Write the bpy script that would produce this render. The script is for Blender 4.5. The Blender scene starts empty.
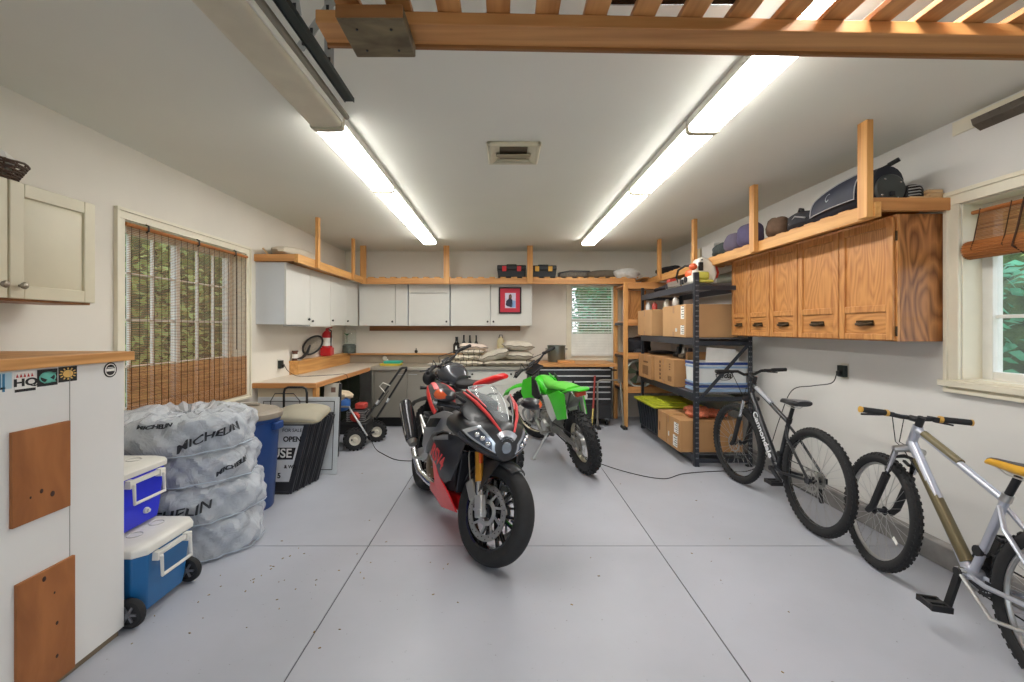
import bpy, bmesh, math, random
from mathutils import Vector, Matrix
random.seed(7)
C = bpy.context.scene.collection
PI = math.pi
R = math.radians
def V(*a): return Vector(a)

# ---------------------------------------------------------------- materials
def lin(c):
    return tuple(((v/255)/12.92 if v/255 <= .04045 else ((v/255+.055)/1.055)**2.4) for v in c)
MATS = {}
def nodes(name):
    m = bpy.data.materials.new(name); m.use_nodes = True
    nt = m.node_tree; b = nt.nodes['Principled BSDF']
    return m, nt, b
def mat(name, rgb=(128,128,128), rough=.5, metal=0, var=.06, scale=8, bump=0, coat=0, emit=None, es=0, alpha=1, trans=0, spec=.5):
    if name in MATS: return MATS[name]
    m, nt, b = nodes(name)
    c = lin(rgb)
    N = nt.nodes.new; L = nt.links.new
    tc = N('ShaderNodeTexCoord'); no = N('ShaderNodeTexNoise'); no.inputs['Scale'].default_value = scale; no.inputs['Detail'].default_value = 4
    L(tc.outputs['Object'], no.inputs['Vector'])
    cr = N('ShaderNodeValToRGB')
    cr.color_ramp.elements[0].position = .3; cr.color_ramp.elements[1].position = .7
    cr.color_ramp.elements[0].color = (*[max(0, v*(1-var)) for v in c], 1)
    cr.color_ramp.elements[1].color = (*[min(1, v*(1+var)) for v in c], 1)
    L(no.outputs['Fac'], cr.inputs['Fac']); L(cr.outputs['Color'], b.inputs['Base Color'])
    b.inputs['Roughness'].default_value = rough; b.inputs['Metallic'].default_value = metal
    b.inputs['Coat Weight'].default_value = coat; b.inputs['Specular IOR Level'].default_value = spec
    b.inputs['Alpha'].default_value = alpha; b.inputs['Transmission Weight'].default_value = trans
    if bump:
        bp = N('ShaderNodeBump'); bp.inputs['Strength'].default_value = bump; bp.inputs['Distance'].default_value = .01
        L(no.outputs['Fac'], bp.inputs['Height']); L(bp.outputs['Normal'], b.inputs['Normal'])
    if emit:
        b.inputs['Emission Color'].default_value = (*lin(emit), 1); b.inputs['Emission Strength'].default_value = es
    MATS[name] = m
    return m
def wood(name, c1, c2, axis='y', across=22, along=1.2, rough=.5, rings=False, coat=0):
    """grain stretched along one axis, with scattered darker streaks"""
    if name in MATS: return MATS[name]
    m, nt, b = nodes(name)
    N = nt.nodes.new; L = nt.links.new
    tc = N('ShaderNodeTexCoord'); mp = N('ShaderNodeMapping')
    s = [across]*3; s['xyz'.index(axis)] = along
    mp.inputs['Scale'].default_value = s
    L(tc.outputs['Object'], mp.inputs['Vector'])
    no = N('ShaderNodeTexNoise'); no.inputs['Scale'].default_value = 1; no.inputs['Detail'].default_value = 6; no.inputs['Distortion'].default_value = .6
    L(mp.outputs['Vector'], no.inputs['Vector'])
    fac = no.outputs['Fac']
    if rings:
        mp2 = N('ShaderNodeMapping'); s2 = [3.2]*3; s2['xyz'.index(axis)] = .75
        mp2.inputs['Scale'].default_value = s2; L(tc.outputs['Object'], mp2.inputs['Vector'])
        n2 = N('ShaderNodeTexNoise'); n2.inputs['Scale'].default_value = 1.6; n2.inputs['Detail'].default_value = 1.5
        L(mp2.outputs['Vector'], n2.inputs['Vector'])
        mu = N('ShaderNodeMath'); mu.operation = 'MULTIPLY'; mu.inputs[1].default_value = 34; L(n2.outputs['Fac'], mu.inputs[0])
        fr = N('ShaderNodeMath'); fr.operation = 'PINGPONG'; fr.inputs[1].default_value = 1; L(mu.outputs[0], fr.inputs[0])
        mx = N('ShaderNodeMath'); mx.operation = 'MULTIPLY_ADD'; mx.inputs[1].default_value = .35; L(fr.outputs[0], mx.inputs[0])
        m3 = N('ShaderNodeMath'); m3.operation = 'MULTIPLY'; m3.inputs[1].default_value = .65; L(fac, m3.inputs[0]); L(m3.outputs[0], mx.inputs[2])
        fac = mx.outputs[0]
    cr = N('ShaderNodeValToRGB')
    cr.color_ramp.elements[0].position = .28; cr.color_ramp.elements[1].position = .66
    cr.color_ramp.elements[0].color = (*lin(c1), 1); cr.color_ramp.elements[1].color = (*lin(c2), 1)
    L(fac, cr.inputs['Fac']); L(cr.outputs['Color'], b.inputs['Base Color'])
    b.inputs['Roughness'].default_value = rough; b.inputs['Coat Weight'].default_value = coat
    bp = N('ShaderNodeBump'); bp.inputs['Strength'].default_value = .15; bp.inputs['Distance'].default_value = .004
    L(fac, bp.inputs['Height']); L(bp.outputs['Normal'], b.inputs['Normal'])
    MATS[name] = m
    return m
def glassy(name, rgb, rough, opacity):
    """thin clear or milky sheet: part see-through, part glossy"""
    if name in MATS: return MATS[name]
    m, nt, b = nodes(name)
    N = nt.nodes.new; L = nt.links.new
    b.inputs['Base Color'].default_value = (*lin(rgb), 1); b.inputs['Roughness'].default_value = rough
    tr = N('ShaderNodeBsdfTransparent'); mx = N('ShaderNodeMixShader'); mx.inputs[0].default_value = opacity
    L(tr.outputs[0], mx.inputs[1]); L(b.outputs[0], mx.inputs[2])
    L(mx.outputs[0], nt.nodes['Material Output'].inputs['Surface'])
    MATS[name] = m
    return m

# ---------------------------------------------------------------- mesh builder
class MB:
    def __init__(s): s.V = []; s.F = []; s.M = []; s.mi = 0
    def add(s, vs, fs):
        o = len(s.V); s.V += [Vector(v) for v in vs]
        for f in fs: s.F.append([i+o for i in f]); s.M.append(s.mi)
        return s
    def m(s, i): s.mi = i; return s
    def xf(s, M, start=0):
        for i in range(start, len(s.V)): s.V[i] = M @ s.V[i]
        return s
    def box(s, x0, x1, y0, y1, z0, z1):
        v = [(x, y, z) for z in (z0, z1) for y in (y0, y1) for x in (x0, x1)]
        return s.add(v, [(0,2,3,1),(4,5,7,6),(0,1,5,4),(2,6,7,3),(0,4,6,2),(1,3,7,5)])
    def obox(s, c, size, M=None):
        st = len(s.V); a, b, d = [q/2 for q in size]
        s.box(-a, a, -b, b, -d, d)
        T = Matrix.Translation(Vector(c))
        if M is not None: T = T @ M.to_4x4()
        return s.xf(T, st)
    def bar(s, p0, p1, w, h, up=(0,0,1)):
        """rectangular bar from p0 to p1, w across, h along up"""
        p0 = Vector(p0); p1 = Vector(p1); d = (p1-p0); L = d.length; d.normalize()
        u = Vector(up); sx = d.cross(u)
        if sx.length < 1e-4: sx = d.cross(Vector((1,0,0)))
        sx.normalize(); u = sx.cross(d)
        v = []
        for p in (p0, p1):
            for a, b in ((-1,-1),(1,-1),(1,1),(-1,1)): v.append(p + sx*a*w/2 + u*b*h/2)
        return s.add(v, [(3,2,1,0),(4,5,6,7),(0,1,5,4),(1,2,6,5),(2,3,7,6),(3,0,4,7)])
    def tube(s, pts, r, n=8, closed=False, caps=True):
        pts = [Vector(p) for p in pts]; k = len(pts)
        rs = r if isinstance(r, (list, tuple)) else [r]*k
        nrm = None; vs = []
        for i, p in enumerate(pts):
            if closed: d = pts[(i+1) % k]-pts[i-1]
            else: d = pts[min(i+1, k-1)]-pts[max(i-1, 0)]
            if d.length < 1e-9: d = Vector((0,0,1))
            d.normalize()
            if nrm is None:
                nrm = d.orthogonal().normalized()
            else:
                nrm = (nrm - d*nrm.dot(d))
                if nrm.length < 1e-6: nrm = d.orthogonal()
                nrm.normalize()
            b = d.cross(nrm)
            for j in range(n):
                a = 2*PI*j/n
                vs.append(p + (nrm*math.cos(a)+b*math.sin(a))*rs[i])
        fs = []
        for i in range(k if closed else k-1):
            for j in range(n):
                a = i*n+j; b2 = i*n+(j+1) % n; c = ((i+1) % k)*n+(j+1) % n; d2 = ((i+1) % k)*n+j
                fs.append((a, b2, c, d2))
        if caps and not closed:
            fs.append(tuple(reversed(range(n)))); fs.append(tuple(range((k-1)*n, k*n)))
        return s.add(vs, fs)
    def cyl(s, p0, p1, r0, r1=None, n=16): return s.tube([p0, p1], [r0, r0 if r1 is None else r1], n)
    def lathe(s, prof, M=None, n=24, closed=False):
        """prof: (radius, height) pairs turned about local z"""
        st = len(s.V); k = len(prof); vs = []
        for r, h in prof:
            for j in range(n):
                a = 2*PI*j/n; vs.append((r*math.cos(a), r*math.sin(a), h))
        fs = []
        for i in range(k if closed else k-1):
            for j in range(n):
                i2 = (i+1) % k
                fs.append((i*n+j, i*n+(j+1) % n, i2*n+(j+1) % n, i2*n+j))
        if not closed:
            if prof[0][0] > 1e-5: fs.append(tuple(reversed(range(n))))
            if prof[-1][0] > 1e-5: fs.append(tuple(range((k-1)*n, k*n)))
        s.add(vs, fs)
        if M is not None: s.xf(M, st)
        return s
    def ell(s, c, rx, ry, rz, n=16, k=10, M=None, p=1.0):
        st = len(s.V)
        prof = []
        for i in range(k+1):
            a = -PI/2+PI*i/k; prof.append((abs(math.cos(a))**p if 0 < i < k else 0.0, math.copysign(abs(math.sin(a))**p, math.sin(a))))
        s.lathe(prof, None, n)
        T = Matrix.Translation(Vector(c))
        if M is not None: T = T @ M.to_4x4()
        return s.xf(T @ Matrix.Diagonal((rx, ry, rz, 1)), st)
    def plate(s, pts, thick, bulge=0):
        """closed sheet over a 3-D outline, given a thickness vector, domed at the middle"""
        pts = [Vector(p) for p in pts]; t = Vector(thick); k = len(pts)
        c = sum(pts, Vector((0,0,0)))/k
        tn = t.normalized()
        top = [p+t/2 for p in pts]; bot = [p-t/2 for p in pts]
        mt = [c*.45+p*.55+t/2+tn*bulge*.8 for p in pts]
        mbm = [c*.45+p*.55-t/2+tn*bulge*.8 for p in pts]
        vs = top+mt+[c+t/2+tn*bulge]+bot+mbm+[c-t/2+tn*bulge]
        o = 2*k+1; fs = []
        for i in range(k):
            j = (i+1) % k
            fs += [(i, j, k+j, k+i), (k+i, k+j, 2*k), (o+j, o+i, o+k+i, o+k+j), (o+k+j, o+k+i, o+2*k), (i, o+i, o+j, j)]
        return s.add(vs, fs)
    def prism(s, pts, t):
        pts = [Vector(p) for p in pts]; t = Vector(t); k = len(pts)
        return s.add(pts+[p+t for p in pts], [tuple(range(k)), tuple(range(2*k-1, k-1, -1))]+[(i, k+i, k+(i+1) % k, (i+1) % k) for i in range(k)])
    def build(s, name, mats, parent=None, bevel=0, sharp=35, seg=2, sub=0, label=None):
        me = bpy.data.meshes.new(name)
        off = Vector((0,0,0))
        if parent is not None:
            r = parent
            while r.parent: r = r.parent
            if r.get('_w'): off = Vector(r.location)
        elif s.V:
            xs = [v.x for v in s.V]; ys = [v.y for v in s.V]; zs = [v.z for v in s.V]
            off = Vector(((min(xs)+max(xs))/2, (min(ys)+max(ys))/2, min(zs)))
        me.from_pydata([tuple(v-off) for v in s.V], [], s.F)
        if not isinstance(mats, (list, tuple)): mats = [mats]
        for m_ in mats: me.materials.append(m_)
        me.polygons.foreach_set('material_index', s.M)
        bm = bmesh.new(); bm.from_mesh(me); bmesh.ops.recalc_face_normals(bm, faces=bm.faces); bm.to_mesh(me); bm.free()
        me.polygons.foreach_set('use_smooth', [True]*len(me.polygons))
        me.set_sharp_from_angle(angle=R(sharp))
        o = bpy.data.objects.new(name, me); C.objects.link(o)
        if parent is not None: o.parent = parent
        else: o.location = off; o['_w'] = 1
        if bevel:
            b = o.modifiers.new('bevel', 'BEVEL'); b.width = bevel; b.segments = seg; b.limit_method = 'ANGLE'; b.angle_limit = R(40)
        if sub:
            q = o.modifiers.new('sub', 'SUBSURF'); q.levels = sub; q.render_levels = sub
        if label: o['label'] = label
        return o
def tag(o, label, cat, group=None, kind=None):
    o['label'] = label; o['category'] = cat
    if group: o['group'] = group
    if kind: o['kind'] = kind
    return o
def struct(name, mb, m, bevel=0, parent=None):
    o = mb.build(name, m, parent, bevel=bevel)
    if parent is None: o['kind'] = 'structure'
    return o
ROOTS = []
def thing(name, label, cat, loc=(0,0,0), rot=(0,0,0), group=None, world=True):
    o = bpy.data.objects.new(name, None); C.objects.link(o)
    o.empty_display_size = .1
    o.location = loc; o.rotation_euler = rot
    if world: o['_w'] = 1
    ROOTS.append(o)
    return tag(o, label, cat, group)
def dup(root, loc=None, rot=None, label=None, group=None):
    def cp(o, par):
        c = o.copy(); C.objects.link(c); c.parent = par
        for ch in KIDS(o): cp(ch, c)
        return c
    c = cp(root, None)
    if loc is not None: c.location = loc
    if rot is not None: c.rotation_euler = rot
    if label: c['label'] = label
    if group: c['group'] = group
    return c
def KIDS(o): return [x for x in list(bpy.data.objects) if x.parent == o]
class Loft:
    """body of stations along x: (x, zc, half width, half height, exponent); theta 0 = left side (+y), 90 = top"""
    def __init__(s, st): s.st = st
    def sec(s, t):
        k = len(s.st)-1; f = min(max(t, 0), 1)*k; i = min(int(f), k-1); u = f-i
        a = s.st[max(i-1, 0)]; b = s.st[i]; c = s.st[i+1]; d = s.st[min(i+2, k)]
        out = []
        for p0, p1, p2, p3 in zip(a, b, c, d):
            out.append(.5*((2*p1)+(-p0+p2)*u+(2*p0-5*p1+4*p2-p3)*u*u+(-p0+3*p1-3*p2+p3)*u**3))
        return out
    def pt(s, t, th, off=0):
        x, z, w, h, p = s.sec(t); ct = math.cos(th); sn = math.sin(th); e = 2/max(p, .4)
        w = max(w, .001); h = max(h, .001)
        y = math.copysign(abs(ct)**e, ct)*(w+off); zz = math.copysign(abs(sn)**e, sn)*(h+off)
        return Vector((x, y, z+zz))
    def mesh(s, mb, nt=14, nth=20):
        vs = [s.pt(i/nt, 2*PI*j/nth) for i in range(nt+1) for j in range(nth)]
        fs = [(i*nth+j, i*nth+(j+1) % nth, (i+1)*nth+(j+1) % nth, (i+1)*nth+j) for i in range(nt) for j in range(nth)]
        fs += [tuple(reversed(range(nth))), tuple(range(nt*nth, (nt+1)*nth))]
        return mb.add(vs, fs)
    def patch(s, mb, fn, off=.004, nt=8, nth=6, depth=.008):
        """patch on the surface; fn(u, v) -> (t, theta in degrees)"""
        g = []
        for o in (off, off-depth):
            for i in range(nt+1):
                for j in range(nth+1):
                    t, th = fn(i/nt, j/nth); g.append(s.pt(t, R(th), o))
        n1 = nth+1; T = (nt+1)*n1; fs = []
        for i in range(nt):
            for j in range(nth):
                a = i*n1+j; fs += [(a, a+1, a+n1+1, a+n1), (T+a, T+a+n1, T+a+n1+1, T+a+1)]
        ring = [j for j in range(nth)] + [i*n1+nth for i in range(nt)] + [nt*n1+j for j in range(nth, 0, -1)] + [i*n1 for i in range(nt, 0, -1)]
        k = len(ring)
        for q in range(k):
            a, b = ring[q], ring[(q+1) % k]; fs.append((a, b, T+b, T+a))
        return mb.add(g, fs)
def quadpatch(corners):
    """corners (t, theta) x4 -> bilinear fn"""
    a, b, c, d = corners
    return lambda u, v: tuple((a[i]*(1-u)+b[i]*u)*(1-v)+(d[i]*(1-u)+c[i]*u)*v for i in (0, 1))
def text_mesh(body, size, depth=.0006, align='CENTER', shear=0, bold=0):
    cu = bpy.data.curves.new('lettering', 'FONT'); cu.body = body; cu.size = size; cu.align_x = align; cu.align_y = 'CENTER'
    cu.extrude = depth; cu.shear = shear; cu.offset = bold
    o = bpy.data.objects.new('lettering_source', cu); C.objects.link(o)
    bpy.context.view_layer.update()
    dg = bpy.context.evaluated_depsgraph_get()
    me = bpy.data.meshes.new_from_object(o.evaluated_get(dg))
    vs = [v.co.copy() for v in me.vertices]; fs = [tuple(p.vertices) for p in me.polygons]
    bpy.data.objects.remove(o); bpy.data.curves.remove(cu); bpy.data.meshes.remove(me)
    return vs, fs
def frame_m(origin, xdir, ydir):
    x = Vector(xdir).normalized(); y = Vector(ydir); y = (y-x*y.dot(x)).normalized(); z = x.cross(y)
    M = Matrix((x, y, z)).transposed().to_4x4(); M.translation = Vector(origin)
    return M
def text(mb, body, size, origin, xdir, ydir, **k):
    vs, fs = text_mesh(body, size, **k); st = len(mb.V); mb.add(vs, fs)
    return mb.xf(frame_m(origin, xdir, ydir), st)
YAX = Matrix(((1,0,0,0),(0,0,-1,0),(0,1,0,0),(0,0,0,1)))   # local z -> -y ; for wheels
def axis_m(c, d):
    d = Vector(d).normalized(); q = Vector((0,0,1)).rotation_difference(d)
    return Matrix.Translation(Vector(c)) @ q.to_matrix().to_4x4()

# palette
M_wall = mat('painted_drywall', (224,218,206), .75, var=.035, scale=1.6, bump=.05)
M_wallr = mat('painted_drywall_right', (216,214,209), .75, var=.03, scale=1.4, bump=.05)
M_ceil = mat('ceiling_paint', (226,225,214), .85, var=.02, scale=1.2)
M_trim = mat('cream_trim_paint', (226,219,198), .45, var=.04, scale=6)
M_whitelam = mat('white_laminate', (214,213,206), .4, var=.02, scale=3)
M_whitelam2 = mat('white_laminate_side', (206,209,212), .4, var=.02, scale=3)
M_cream = mat('cream_cabinet_paint', (212,204,178), .45, var=.03, scale=5)
M_pine = wood('pine_along_x', (176,118,62), (216,160,98), 'x')
M_piney = wood('pine_along_y', (186,128,66), (222,168,100), 'y')
M_pinez = wood('pine_along_z', (186,126,66), (222,166,98), 'z')
M_rack = wood('amber_timber_x', (176,116,62), (214,154,94), 'x', 20, 1)
M_racky = wood('amber_timber_y', (172,112,60), (210,150,90), 'y', 20, 1)
M_oakz = wood('oak_along_z', (176,114,60), (206,146,84), 'z', 55, 2.2, .4, True, .2)
M_oaky = wood('oak_along_y', (176,114,60), (206,146,84), 'y', 55, 2.2, .4, True, .2)
M_oakside = wood('oak_side_panel', (116,68,30), (184,122,68), 'z', 40, 1.6, .45, True, .15)
M_ply = wood('plywood_patch', (136,82,40), (168,106,56), 'z', 10, 3, .6)
M_brownw = wood('dark_cleat', (118,74,36), (160,108,60), 'x')
M_black = mat('black_plastic', (22,22,24), .5, var=.1)
M_gloss = mat('gloss_black', (14,14,16), .2, coat=.5)
M_rubber = mat('tire_rubber', (30,30,31), .75, var=.15, scale=30)
M_steel = mat('brushed_steel', (176,174,168), .35, metal=.9, var=.05, scale=3)
M_alu = mat('aluminium', (190,190,188), .35, metal=.85)
M_chrome = mat('chrome', (210,210,212), .15, metal=1)
M_dkmetal = mat('dark_metal', (60,60,64), .4, metal=.7)
M_rackmetal = mat('black_rack_steel', (38,42,50), .45, var=.1, scale=14)
M_lam = mat('worktop_laminate', (214,203,186), .45, var=.05, scale=9)
M_card = mat('cardboard', (176,132,86), .8, var=.06, scale=5)
M_card2 = mat('cardboard_light', (192,150,104), .8, var=.05, scale=5)
M_tape = mat('packing_tape', (160,114,66), .35)
M_label = mat('paper_white', (232,230,224), .7)
M_ink = mat('printed_ink', (30,28,28), .7)
# ================================================================ ROOM
XL, XR, YB, YF, ZC = -2.54, 2.67, 7.29, -2.2, 2.646
# floor with sawn control joints
fm, nt, b = nodes('painted_concrete')
N = nt.nodes.new; L = nt.links.new
tc = N('ShaderNodeTexCoord'); n1 = N('ShaderNodeTexNoise'); n1.inputs['Scale'].default_value = 1.3; n1.inputs['Detail'].default_value = 5
n2 = N('ShaderNodeTexNoise'); n2.inputs['Scale'].default_value = 55; n2.inputs['Detail'].default_value = 2
L(tc.outputs['Object'], n1.inputs['Vector']); L(tc.outputs['Object'], n2.inputs['Vector'])
cr = N('ShaderNodeValToRGB'); cr.color_ramp.elements[0].position = .3; cr.color_ramp.elements[1].position = .7
cr.color_ramp.elements[0].color = (*lin((166,169,177)), 1); cr.color_ramp.elements[1].color = (*lin((180,183,192)), 1)
L(n1.outputs['Fac'], cr.inputs['Fac'])
cr2 = N('ShaderNodeValToRGB'); cr2.color_ramp.elements[0].position = .2; cr2.color_ramp.elements[1].position = .27
cr2.color_ramp.elements[0].color = (.55,.53,.5,1); cr2.color_ramp.elements[1].color = (1,1,1,1)
L(n2.outputs['Fac'], cr2.inputs['Fac'])
mx = N('ShaderNodeMixRGB'); mx.blend_type = 'MULTIPLY'; mx.inputs[0].default_value = 1
L(cr.outputs['Color'], mx.inputs[1]); L(cr2.outputs['Color'], mx.inputs[2]); L(mx.outputs[0], b.inputs['Base Color'])
b.inputs['Roughness'].default_value = .42
M_joint = mat('joint_dark_grey', (84,84,88), .9)  # dark grey base colour of the sawn grooves
fl = MB()
gx = [-.883, .99]; gy = [-.4, 2.965]; g = .0035
xs = [XL-.3, gx[0]-g, gx[0]+g, gx[1]-g, gx[1]+g, XR+.3]; ys = [YF-.2, gy[0]-g, gy[0]+g, gy[1]-g, gy[1]+g, YB+.3]
for i in range(5):
    for j in range(5):
        if i % 2 == 0 and j % 2 == 0: fl.m(0).box(xs[i], xs[i+1], ys[j], ys[j+1], -.1, 0)
fl.m(1).box(XL-.3, XR+.3, YF-.2, YB+.3, -.1, -.004)
struct('floor', fl, [fm, M_joint])
struct('ceiling', MB().box(XL-.3, XR+.3, YF-.2, YB+.3, ZC, ZC+.15), M_ceil)
def wall_with_hole(name, axis, c0, c1, a0, a1, holes, m):
    """wall slab between c0..c1, running a0..a1, with rectangular holes (a, b, z0, z1)"""
    w = MB(); cuts = sorted(holes); cur = a0
    def bx(p, q, z0, z1):
        if axis == 'x': w.box(c0, c1, p, q, z0, z1)
        else: w.box(p, q, c0, c1, z0, z1)
    for (p, q, z0, z1) in cuts:
        bx(cur, p, 0, ZC)
        if z0 > 0: bx(p, q, 0, z0)
        bx(p, q, z1, ZC); cur = q
    bx(cur, a1, 0, ZC)
    struct(name, w, m)
LW = (3.03, 4.46, .80, 2.145); RW = (1.2, 2.655, 1.12, 2.145); BW = (1.07, 1.80, .97, 2.13)
wall_with_hole('wall_left', 'x', XL-.2, XL, YF, YB, [LW], M_wall)
wall_with_hole('wall_right', 'x', XR, XR+.2, YF, YB, [RW], M_wallr)
wall_with_hole('wall_back', 'y', YB, YB+.2, XL-.2, XR+.2, [BW], M_wall)
wall_with_hole('wall_front', 'y', YF-.2, YF, XL-.2, XR+.2, [(-2.35, 2.45, 0, 2.3)], M_wall)
# raised concrete kerb under the right wall, and its bare edge
M_kerb = mat('bare_concrete', (140,137,134), .9, var=.22, scale=7, bump=.3)
struct('baseboard_right', MB().box(2.60, XR-.001, YF, 7.25, 0, .13), M_kerb, bevel=.006)

# windows ---------------------------------------------------------------
M_glass = glassy('window_glass', (210,225,225), .02, .08)
M_vinyl = mat('white_vinyl', (228,226,218), .4)
def casing(mb, ax, c, s, a0, a1, z0, z1, w, t=.018):
    """picture-frame casing on a wall face"""
    def bx(p, q, r0, r1, tt):
        lo, hi = (c, c+s*tt) if s > 0 else (c+s*tt, c)
        if ax == 'x': mb.box(lo, hi, p, q, r0, r1)
        else: mb.box(p, q, lo, hi, r0, r1)
    for tt, e, g in ((t, 0, w), (t*1.6, w*.72, w+.002)):
        bx(a0-g, a0-e, z0-e, z1+e, tt); bx(a1+e, a1+g, z0-e, z1+e, tt)
        bx(a0-g, a1+g, z1+e, z1+g, tt); bx(a0-g, a1+g, z0-g, z0-e, tt)
# left
w = MB(); casing(w, 'x', XL, 1, *LW, .07)
window1 = struct('window_1', w, M_trim, bevel=.002)
fr = MB()
x0, x1 = XL-.19, XL-.14
for y in (LW[0], LW[1]-.05): fr.box(x0, x1, y, y+.05, LW[2], LW[3])
for z in (LW[2], LW[3]-.05): fr.box(x0+.003, x1-.003, LW[0]+.05, LW[1]-.05, z, z+.05)
fr.box(x0, x1, 3.725, 3.765, LW[2], LW[3])
for k in (1, 2): fr.box(x0+.015, x1-.015, 3.05+.22*k, 3.065+.22*k, LW[2], LW[3]); fr.box(x0+.015, x1-.015, 3.78+.22*k, 3.795+.22*k, LW[2], LW[3])
for k in (1, 2, 3): fr.box(x0+.015, x1-.015, LW[0], LW[1], .80+.335*k, .815+.335*k)
struct('window_frame', fr, M_vinyl, parent=window1)
struct('window_pane', MB().box(XL-.17, XL-.166, LW[0]+.04, LW[1]-.04, LW[2]+.04, LW[3]-.04), M_glass, parent=window1)
# right
w = MB(); casing(w, 'x', XR, -1, *RW, .08, .02)
w.box(XR-.05, XR-.033, RW[0]-.1, RW[1]+.1, RW[2]-.045, RW[2]-.01)
window2 = struct('window_2', w, M_trim, bevel=.003)
fr = MB(); x0, x1 = XR+.115, XR+.175
for y in (RW[0], 2.593, 1.85): fr.box(x0, x1, y, y+.062, RW[2], RW[3])
for z, h in ((RW[2], .05), (RW[3]-.06, .06)): fr.box(x0+.003, x1-.003, RW[0]+.062, 1.85, z, z+h); fr.box(x0+.003, x1-.003, 1.912, 2.593, z, z+h)
fr.box(x0+.02, x1-.02, RW[0], RW[1], 1.475, 1.495); fr.box(x0+.02, x1-.02, RW[0], RW[1], 1.83, 1.85)
for y in (2.21,): fr.box(x0+.02, x1-.02, y, y+.015, RW[2], RW[3])
struct('window_frame', fr, M_vinyl, bevel=.003, parent=window2)
struct('window_pane', MB().box(XR+.14, XR+.144, RW[0]+.04, RW[1]-.04, RW[2]+.04, RW[3]-.04), M_glass, parent=window2)
# back
w = MB(); casing(w, 'y', YB, -1, *BW, .07)
window3 = struct('window_3', w, M_trim, bevel=.002)
fr = MB()
for x in (BW[0], BW[1]-.04): fr.box(x, x+.04, YB+.12, YB+.17, BW[2], BW[3])
for z in (BW[2], BW[3]-.04, 1.53): fr.box(BW[0]+.04, BW[1]-.04, YB+.12, YB+.17, z, z+.04)
struct('window_frame', fr, M_vinyl, parent=window3)
struct('window_pane', MB().box(BW[0]+.03, BW[1]-.03, YB+.14, YB+.144, BW[2]+.03, BW[3]-.03), M_glass, parent=window3)

for nm, H, ax, c0, c1, par in (('l', LW, 'x', XL-.2, XL-.001, window1), ('r', RW, 'x', XR+.001, XR+.2, window2), ('b', BW, 'y', YB+.001, YB+.2, window3)):
    o = MB(); g = .006
    for p, q, r0, r1 in ((H[0], H[0]+g, H[2], H[3]), (H[1]-g, H[1], H[2], H[3]), (H[0]+g, H[1]-g, H[2], H[2]+g), (H[0]+g, H[1]-g, H[3]-g, H[3])):
        o.box(c0, c1, p, q, r0, r1) if ax == 'x' else o.box(p, q, c0, c1, r0, r1)
    struct('window_reveal', o, M_trim, parent=par)
# blinds ------------------------------------------------------------------
M_bam = wood('bamboo_slat', (120,74,40), (188,136,84), 'y', 120, 4, .6)
M_bam2 = wood('bamboo_roll', (138,78,34), (192,124,66), 'y', 150, 3, .5)
M_cordd = mat('dark_blind_cord', (70,44,30), .8)
bl = thing('bamboo_blind', 'bamboo stick blind let down over the wide left window, see-through above and double below', 'blind', (XL+.03, 3.74, .80))
o = MB(); y0, y1 = 3.04, 4.45; bx = XL+.022
z = 2.10
while z > 1.15:
    o.cyl((bx, y0, z), (bx, y1, z-.0), .0023, n=5); z -= .0118
o.build('open_weave', M_bam, bl)
o = MB(); z = 1.15
while z > .78:
    o.box(bx-.004, bx+.004, y0, y1, z-.0095, z-.0008); z -= .0105
o.build('folded_weave', M_bam, bl, bevel=.0015, seg=1)
o = MB().tube([(bx, y0-.01, 2.115), (bx, y1+.01, 2.115)], .013, 8); o.build('head_rail', M_bam2, bl)
o = MB()
for k in range(21):
    y = y0+.03+k*(y1-y0-.06)/20; o.tube([(bx+.006, y, 2.12), (bx+.006, y, .785)], .0017, 4)
o.tube([(bx+.012, 4.26, 2.12), (bx+.016, 4.26, 1.22)], .004, 5)
o.build('stitching_cords', M_cordd, bl)
for y in (3.2, 3.73, 4.24):
    o = MB().tube([(bx, y, 2.145), (bx+.02, y, 2.135), (bx+.022, y, 2.10), (bx+.004, y, 2.09)], .006, 6); o.build('hook', M_black, bl)
rb = thing('rolled_bamboo_blind', 'bamboo blind rolled up at the top of the right hand window', 'blind', (XR+.01, 1.9, 1.8))
o = MB(); prof = []
for k in range(40):
    a = k*.45; r = .015+.0009*k; prof.append((XR+.03+r*math.cos(a), 1.87+r*math.sin(a)))
pts = [(x, 0, z) for x, z in prof]
o.tube([(XR+.03, 1.25, 1.868), (XR+.03, 2.635, 1.868)], .049, 18)
for s_ in (1.25, 2.635):
    o.tube([(x, s_, z) for x, _, z in pts], .003, 4)
for k in range(24):
    a = 2*PI*k/24; o.tube([(XR+.03+.049*math.cos(a), 1.25, 1.868+.049*math.sin(a)), (XR+.03+.049*math.cos(a), 2.64, 1.868+.049*math.sin(a))], .0045, 5)
o.build('roll', M_bam2, rb)
o = MB(); z = 2.075
while z > 1.915: o.cyl((XR+.045-(2.075-z)*.2, 1.27, z), (XR+.045-(2.075-z)*.2, 2.6, z), .0035, n=5); z -= .0078
o.build('hanging_weave', M_bam, rb)
MB().tube([(XR+.04, 1.25, 2.085), (XR+.04, 2.63, 2.085)], .012, 8).build('head_rail', M_bam2, rb)
for k in range(9):
    y = 2.58-k*.16; MB().tube([(XR+.03, y, 2.1), (XR-.006, y, 1.92), (XR-.024, y, 1.868), (XR+.03, y, 1.815)], .0025, 4).build('stitching_cord', M_cordd, rb)
o = MB().tube([(XR+.03, 2.36, 2.1), (XR-.01, 2.36, 1.93), (XR-.03, 2.365, 1.85), (XR+.03, 2.36, 1.81)], .005, 5)
o.build('pull_cord', M_cordd, rb)
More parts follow.
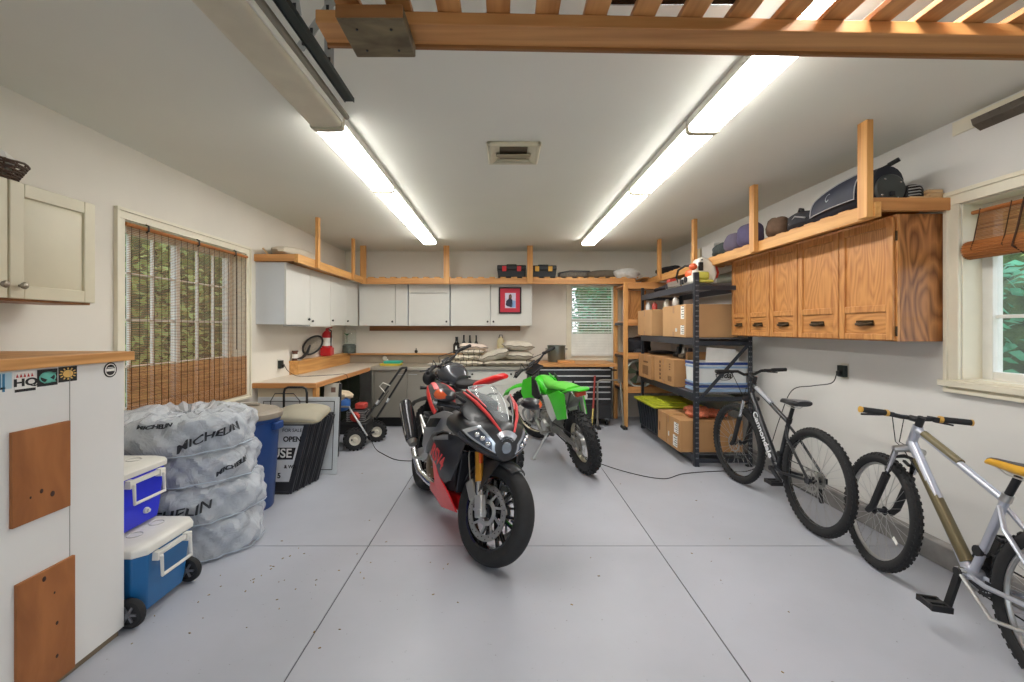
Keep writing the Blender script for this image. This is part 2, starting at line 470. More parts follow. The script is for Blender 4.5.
vb = thing('slatted_blind', 'white horizontal slat blind in the small window of the back wall', 'blind', (1.435, YB-.02, .97))
MB().box(1.06, 1.81, YB-.05, YB, 2.08, 2.135).build('head_rail', M_vinyl, vb, bevel=.004)
for k in range(26):
    z = 2.06-k*.0415
    a = R(20 if k < 18 else 62)
    MB().obox((1.435, YB-.028, z), (.72, .046, .003), Matrix.Rotation(a, 3, 'X')).build('slat', M_vinyl, vb)
MB().box(1.075, 1.795, YB-.05, YB-.01, .975, .995).build('bottom_rail', M_vinyl, vb)
MB().tube([(1.2, YB-.028, 2.09), (1.2, YB-.028, .98)], .002, 4).build('ladder_cord', M_vinyl, vb)
MB().tube([(1.67, YB-.028, 2.09), (1.67, YB-.028, .98)], .002, 4).build('ladder_cord', M_vinyl, vb)

# ceiling lights -----------------------------------------------------------
M_tube = mat('lit_diffuser', (255,255,255), .5, emit=(255,253,249), es=13)
M_unlit = mat('unlit_diffuser', (206,198,176), .4)
M_fix = mat('fixture_enamel', (226,224,214), .4)
M_endcap = mat('fixture_end_cap', (196,188,164), .5)
def fixture(x0, x1, y0, y1, label, lit):
    t = thing('ceiling_light', label, 'ceiling light', ((x0+x1)/2, (y0+y1)/2, ZC), group='long ceiling lights')
    MB().box(x0-.006, x1+.006, y0+.01, y1-.01, ZC-.045, ZC).build('housing', M_fix, t, bevel=.003)
    zb = ZC-.075; n = 10; prof = []
    for k in range(n+1):
        a = PI*k/n; prof.append(((x0+x1)/2-(x1-x0)/2*math.copysign(abs(math.cos(a))**.35, math.cos(a)), ZC-.046-(.03)*abs(math.sin(a))**.5))
    MB().prism([(x, y0+.02, z) for x, z in prof], (0, y1-y0-.04, 0)).build('diffuser', M_tube if lit else M_unlit, t)
    for y in (y0+.004, y1-.018):
        xm = (x0+x1)/2
        MB().prism([(xm+(x-xm)*1.05, y-.006, ZC-.018+(z-ZC+.018)*1.18) for x, z in [(x0, ZC-.018)]+prof[1:-1]+[(x1, ZC-.018)]], (0, .022, 0)).build('end_cap', M_endcap, t)
ys_ = [1.42, 2.63, 3.84, 5.05, 6.26]
for k in range(4):
    fixture(-1.11, -.93, ys_[k], ys_[k+1], ['switched-off beige ceiling light beside the overhead door track', 'lit ceiling light of the left row touching the switched-off one', 'lit middle ceiling light of the left row', 'lit ceiling light of the left row nearest the back wall'][k], k > 0)
for k in range(-1, 4):
    fixture(1.08, 1.26, 2.68+1.215*(k-1), 2.68+1.215*k, {-1: 'lit ceiling light of the right row above the timber rack, near its end', 0: 'lit ceiling light of the right row passing above the timber rack beam', 1: 'lit ceiling light of the right row just beyond the timber rack', 2: 'lit third ceiling light from the back wall in the right row', 3: 'lit ceiling light of the right row nearest the back wall'}[k] if k != 2 else 'lit ceiling light of the right row between its nearer and its farthest ones', True)

# ceiling heat vent
v = thing('ceiling_vent', 'beige plastic ceiling air vent between the two rows of lights', 'vent', (.065, 3.15, ZC))
o = MB(); M_vent = mat('vent_plastic', (206,198,172), .45); M_vdark = mat('vent_duct', (96,84,64), .8)
x0, x1, y0, y1 = -.115, .245, 2.98, 3.34
o.box(x0, x1, y0, y0+.03, ZC-.03, ZC); o.box(x0, x1, y1-.03, y1, ZC-.03, ZC); o.box(x0, x0+.035, y0, y1, ZC-.03, ZC); o.box(x1-.035, x1, y0, y1, ZC-.03, ZC)
o.build('frame', M_vent, v, bevel=.01)
MB().box(x0+.03, x1-.03, y0+.02, y1-.02, ZC-.008, ZC).build('duct_mouth', M_vdark, v)
for s_, xx in ((1, x0+.03), (-1, x1-.03)):
    MB().prism([(xx, y0+.03, ZC-.028), (xx+s_*.055, y0+.05, ZC-.01), (xx+s_*.055, y1-.05, ZC-.01), (xx, y1-.03, ZC-.028)], (0, 0, .004)).build('side_vane', M_vent, v)
MB().obox((.065, 3.20, ZC-.018), (.24, .13, .004), Matrix.Rotation(R(10), 3, 'X')).build('louvre', mat('vent_louvre', (158,146,120), .5), v)
MB().box(-.05, .18, 3.262, 3.272, ZC-.03, ZC-.012).build('louvre', M_vent, v)

# wall return grille near ceiling right
v = thing('wall_grille', 'dark return air grille with cream surround high on the right wall', 'vent', (XR-.02, 1.9, 2.4))
MB().box(XR-.012, XR, .9, 2.70, 2.555, 2.635).build('surround', M_trim, v, bevel=.003)
o = MB(); M_gr = mat('bronze_grille', (92,84,74), .45, metal=.3)
o.prism([(XR-.012, 0, 2.605), (XR-.055, 0, 2.588), (XR-.045, 0, 2.555), (XR-.002, 0, 2.525)], (0, 1.6, 0)).xf(Matrix.Translation((0, .95, 0)))
for k in range(30): o.obox((XR-.045, 1.0+k*.052, 2.565), (.004, .004, .05), Matrix.Rotation(R(-30), 3, 'Y'))
o.build('louvres', M_gr, v)

# outlets with chargers
M_plate = mat('outlet_plate', (210,205,190), .5)
def outlet(label, c, nx):
    t = thing('wall_outlet', label, 'outlet', c)
    x, y, z = c
    MB().box(min(x, x+nx*.006), max(x, x+nx*.006), y-.04, y+.04, z-.06, z+.06).build('cover_plate', M_plate, t, bevel=.002)
    MB().box(min(x+nx*.007, x+nx*.04), max(x+nx*.007, x+nx*.04), y-.036, y+.036, z-.045, z+.045).build('receptacle', mat('receptacle_black', (24,34,32), .4), t, bevel=.004)
    MB().box(min(x+nx*.04, x+nx*.06), max(x+nx*.04, x+nx*.06), y-.015, y+.02, z-.03, z+.0).build('plug', M_black, t, bevel=.003)
outlet('black receptacle with a plug on the right wall above the dark bicycle', (XR, 3.56, 1.083), -1)
outlet('black receptacle on the left wall over the worktop', (XL, 5.13, 1.01), 1)
# ================================================================ TIMBER SHELVES, CABINETS, WORKTOPS
M_knob = mat('dark_knob', (40,36,32), .4, metal=.4)
# --- high shelf on the left and back walls
sh = thing('timber_shelf', 'pine slatted shelf hung from the ceiling along the left wall', 'shelf', (-2.3, 5.9, 2.08), group='high pine shelves')
MB().box(-2.13, -2.09, 4.62, 6.75, 2.085, 2.175).build('rail', M_piney, sh, bevel=.003)
MB().box(XL, -2.13, 4.62, 4.66, 2.10, 2.172).build('end_board', M_rack, sh, bevel=.003)
o = MB()
for k in range(14): o.box(XL, -2.13, 4.68+k*.17, 4.68+k*.17+.09, 2.155, 2.175)
o.build('slats', M_pine, sh, bevel=.002)
for y in (5.03, 6.22): MB().box(-2.088, -2.052, y, y+.06, 2.085, ZC).build('post', M_pinez, sh, bevel=.003)
sh = thing('timber_shelf', 'pine slatted shelf hung from the ceiling along the back wall', 'shelf', (-.2, 7.0, 2.08), group='high pine shelves')
MB().box(-2.09, 1.97, 6.80, 6.84, 2.078, 2.165).build('rail', M_pine, sh, bevel=.003)
o = MB()
for k in range(28): o.box(-2.2+k*.165, -2.2+k*.165+.085, 6.80, YB, 2.166, 2.184)
o.build('slats', M_piney, sh, bevel=.002)
for x in (-2.14, -.90, .345): MB().box(x, x+.085, 6.762, 6.80, 2.078, ZC).build('post', M_pinez, sh, bevel=.003)
# --- high shelf on the right wall
sh = thing('timber_shelf', 'pine slatted shelf hung from the ceiling along the right wall over the oak cabinets', 'shelf', (2.4, 4.7, 2.08), group='high pine shelves')
MB().box(2.17, 2.208, 2.66, 7.2, 2.072, 2.16).build('rail', M_piney, sh, bevel=.003)
MB().box(2.17, XR, 2.70, 2.74, 2.12, 2.195).build('end_board', M_rack, sh, bevel=.003)
o = MB()
for k in range(26): o.box(2.21, XR, 2.75+k*.172, 2.75+k*.172+.09, 2.162, 2.18)
o.build('slats', M_pine, sh, bevel=.002)
for k in range(5): MB().box(2.21, XR, 3.0+k*.9, 3.04+k*.9, 2.118, 2.16).build('cross_batten', M_pine, sh, bevel=.002)
for y in (2.67, 3.88, 5.10, 6.26): MB().box(2.13, 2.169, y, y+.075, 2.072, ZC).build('post', M_pinez, sh, bevel=.003)

# --- overhead rack near the camera (its far beam and slats)
rk = thing('overhead_timber_rack', 'amber timber storage rack overhead with slats laid on a long beam', 'rack', (1.0, 1.0, 2.34))
o = MB().bar((-.57, 1.425, 2.36), (XR, 1.52, 2.36), .112, .04)
o.build('beam', M_rack, rk, bevel=.003)
MB().bar((-.57, 1.473, 2.345), (XR, 1.568, 2.345), .014, .03).build('beam_lip', M_brownw, rk)
for k in range(22):
    x = -.50+k*.149
    MB().box(x, x+.072, -.6, 1.50+.03*(x+.57), 2.381, 2.40).build('slat', M_racky, rk, bevel=.002)
MB().bar((-.57, -.5, 2.36), (XR, -.5, 2.36), .112, .04).build('beam', M_rack, rk)
for x in (-.57, 1.3): MB().box(x, x+.09, -.50, -.46, 2.38, ZC).build('hanger_post', M_pinez, rk)
MB().box(1.9, 1.99, 1.575, 1.612, 2.345, ZC).build('hanger_post', M_pinez, rk)
pl = MB().box(-.475, -.285, 1.285, 1.47, 2.293, 2.333)
bk = thing('stained_block', 'dark stained square wooden block under the left end of the overhead beam', 'wood block', (-.38, 1.38, 2.29))
pl.build('block', wood('stained_block_wood', (74,60,42), (132,116,86), 'x', 14, 6, .7), bk, bevel=.004)
MB().box(-.475, -.285, 1.281, 1.285, 2.296, 2.331).build('edge_band', M_brownw, bk)
for dx, dy in ((-.43, 1.33), (-.33, 1.33), (-.43, 1.43), (-.33, 1.43)):
    MB().cyl((dx, dy, 2.290), (dx, dy, 2.294), .004, n=8).build('screw', M_dkmetal, bk)
dc = thing('equipment_case', 'black riveted case lying on the slats of the overhead rack', 'case', (.5, 1.2, 2.40))
MB().box(.30, .76, .95, 1.40, 2.402, 2.58).build('shell', M_gloss, dc, bevel=.02)
for k in range(6): MB().ell((.34+k*.075, .949, 2.43), .006, .004, .006, 8, 6).build('rivet', M_chrome, dc)
for k in range(6): MB().ell((.34+k*.075, 1.30, 2.402), .006, .006, .003, 8, 6).build('rivet', M_chrome, dc)

# --- garage door track
tk = thing('overhead_door_track', 'galvanised overhead door track with a dark rail and perforated hangers', 'door track', (-.68, 1.2, 2.37))
M_galv = mat('galvanised_steel', (188,190,190), .4, metal=.5, var=.1, scale=20)
M_dseal = mat('dark_green_track', (42,50,46), .5, metal=.3)
o = MB().box(-.665, -.628, -1.4, 1.91, 2.370, 2.374).box(-.669, -.665, -1.4, 1.91, 2.366, 2.40).box(-.632, -.628, -1.4, 1.91, 2.366, 2.385)
o.build('rail', M_dseal, tk, bevel=.001)
MB().tube([(-.705, -1.4, 2.365), (-.705, 2.04, 2.365)], .012, 10).build('cushion_tube', mat('grey_tube', (132,124,108), .5), tk)
def perf(p0, p1, name, par):
    p0 = Vector(p0); p1 = Vector(p1); o = MB(); d = p1-p0; n = int(d.length/.05)
    o.bar(p0, p1, .034, .003, up=(0,1,0)).bar(p0+V(-.017,.017,0), p1+V(-.017,.017,0), .003, .034, up=(0,1,0))
    o.m(1)
    for k in range(n):
        c = p0+d*((k+.5)/n); o.obox(c-V(0,.002,0), (.010,.003,.024))
    o.build(name, [M_galv, M_dkmetal], par)
perf((-.645, 1.68, 2.38), (-.645, 1.68, ZC), 'perforated_hanger', tk)
perf((-.72, 1.60, 2.40), (-.60, 1.66, ZC), 'perforated_brace', tk)
perf((-.64, 1.40, 2.38), (-.68, 1.40, ZC), 'perforated_hanger', tk)

# --- white upper cabinets on the left wall
def upper(label, kind_axis, a0, a1, z0, z1, face, back, doors, knobs, label_side=None, split=None):
    """one cabinet; doors: list of (from, to, knob side)"""
    c = {'x': ((back+face)/2, (a0+a1)/2, z0), 'y': ((a0+a1)/2, (back+face)/2, z0)}[kind_axis]
    t = thing('wall_cabinet', label, 'cabinet', c, group='white wall cabinets')
    o = MB(); th = .018
    def bx(mb, n0, n1, p, q, r0, r1):
        lo, hi = min(n0, n1), max(n0, n1)
        mb.box(lo, hi, p, q, r0, r1) if kind_axis == 'x' else mb.box(p, q, lo, hi, r0, r1)
    s = 1 if face > back else -1
    bx(o, back, face-s*.02, a0, a0+th, z0, z1); bx(o, back, face-s*.02, a1-th, a1, z0, z1)
    bx(o, back, face-s*.02, a0+th, a1-th, z0, z0+th); bx(o, back, face-s*.02, a0+th, a1-th, z1-th, z1)
    bx(o, back, back+s*.006, a0+th, a1-th, z0+th, z1-th)
    o.build('body', M_whitelam2, t, bevel=.001)
    for p, q, ks in doors:
        rows = [(z0-.003, z1)] if not split else [(z0-.003, split-.004), (split+.004, z1)]
        for i, (r0, r1) in enumerate(rows):
            d = MB(); bx(d, face-s*.019, face, p+.003, q-.003, r0, r1); d = d.build('door', M_whitelam, t, bevel=.002)
            if i == 0 and ks:
                y = q-.045 if ks > 0 else p+.045; k = MB()
                e = V(s, 0, 0) if kind_axis == 'x' else V(0, s, 0)
                pt = V(face, y, z0+.06) if kind_axis == 'x' else V(y, face, z0+.06)
                k.cyl(pt, pt+e*.012, .006, .010, 10).cyl(pt+e*.012, pt+e*.022, .015, .011, 12).build('knob', M_knob, d)
    return t
Z0, Z1 = 1.458, 2.093
upper('white cabinet with its side panel showing, first on the left wall past the window', 'x', 4.655, 5.23, Z0, Z1, -2.23, XL, [(4.655, 5.23, 1)], 1)
upper('white cabinet with a door hanging slightly lower, second on the left wall', 'x', 5.235, 5.85, Z0-.018, Z1, -2.23, XL, [(5.235, 5.85, -1)], 1)
upper('white double cabinet on the left wall next to the corner', 'x', 5.855, 6.95, Z0, Z1, -2.23, XL, [(5.855, 6.42, -1), (6.42, 6.95, -1)], 1)
upper('white back wall cabinet in the corner with a narrow filler at its right', 'y', -2.23, -1.475, Z0, Z1, 6.97, YB, [(-2.22, -1.665, 1), (-1.665, -1.48, 0)], 1)
upper('white back wall cabinet whose door is split by a seam near the top', 'y', -1.465, -.832, Z0, Z1, 6.97, YB, [(-1.46, -.836, 1)], 1, split=1.955)
upper('white double cabinet on the back wall holding the red framed picture', 'y', -.822, .43, Z0, Z1, 6.97, YB, [(-.817, -.207, 1), (-.207, .43, -1)], 1)
tag(MB().box(-2.15, .26, YB-.022, YB-.002, 1.375, 1.45).build('wall_cleat', M_brownw, bevel=.002), 'brown wooden cleat on the back wall under the white cabinets', 'cleat')

# --- oak cabinets on the right wall
M_pull = mat('antique_bronze', (74,60,42), .35, metal=.8)
ok = thing('oak_cabinet', 'row of oak wall cabinets with five doors on the right wall', 'cabinet', (2.52, 3.74, 1.335))
XF = 2.378
MB().box(XF+.02, XR, 2.753, 4.73, 1.338, 2.112).build('body', M_oakside, ok, bevel=.002)
MB().box(XF+.002, XF+.02, 2.753, 4.73, 1.338, 2.112).build('face_frame', M_oakz, ok, bevel=.002)
for (y0, y1) in ((2.765, 3.205), (3.215, 3.655), (3.668, 4.04), (4.053, 4.418), (4.43, 4.72)):
    z0, z1 = 1.345, 2.098; sw = .05; zm = 1.52
    o = MB()
    for p, q in ((y0, y0+sw), (y1-sw, y1)): o.box(XF-.018, XF, p, q, z0, z1)
    for r0, r1 in ((z0, z0+.038), (z1-.055, z1), (zm, zm+.045)): o.box(XF-.0175, XF, y0+sw, y1-sw, r0, r1)
    d = o.build('door', M_oakz, ok, bevel=.004)
    MB().box(XF-.005, XF-.001, y0+sw, y1-sw, zm+.045, z1-.055).build('upper_panel', M_oakz, d)
    MB().box(XF-.006, XF-.001, y0+sw, y1-sw, z0+.038, zm).build('lower_panel', M_oaky, d)
    yc = (y0+y1)/2; w_ = min(.075, (y1-y0)*.2)
    h = MB(); zc = 1.452
    h.prism([(XF-.011, yc-w_, zc-.016), (XF-.011, yc+w_, zc-.016), (XF-.011, yc+w_*.9, zc+.018), (XF-.011, yc-w_*.9, zc+.018)], (-.004, 0, 0))
    h.tube([(XF-.014, yc-w_*.8, zc), (XF-.036, yc-w_*.55, zc-.006), (XF-.04, yc, zc-.008), (XF-.036, yc+w_*.55, zc-.006), (XF-.014, yc+w_*.8, zc)], [.006,.009,.013,.009,.006], 8)
    h.build('pull', M_pull, d)
for z in (1.40, 1.98): MB().cyl((XF+.0, 2.757, z-.03), (XF+.0, 2.757, z+.03), .006, n=8).build('hinge', M_pull, ok)

# --- cream cabinet at left edge
M_nickel = mat('worn_nickel', (150,142,128), .35, metal=.8)
cc = thing('cream_wall_cabinet', 'cream painted cabinet with a raised panel door at the left edge', 'cabinet', (-2.37, 2.0, 1.55))
XC = -2.2
MB().box(XL, XC-.022, 1.56, 2.44, 1.56, 2.07).build('body', M_cream, cc, bevel=.002)
MB().box(XC-.25, XC-.02, 1.565, 2.44, 1.542, 1.556).build('bottom_edge', M_brownw, cc)
for (y0, y1, kn) in ((2.026, 2.45, 2.065), (1.56, 2.018, 1.985)):
    z0, z1 = 1.553, 2.083; s_ = .062; o = MB()
    for p, q in ((y0, y0+s_), (y1-s_, y1)): o.box(XC-.02, XC, p, q, z0, z1)
    for r0, r1 in ((z0, z0+s_), (z1-s_, z1)): o.box(XC-.0195, XC, y0+s_, y1-s_, r0, r1)
    d = o.build('door', M_cream, cc, bevel=.004)
    p = MB(); a = .028
    q0 = [(XC-.014, y0+s_, z0+s_), (XC-.014, y1-s_, z0+s_), (XC-.014, y1-s_, z1-s_), (XC-.014, y0+s_, z1-s_)]
    q1 = [(XC-.003, y0+s_+a, z0+s_+a), (XC-.003, y1-s_-a, z0+s_+a), (XC-.003, y1-s_-a, z1-s_-a), (XC-.003, y0+s_+a, z1-s_-a)]
    p.add(q0+q1, [(4,5,6,7), (0,1,5,4), (1,2,6,5), (2,3,7,6), (3,0,4,7), (3,2,1,0)]).build('raised_panel', M_cream, d)
    MB().lathe([(.006,0),(.006,.014),(.014,.018),(.0165,.026),(.012,.033),(0,.035)], axis_m((XC, kn, 1.612), (1,0,0)), 16).build('knob', M_nickel, d)

# --- tall white unit at the left
tu = thing('tall_white_unit', 'tall white boxed unit with a timber top and stickers at the left edge', 'storage unit', (-2.15, 1.5, 0))
XP = -1.77
MB().box(XL, XP, .7, 2.12, .03, 1.267).build('body', mat('unit_white', (222,221,217), .5, var=.03, scale=2), tu, bevel=.002)
MB().box(XL, XP-.012, .72, 2.10, 0, .03).build('base_strip', mat('worn_base', (120,106,86), .9), tu)
MB().box(XL, XP+.022, .68, 2.155, 1.268, 1.311).build('top', wood('unit_top', (170,112,56), (216,160,96), 'y', 30, 1.5), tu, bevel=.003)
MB().box(XP, XP+.002, 1.853, 1.8545, .05, 1.25).build('panel_seam', mat('seam', (168,164,156), .8), tu)
def patchb(y0, y1, z0, z1, knots):
    o = MB().box(XP, XP+.012, y0, y1, z0, z1).build('plywood_patch', M_ply, tu, bevel=.001)
    k = MB()
    for y, z, r in knots: k.ell((XP+.012, y, z), .0012, r, r*1.25, 12, 6)
    k.build('knots', mat('knot', (54,28,14), .6), o)
patchb(1.627, 1.846, .70, 1.045, [(1.73, .80, .007), (1.772, .775, .009), (1.69, .79, .004)])
patchb(1.643, 1.866, .03, .49, [(1.74, .46, .008), (1.79, .26, .006), (1.79, .13, .006), (1.78, .385, .004)])
def sticker(y0, y1, z0, z1, base, marks, label):
    s = MB().box(XP, XP+.0012, y0, y1, z0, z1).build('sticker', base, tu, label=label)
    for mb, m_ in marks: mb.build('print', m_, s)
mteal = mat('print_teal', (104,188,172), .5); mblack = mat('print_black', (24,24,26), .5); mblue = mat('print_blue', (52,122,160), .5)
myel = mat('print_yellow', (226,184,104), .5); mred = mat('print_red', (188,52,50), .5); mwhite = mat('print_white', (232,230,224), .5)
f1 = XP+.0013
o = MB()
for k in range(8): o.box(f1, f1+.0006, 1.50+k*.013, 1.508+k*.013, 1.165-(k*7 % 5)*.006, 1.235)
sticker(1.48, 1.622, 1.155, 1.24, mat('sticker_pale_blue', (170,200,212), .5), [(o, mblue), (MB().box(f1, f1+.0006, 1.48, 1.60, 1.155, 1.166), mblack)], 'blue and white striped sticker')
o = MB(); text(o, 'HQ', .055, (f1, 1.67, 1.178), (0,1,0), (0,0,1), bold=.002)
o2 = MB()
for k in range(5): o2.prism([(f1, 1.636+k*.013, 1.208), (f1, 1.645+k*.013, 1.208), (f1, 1.640+k*.013, 1.228)], (.0006, 0, 0))
sticker(1.632, 1.705, 1.13, 1.238, mwhite, [(o, mblack), (o2, mred), (MB().box(f1, f1+.0006, 1.632, 1.705, 1.13, 1.145), mblack)], 'white sticker with red and black lettering')
o = MB().prism([(f1, 1.72, 1.20), (f1, 1.745, 1.225), (f1, 1.785, 1.215), (f1, 1.76, 1.19), (f1, 1.785, 1.165), (f1, 1.735, 1.16), (f1, 1.75, 1.18)], (.0006, 0, 0))
sticker(1.712, 1.79, 1.145, 1.24, mblack, [(o, mteal), (MB().lathe([(.028,0),(.033,0),(.033,.0006),(.028,.0006)], axis_m((f1, 1.751, 1.193), (1,0,0)), 20, True), mteal)], 'teal emblem on a black sticker')
o = MB().lathe([(0,0),(.022,0),(.022,.0006),(0,.0006)], axis_m((f1, 1.833, 1.202), (1,0,0)), 20)
for k in range(12):
    a = k*PI/6; o.bar((f1+.0003, 1.833+.025*math.cos(a), 1.202+.025*math.sin(a)), (f1+.0003, 1.833+.036*math.cos(a), 1.202+.036*math.sin(a)), .0006, .006, up=(0, -math.sin(a), math.cos(a)))
sticker(1.794, 1.872, 1.155, 1.244, mblack, [(o, myel)], 'yellow sunburst on a black sticker')
s = MB().lathe([(0,0),(.034,0),(.034,.0012),(0,.0012)], axis_m((XP, 2.045, 1.232), (1,0,0)), 32).build('round_sticker', mblack, tu)
MB().lathe([(.024,0),(.028,0),(.028,.0006),(.024,.0006)], axis_m((f1, 2.045, 1.232), (1,0,0)), 32, True).build('print', mwhite, s)
MB().box(f1, f1+.0006, 2.023, 2.067, 1.226, 1.238).build('print', mwhite, s)
MB().box(f1, f1+.0006, 2.03, 2.06, 1.241, 1.244).build('print', mwhite, s)

for ob in KIDS(tu):
    if ob.name.split('.')[0] == 'sticker':
        for q in [ob]+KIDS(ob):
            for v in q.data.vertices: v.co.z = 1.186+(v.co.z-1.13)*.68; v.co.y += .013
# --- left worktop and its shelf box
wt = thing('left_worktop', 'long cream laminate worktop with a wooden edge along the left wall', 'worktop', (-2.2, 5.9, .82))
o = MB().box(XL, -1.915, 4.606, 7.26, .826, .866)
o.build('laminate', M_lam, wt)
MB().box(XL, -1.895, 4.586, 4.606, .812, .862).build('front_edge', M_rack, wt, bevel=.002)
MB().box(-1.915, -1.895, 4.606, 6.44, .812, .862).build('side_edge', M_racky, wt, bevel=.002)
MB().box(-1.94, -1.90, 4.61, 4.69, 0, .811).build('leg', M_pinez, wt, bevel=.002)
MB().box(XL+.03, -1.95, 4.64, 4.66, .70, .811).build('apron', mat('apron_cream', (208,194,166), .6), wt)
bs = thing('ledge_box', 'low pine ledge box running along the back of the worktops', 'ledge', (-2.48, 6.2, .867))
MB().box(XL+.001, -2.43, 5.38, 7.26, .867, 1.005).build('side_run', M_piney, bs, bevel=.002)
MB().box(XL+.001, -2.42, 5.37, 7.27, 1.006, 1.03).build('side_top', M_piney, bs, bevel=.002)
M_splash = mat('grey_brown_board', (150,136,116), .6, var=.1, scale=5)
MB().box(-2.43, .42, 7.18, 7.26, .868, 1.0).build('back_run', M_splash, bs)
MB().box(-2.42, .42, 7.14, 7.27, .998, 1.02).build('back_top', M_pine, bs, bevel=.002)
# --- base units, back wall
M_ss = mat('stainless_door', (158,152,140), .38, metal=.55, var=.04, scale=1.5)
M_toe = mat('toe_kick', (18,18,18), .7)
su = thing('stainless_base_cabinet', 'stainless steel base cabinet with two doors in the middle of the back wall', 'cabinet', (-1.3, 6.8, 0))
MB().box(-1.89, -.78, 6.49, 7.17, .145, .825).build('body', M_ss, su, bevel=.002)
MB().box(-1.88, -.79, 6.58, 7.16, 0, .145).build('toe_kick', M_toe, su)
for p, q in ((-1.84, -1.385), (-1.375, -.80)):
    d = MB().box(p, q, 6.468, 6.49, .15, .79).build('door', M_ss, su, bevel=.004)
    MB().box(p+.02 if p > -1.5 else q-.14, p+.14 if p > -1.5 else q-.02, 6.455, 6.468, .755, .763).build('finger_pull', M_alu, d, bevel=.002)
MB().box(-1.895, -.79, 6.44, 7.17, .826, .866).build('steel_top', mat('steel_top', (178,172,158), .35, metal=.4), su, bevel=.004)
wc = thing('white_base_cabinet', 'white base cabinet with drawers and dark knobs below the piled cushions', 'cabinet', (-.2, 6.8, 0))
MB().box(-.775, .40, 6.49, 7.17, .1, .825).build('body', M_whitelam2, wc)
MB().box(-.77, .39, 6.56, 7.16, 0, .1).build('toe_kick', M_toe, wc)
for (p, q, r0, r1, kx) in ((-.77, -.49, .105, .80, -.53), (-.485, -.19, .105, .80, -.45), (-.185, .395, .60, .80, .10), (-.185, .395, .345, .595, .10), (-.185, .395, .105, .34, .10)):
    d = MB().box(p, q, 6.47, 6.49, r0, r1).build('drawer' if kx > 0 else 'door', M_whitelam, wc, bevel=.002)
    MB().cyl((kx, 6.47, r1-.035), (kx, 6.45, r1-.035), .012, .014, 12).build('knob', M_knob, d)
MB().box(-.785, .43, 6.44, 7.17, .826, .866).build('top', mat('grey_top', (150,146,136), .4), wc, bevel=.003)
# dark undercounter nook with shelves of stuff
nk = thing('undercounter_shelf', 'dark shelf unit in the shadow under the left worktop', 'shelf', (-2.2, 5.8, 0))
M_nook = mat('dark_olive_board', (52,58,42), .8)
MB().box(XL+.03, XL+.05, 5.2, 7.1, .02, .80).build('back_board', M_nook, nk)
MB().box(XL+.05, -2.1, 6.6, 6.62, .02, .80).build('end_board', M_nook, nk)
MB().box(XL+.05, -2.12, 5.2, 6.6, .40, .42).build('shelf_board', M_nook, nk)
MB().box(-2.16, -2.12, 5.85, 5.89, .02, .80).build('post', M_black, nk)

# --- tool chest
tc_ = thing('tool_chest', 'black tool chest with silver drawer pulls under the small window', 'tool chest', (1.0, 6.8, 0))
M_tc = mat('tool_chest_black', (20,20,22), .35, coat=.3)
MB().box(.45, 1.56, 6.57, 7.2, .11, .84).build('body', M_tc, tc_, bevel=.004)
MB().box(.48, 1.53, 6.60, 7.15, .84, .862).build('top_liner', M_black, tc_)
rows = [(.75, .815), (.665, .74)]; 
M_strip = mat('drawer_pull_silver', (206,206,208), .3, metal=.6)
def drawer(x0, x1, z0, z1, pull=True):
    d = MB().box(x0, x1, 6.552, 6.57, z0, z1).build('drawer', M_tc, tc_, bevel=.002)
    if pull: MB().box(x0+.01, x1-.01, 6.535, 6.552, z1-.022, z1-.004).build('pull', M_strip, d, bevel=.003)
drawer(.47, 1.54, .75, .832); drawer(.47, 1.54, .665, .742)
for z0, z1 in ((.42, .508), (.33, .412)): drawer(.47, 1.54, z0, z1)
drawer(.47, .99, .13, .322, False); drawer(1.0, 1.54, .13, .322, False)
for z0, z1 in ((.59, .658), (.515, .583)):
    drawer(.47, .99, z0, z1); drawer(1.0, 1.54, z0, z1)
MB().box(1.22, 1.40, 6.549, 6.552, .825, .833).build('badge', M_strip, tc_)
for x in (.52, 1.50):
    for y in (6.66, 7.1):
        c = MB().cyl((x-.016, y, .05), (x+.016, y, .05), .05, n=16).build('caster', M_rubber, tc_)
        MB().box(x-.024, x+.024, y-.03, y+.03, .06, .11).build('fork', M_alu, c)
MB().cyl((1.56, 6.7, .80), (1.66, 6.7, .80), .012, n=10).build('side_handle', M_black, tc_)
tp = MB().box(.10+.34, 1.62, 6.50, 7.27, .863, .905).build('chest_worktop', M_pine, bevel=.003)
tag(tp, 'pine board worktop lying over the black tool chest', 'worktop')

# --- timber storage rack in the back right corner
tr = thing('corner_timber_rack', 'open timber shelving in the back right corner beside the small window', 'shelving', (2.1, 6.9, 0))
for x, y in ((1.72, 6.53), (1.72, 7.12)):
    MB().box(x, x+.06, y, y+.05, 0, 2.075).build('post', M_pinez, tr, bevel=.003)
for z in (.53, 1.02, 1.50, 2.03):
    MB().box(1.782, 2.64, 6.53, 6.57, z-.045, z+.045).build('front_rail', M_rack, tr, bevel=.003)
    MB().box(1.74, 2.64, 6.575, 7.25, z+.0, z+.018).build('shelf_board', M_rack, tr)
for z in (1.02, 1.50, .53):
    MB().box(1.73, 1.76, 6.58, 7.12, z-.04, z-.002).build('side_rail', mat('dark_rail', (52,46,42), .7), tr)

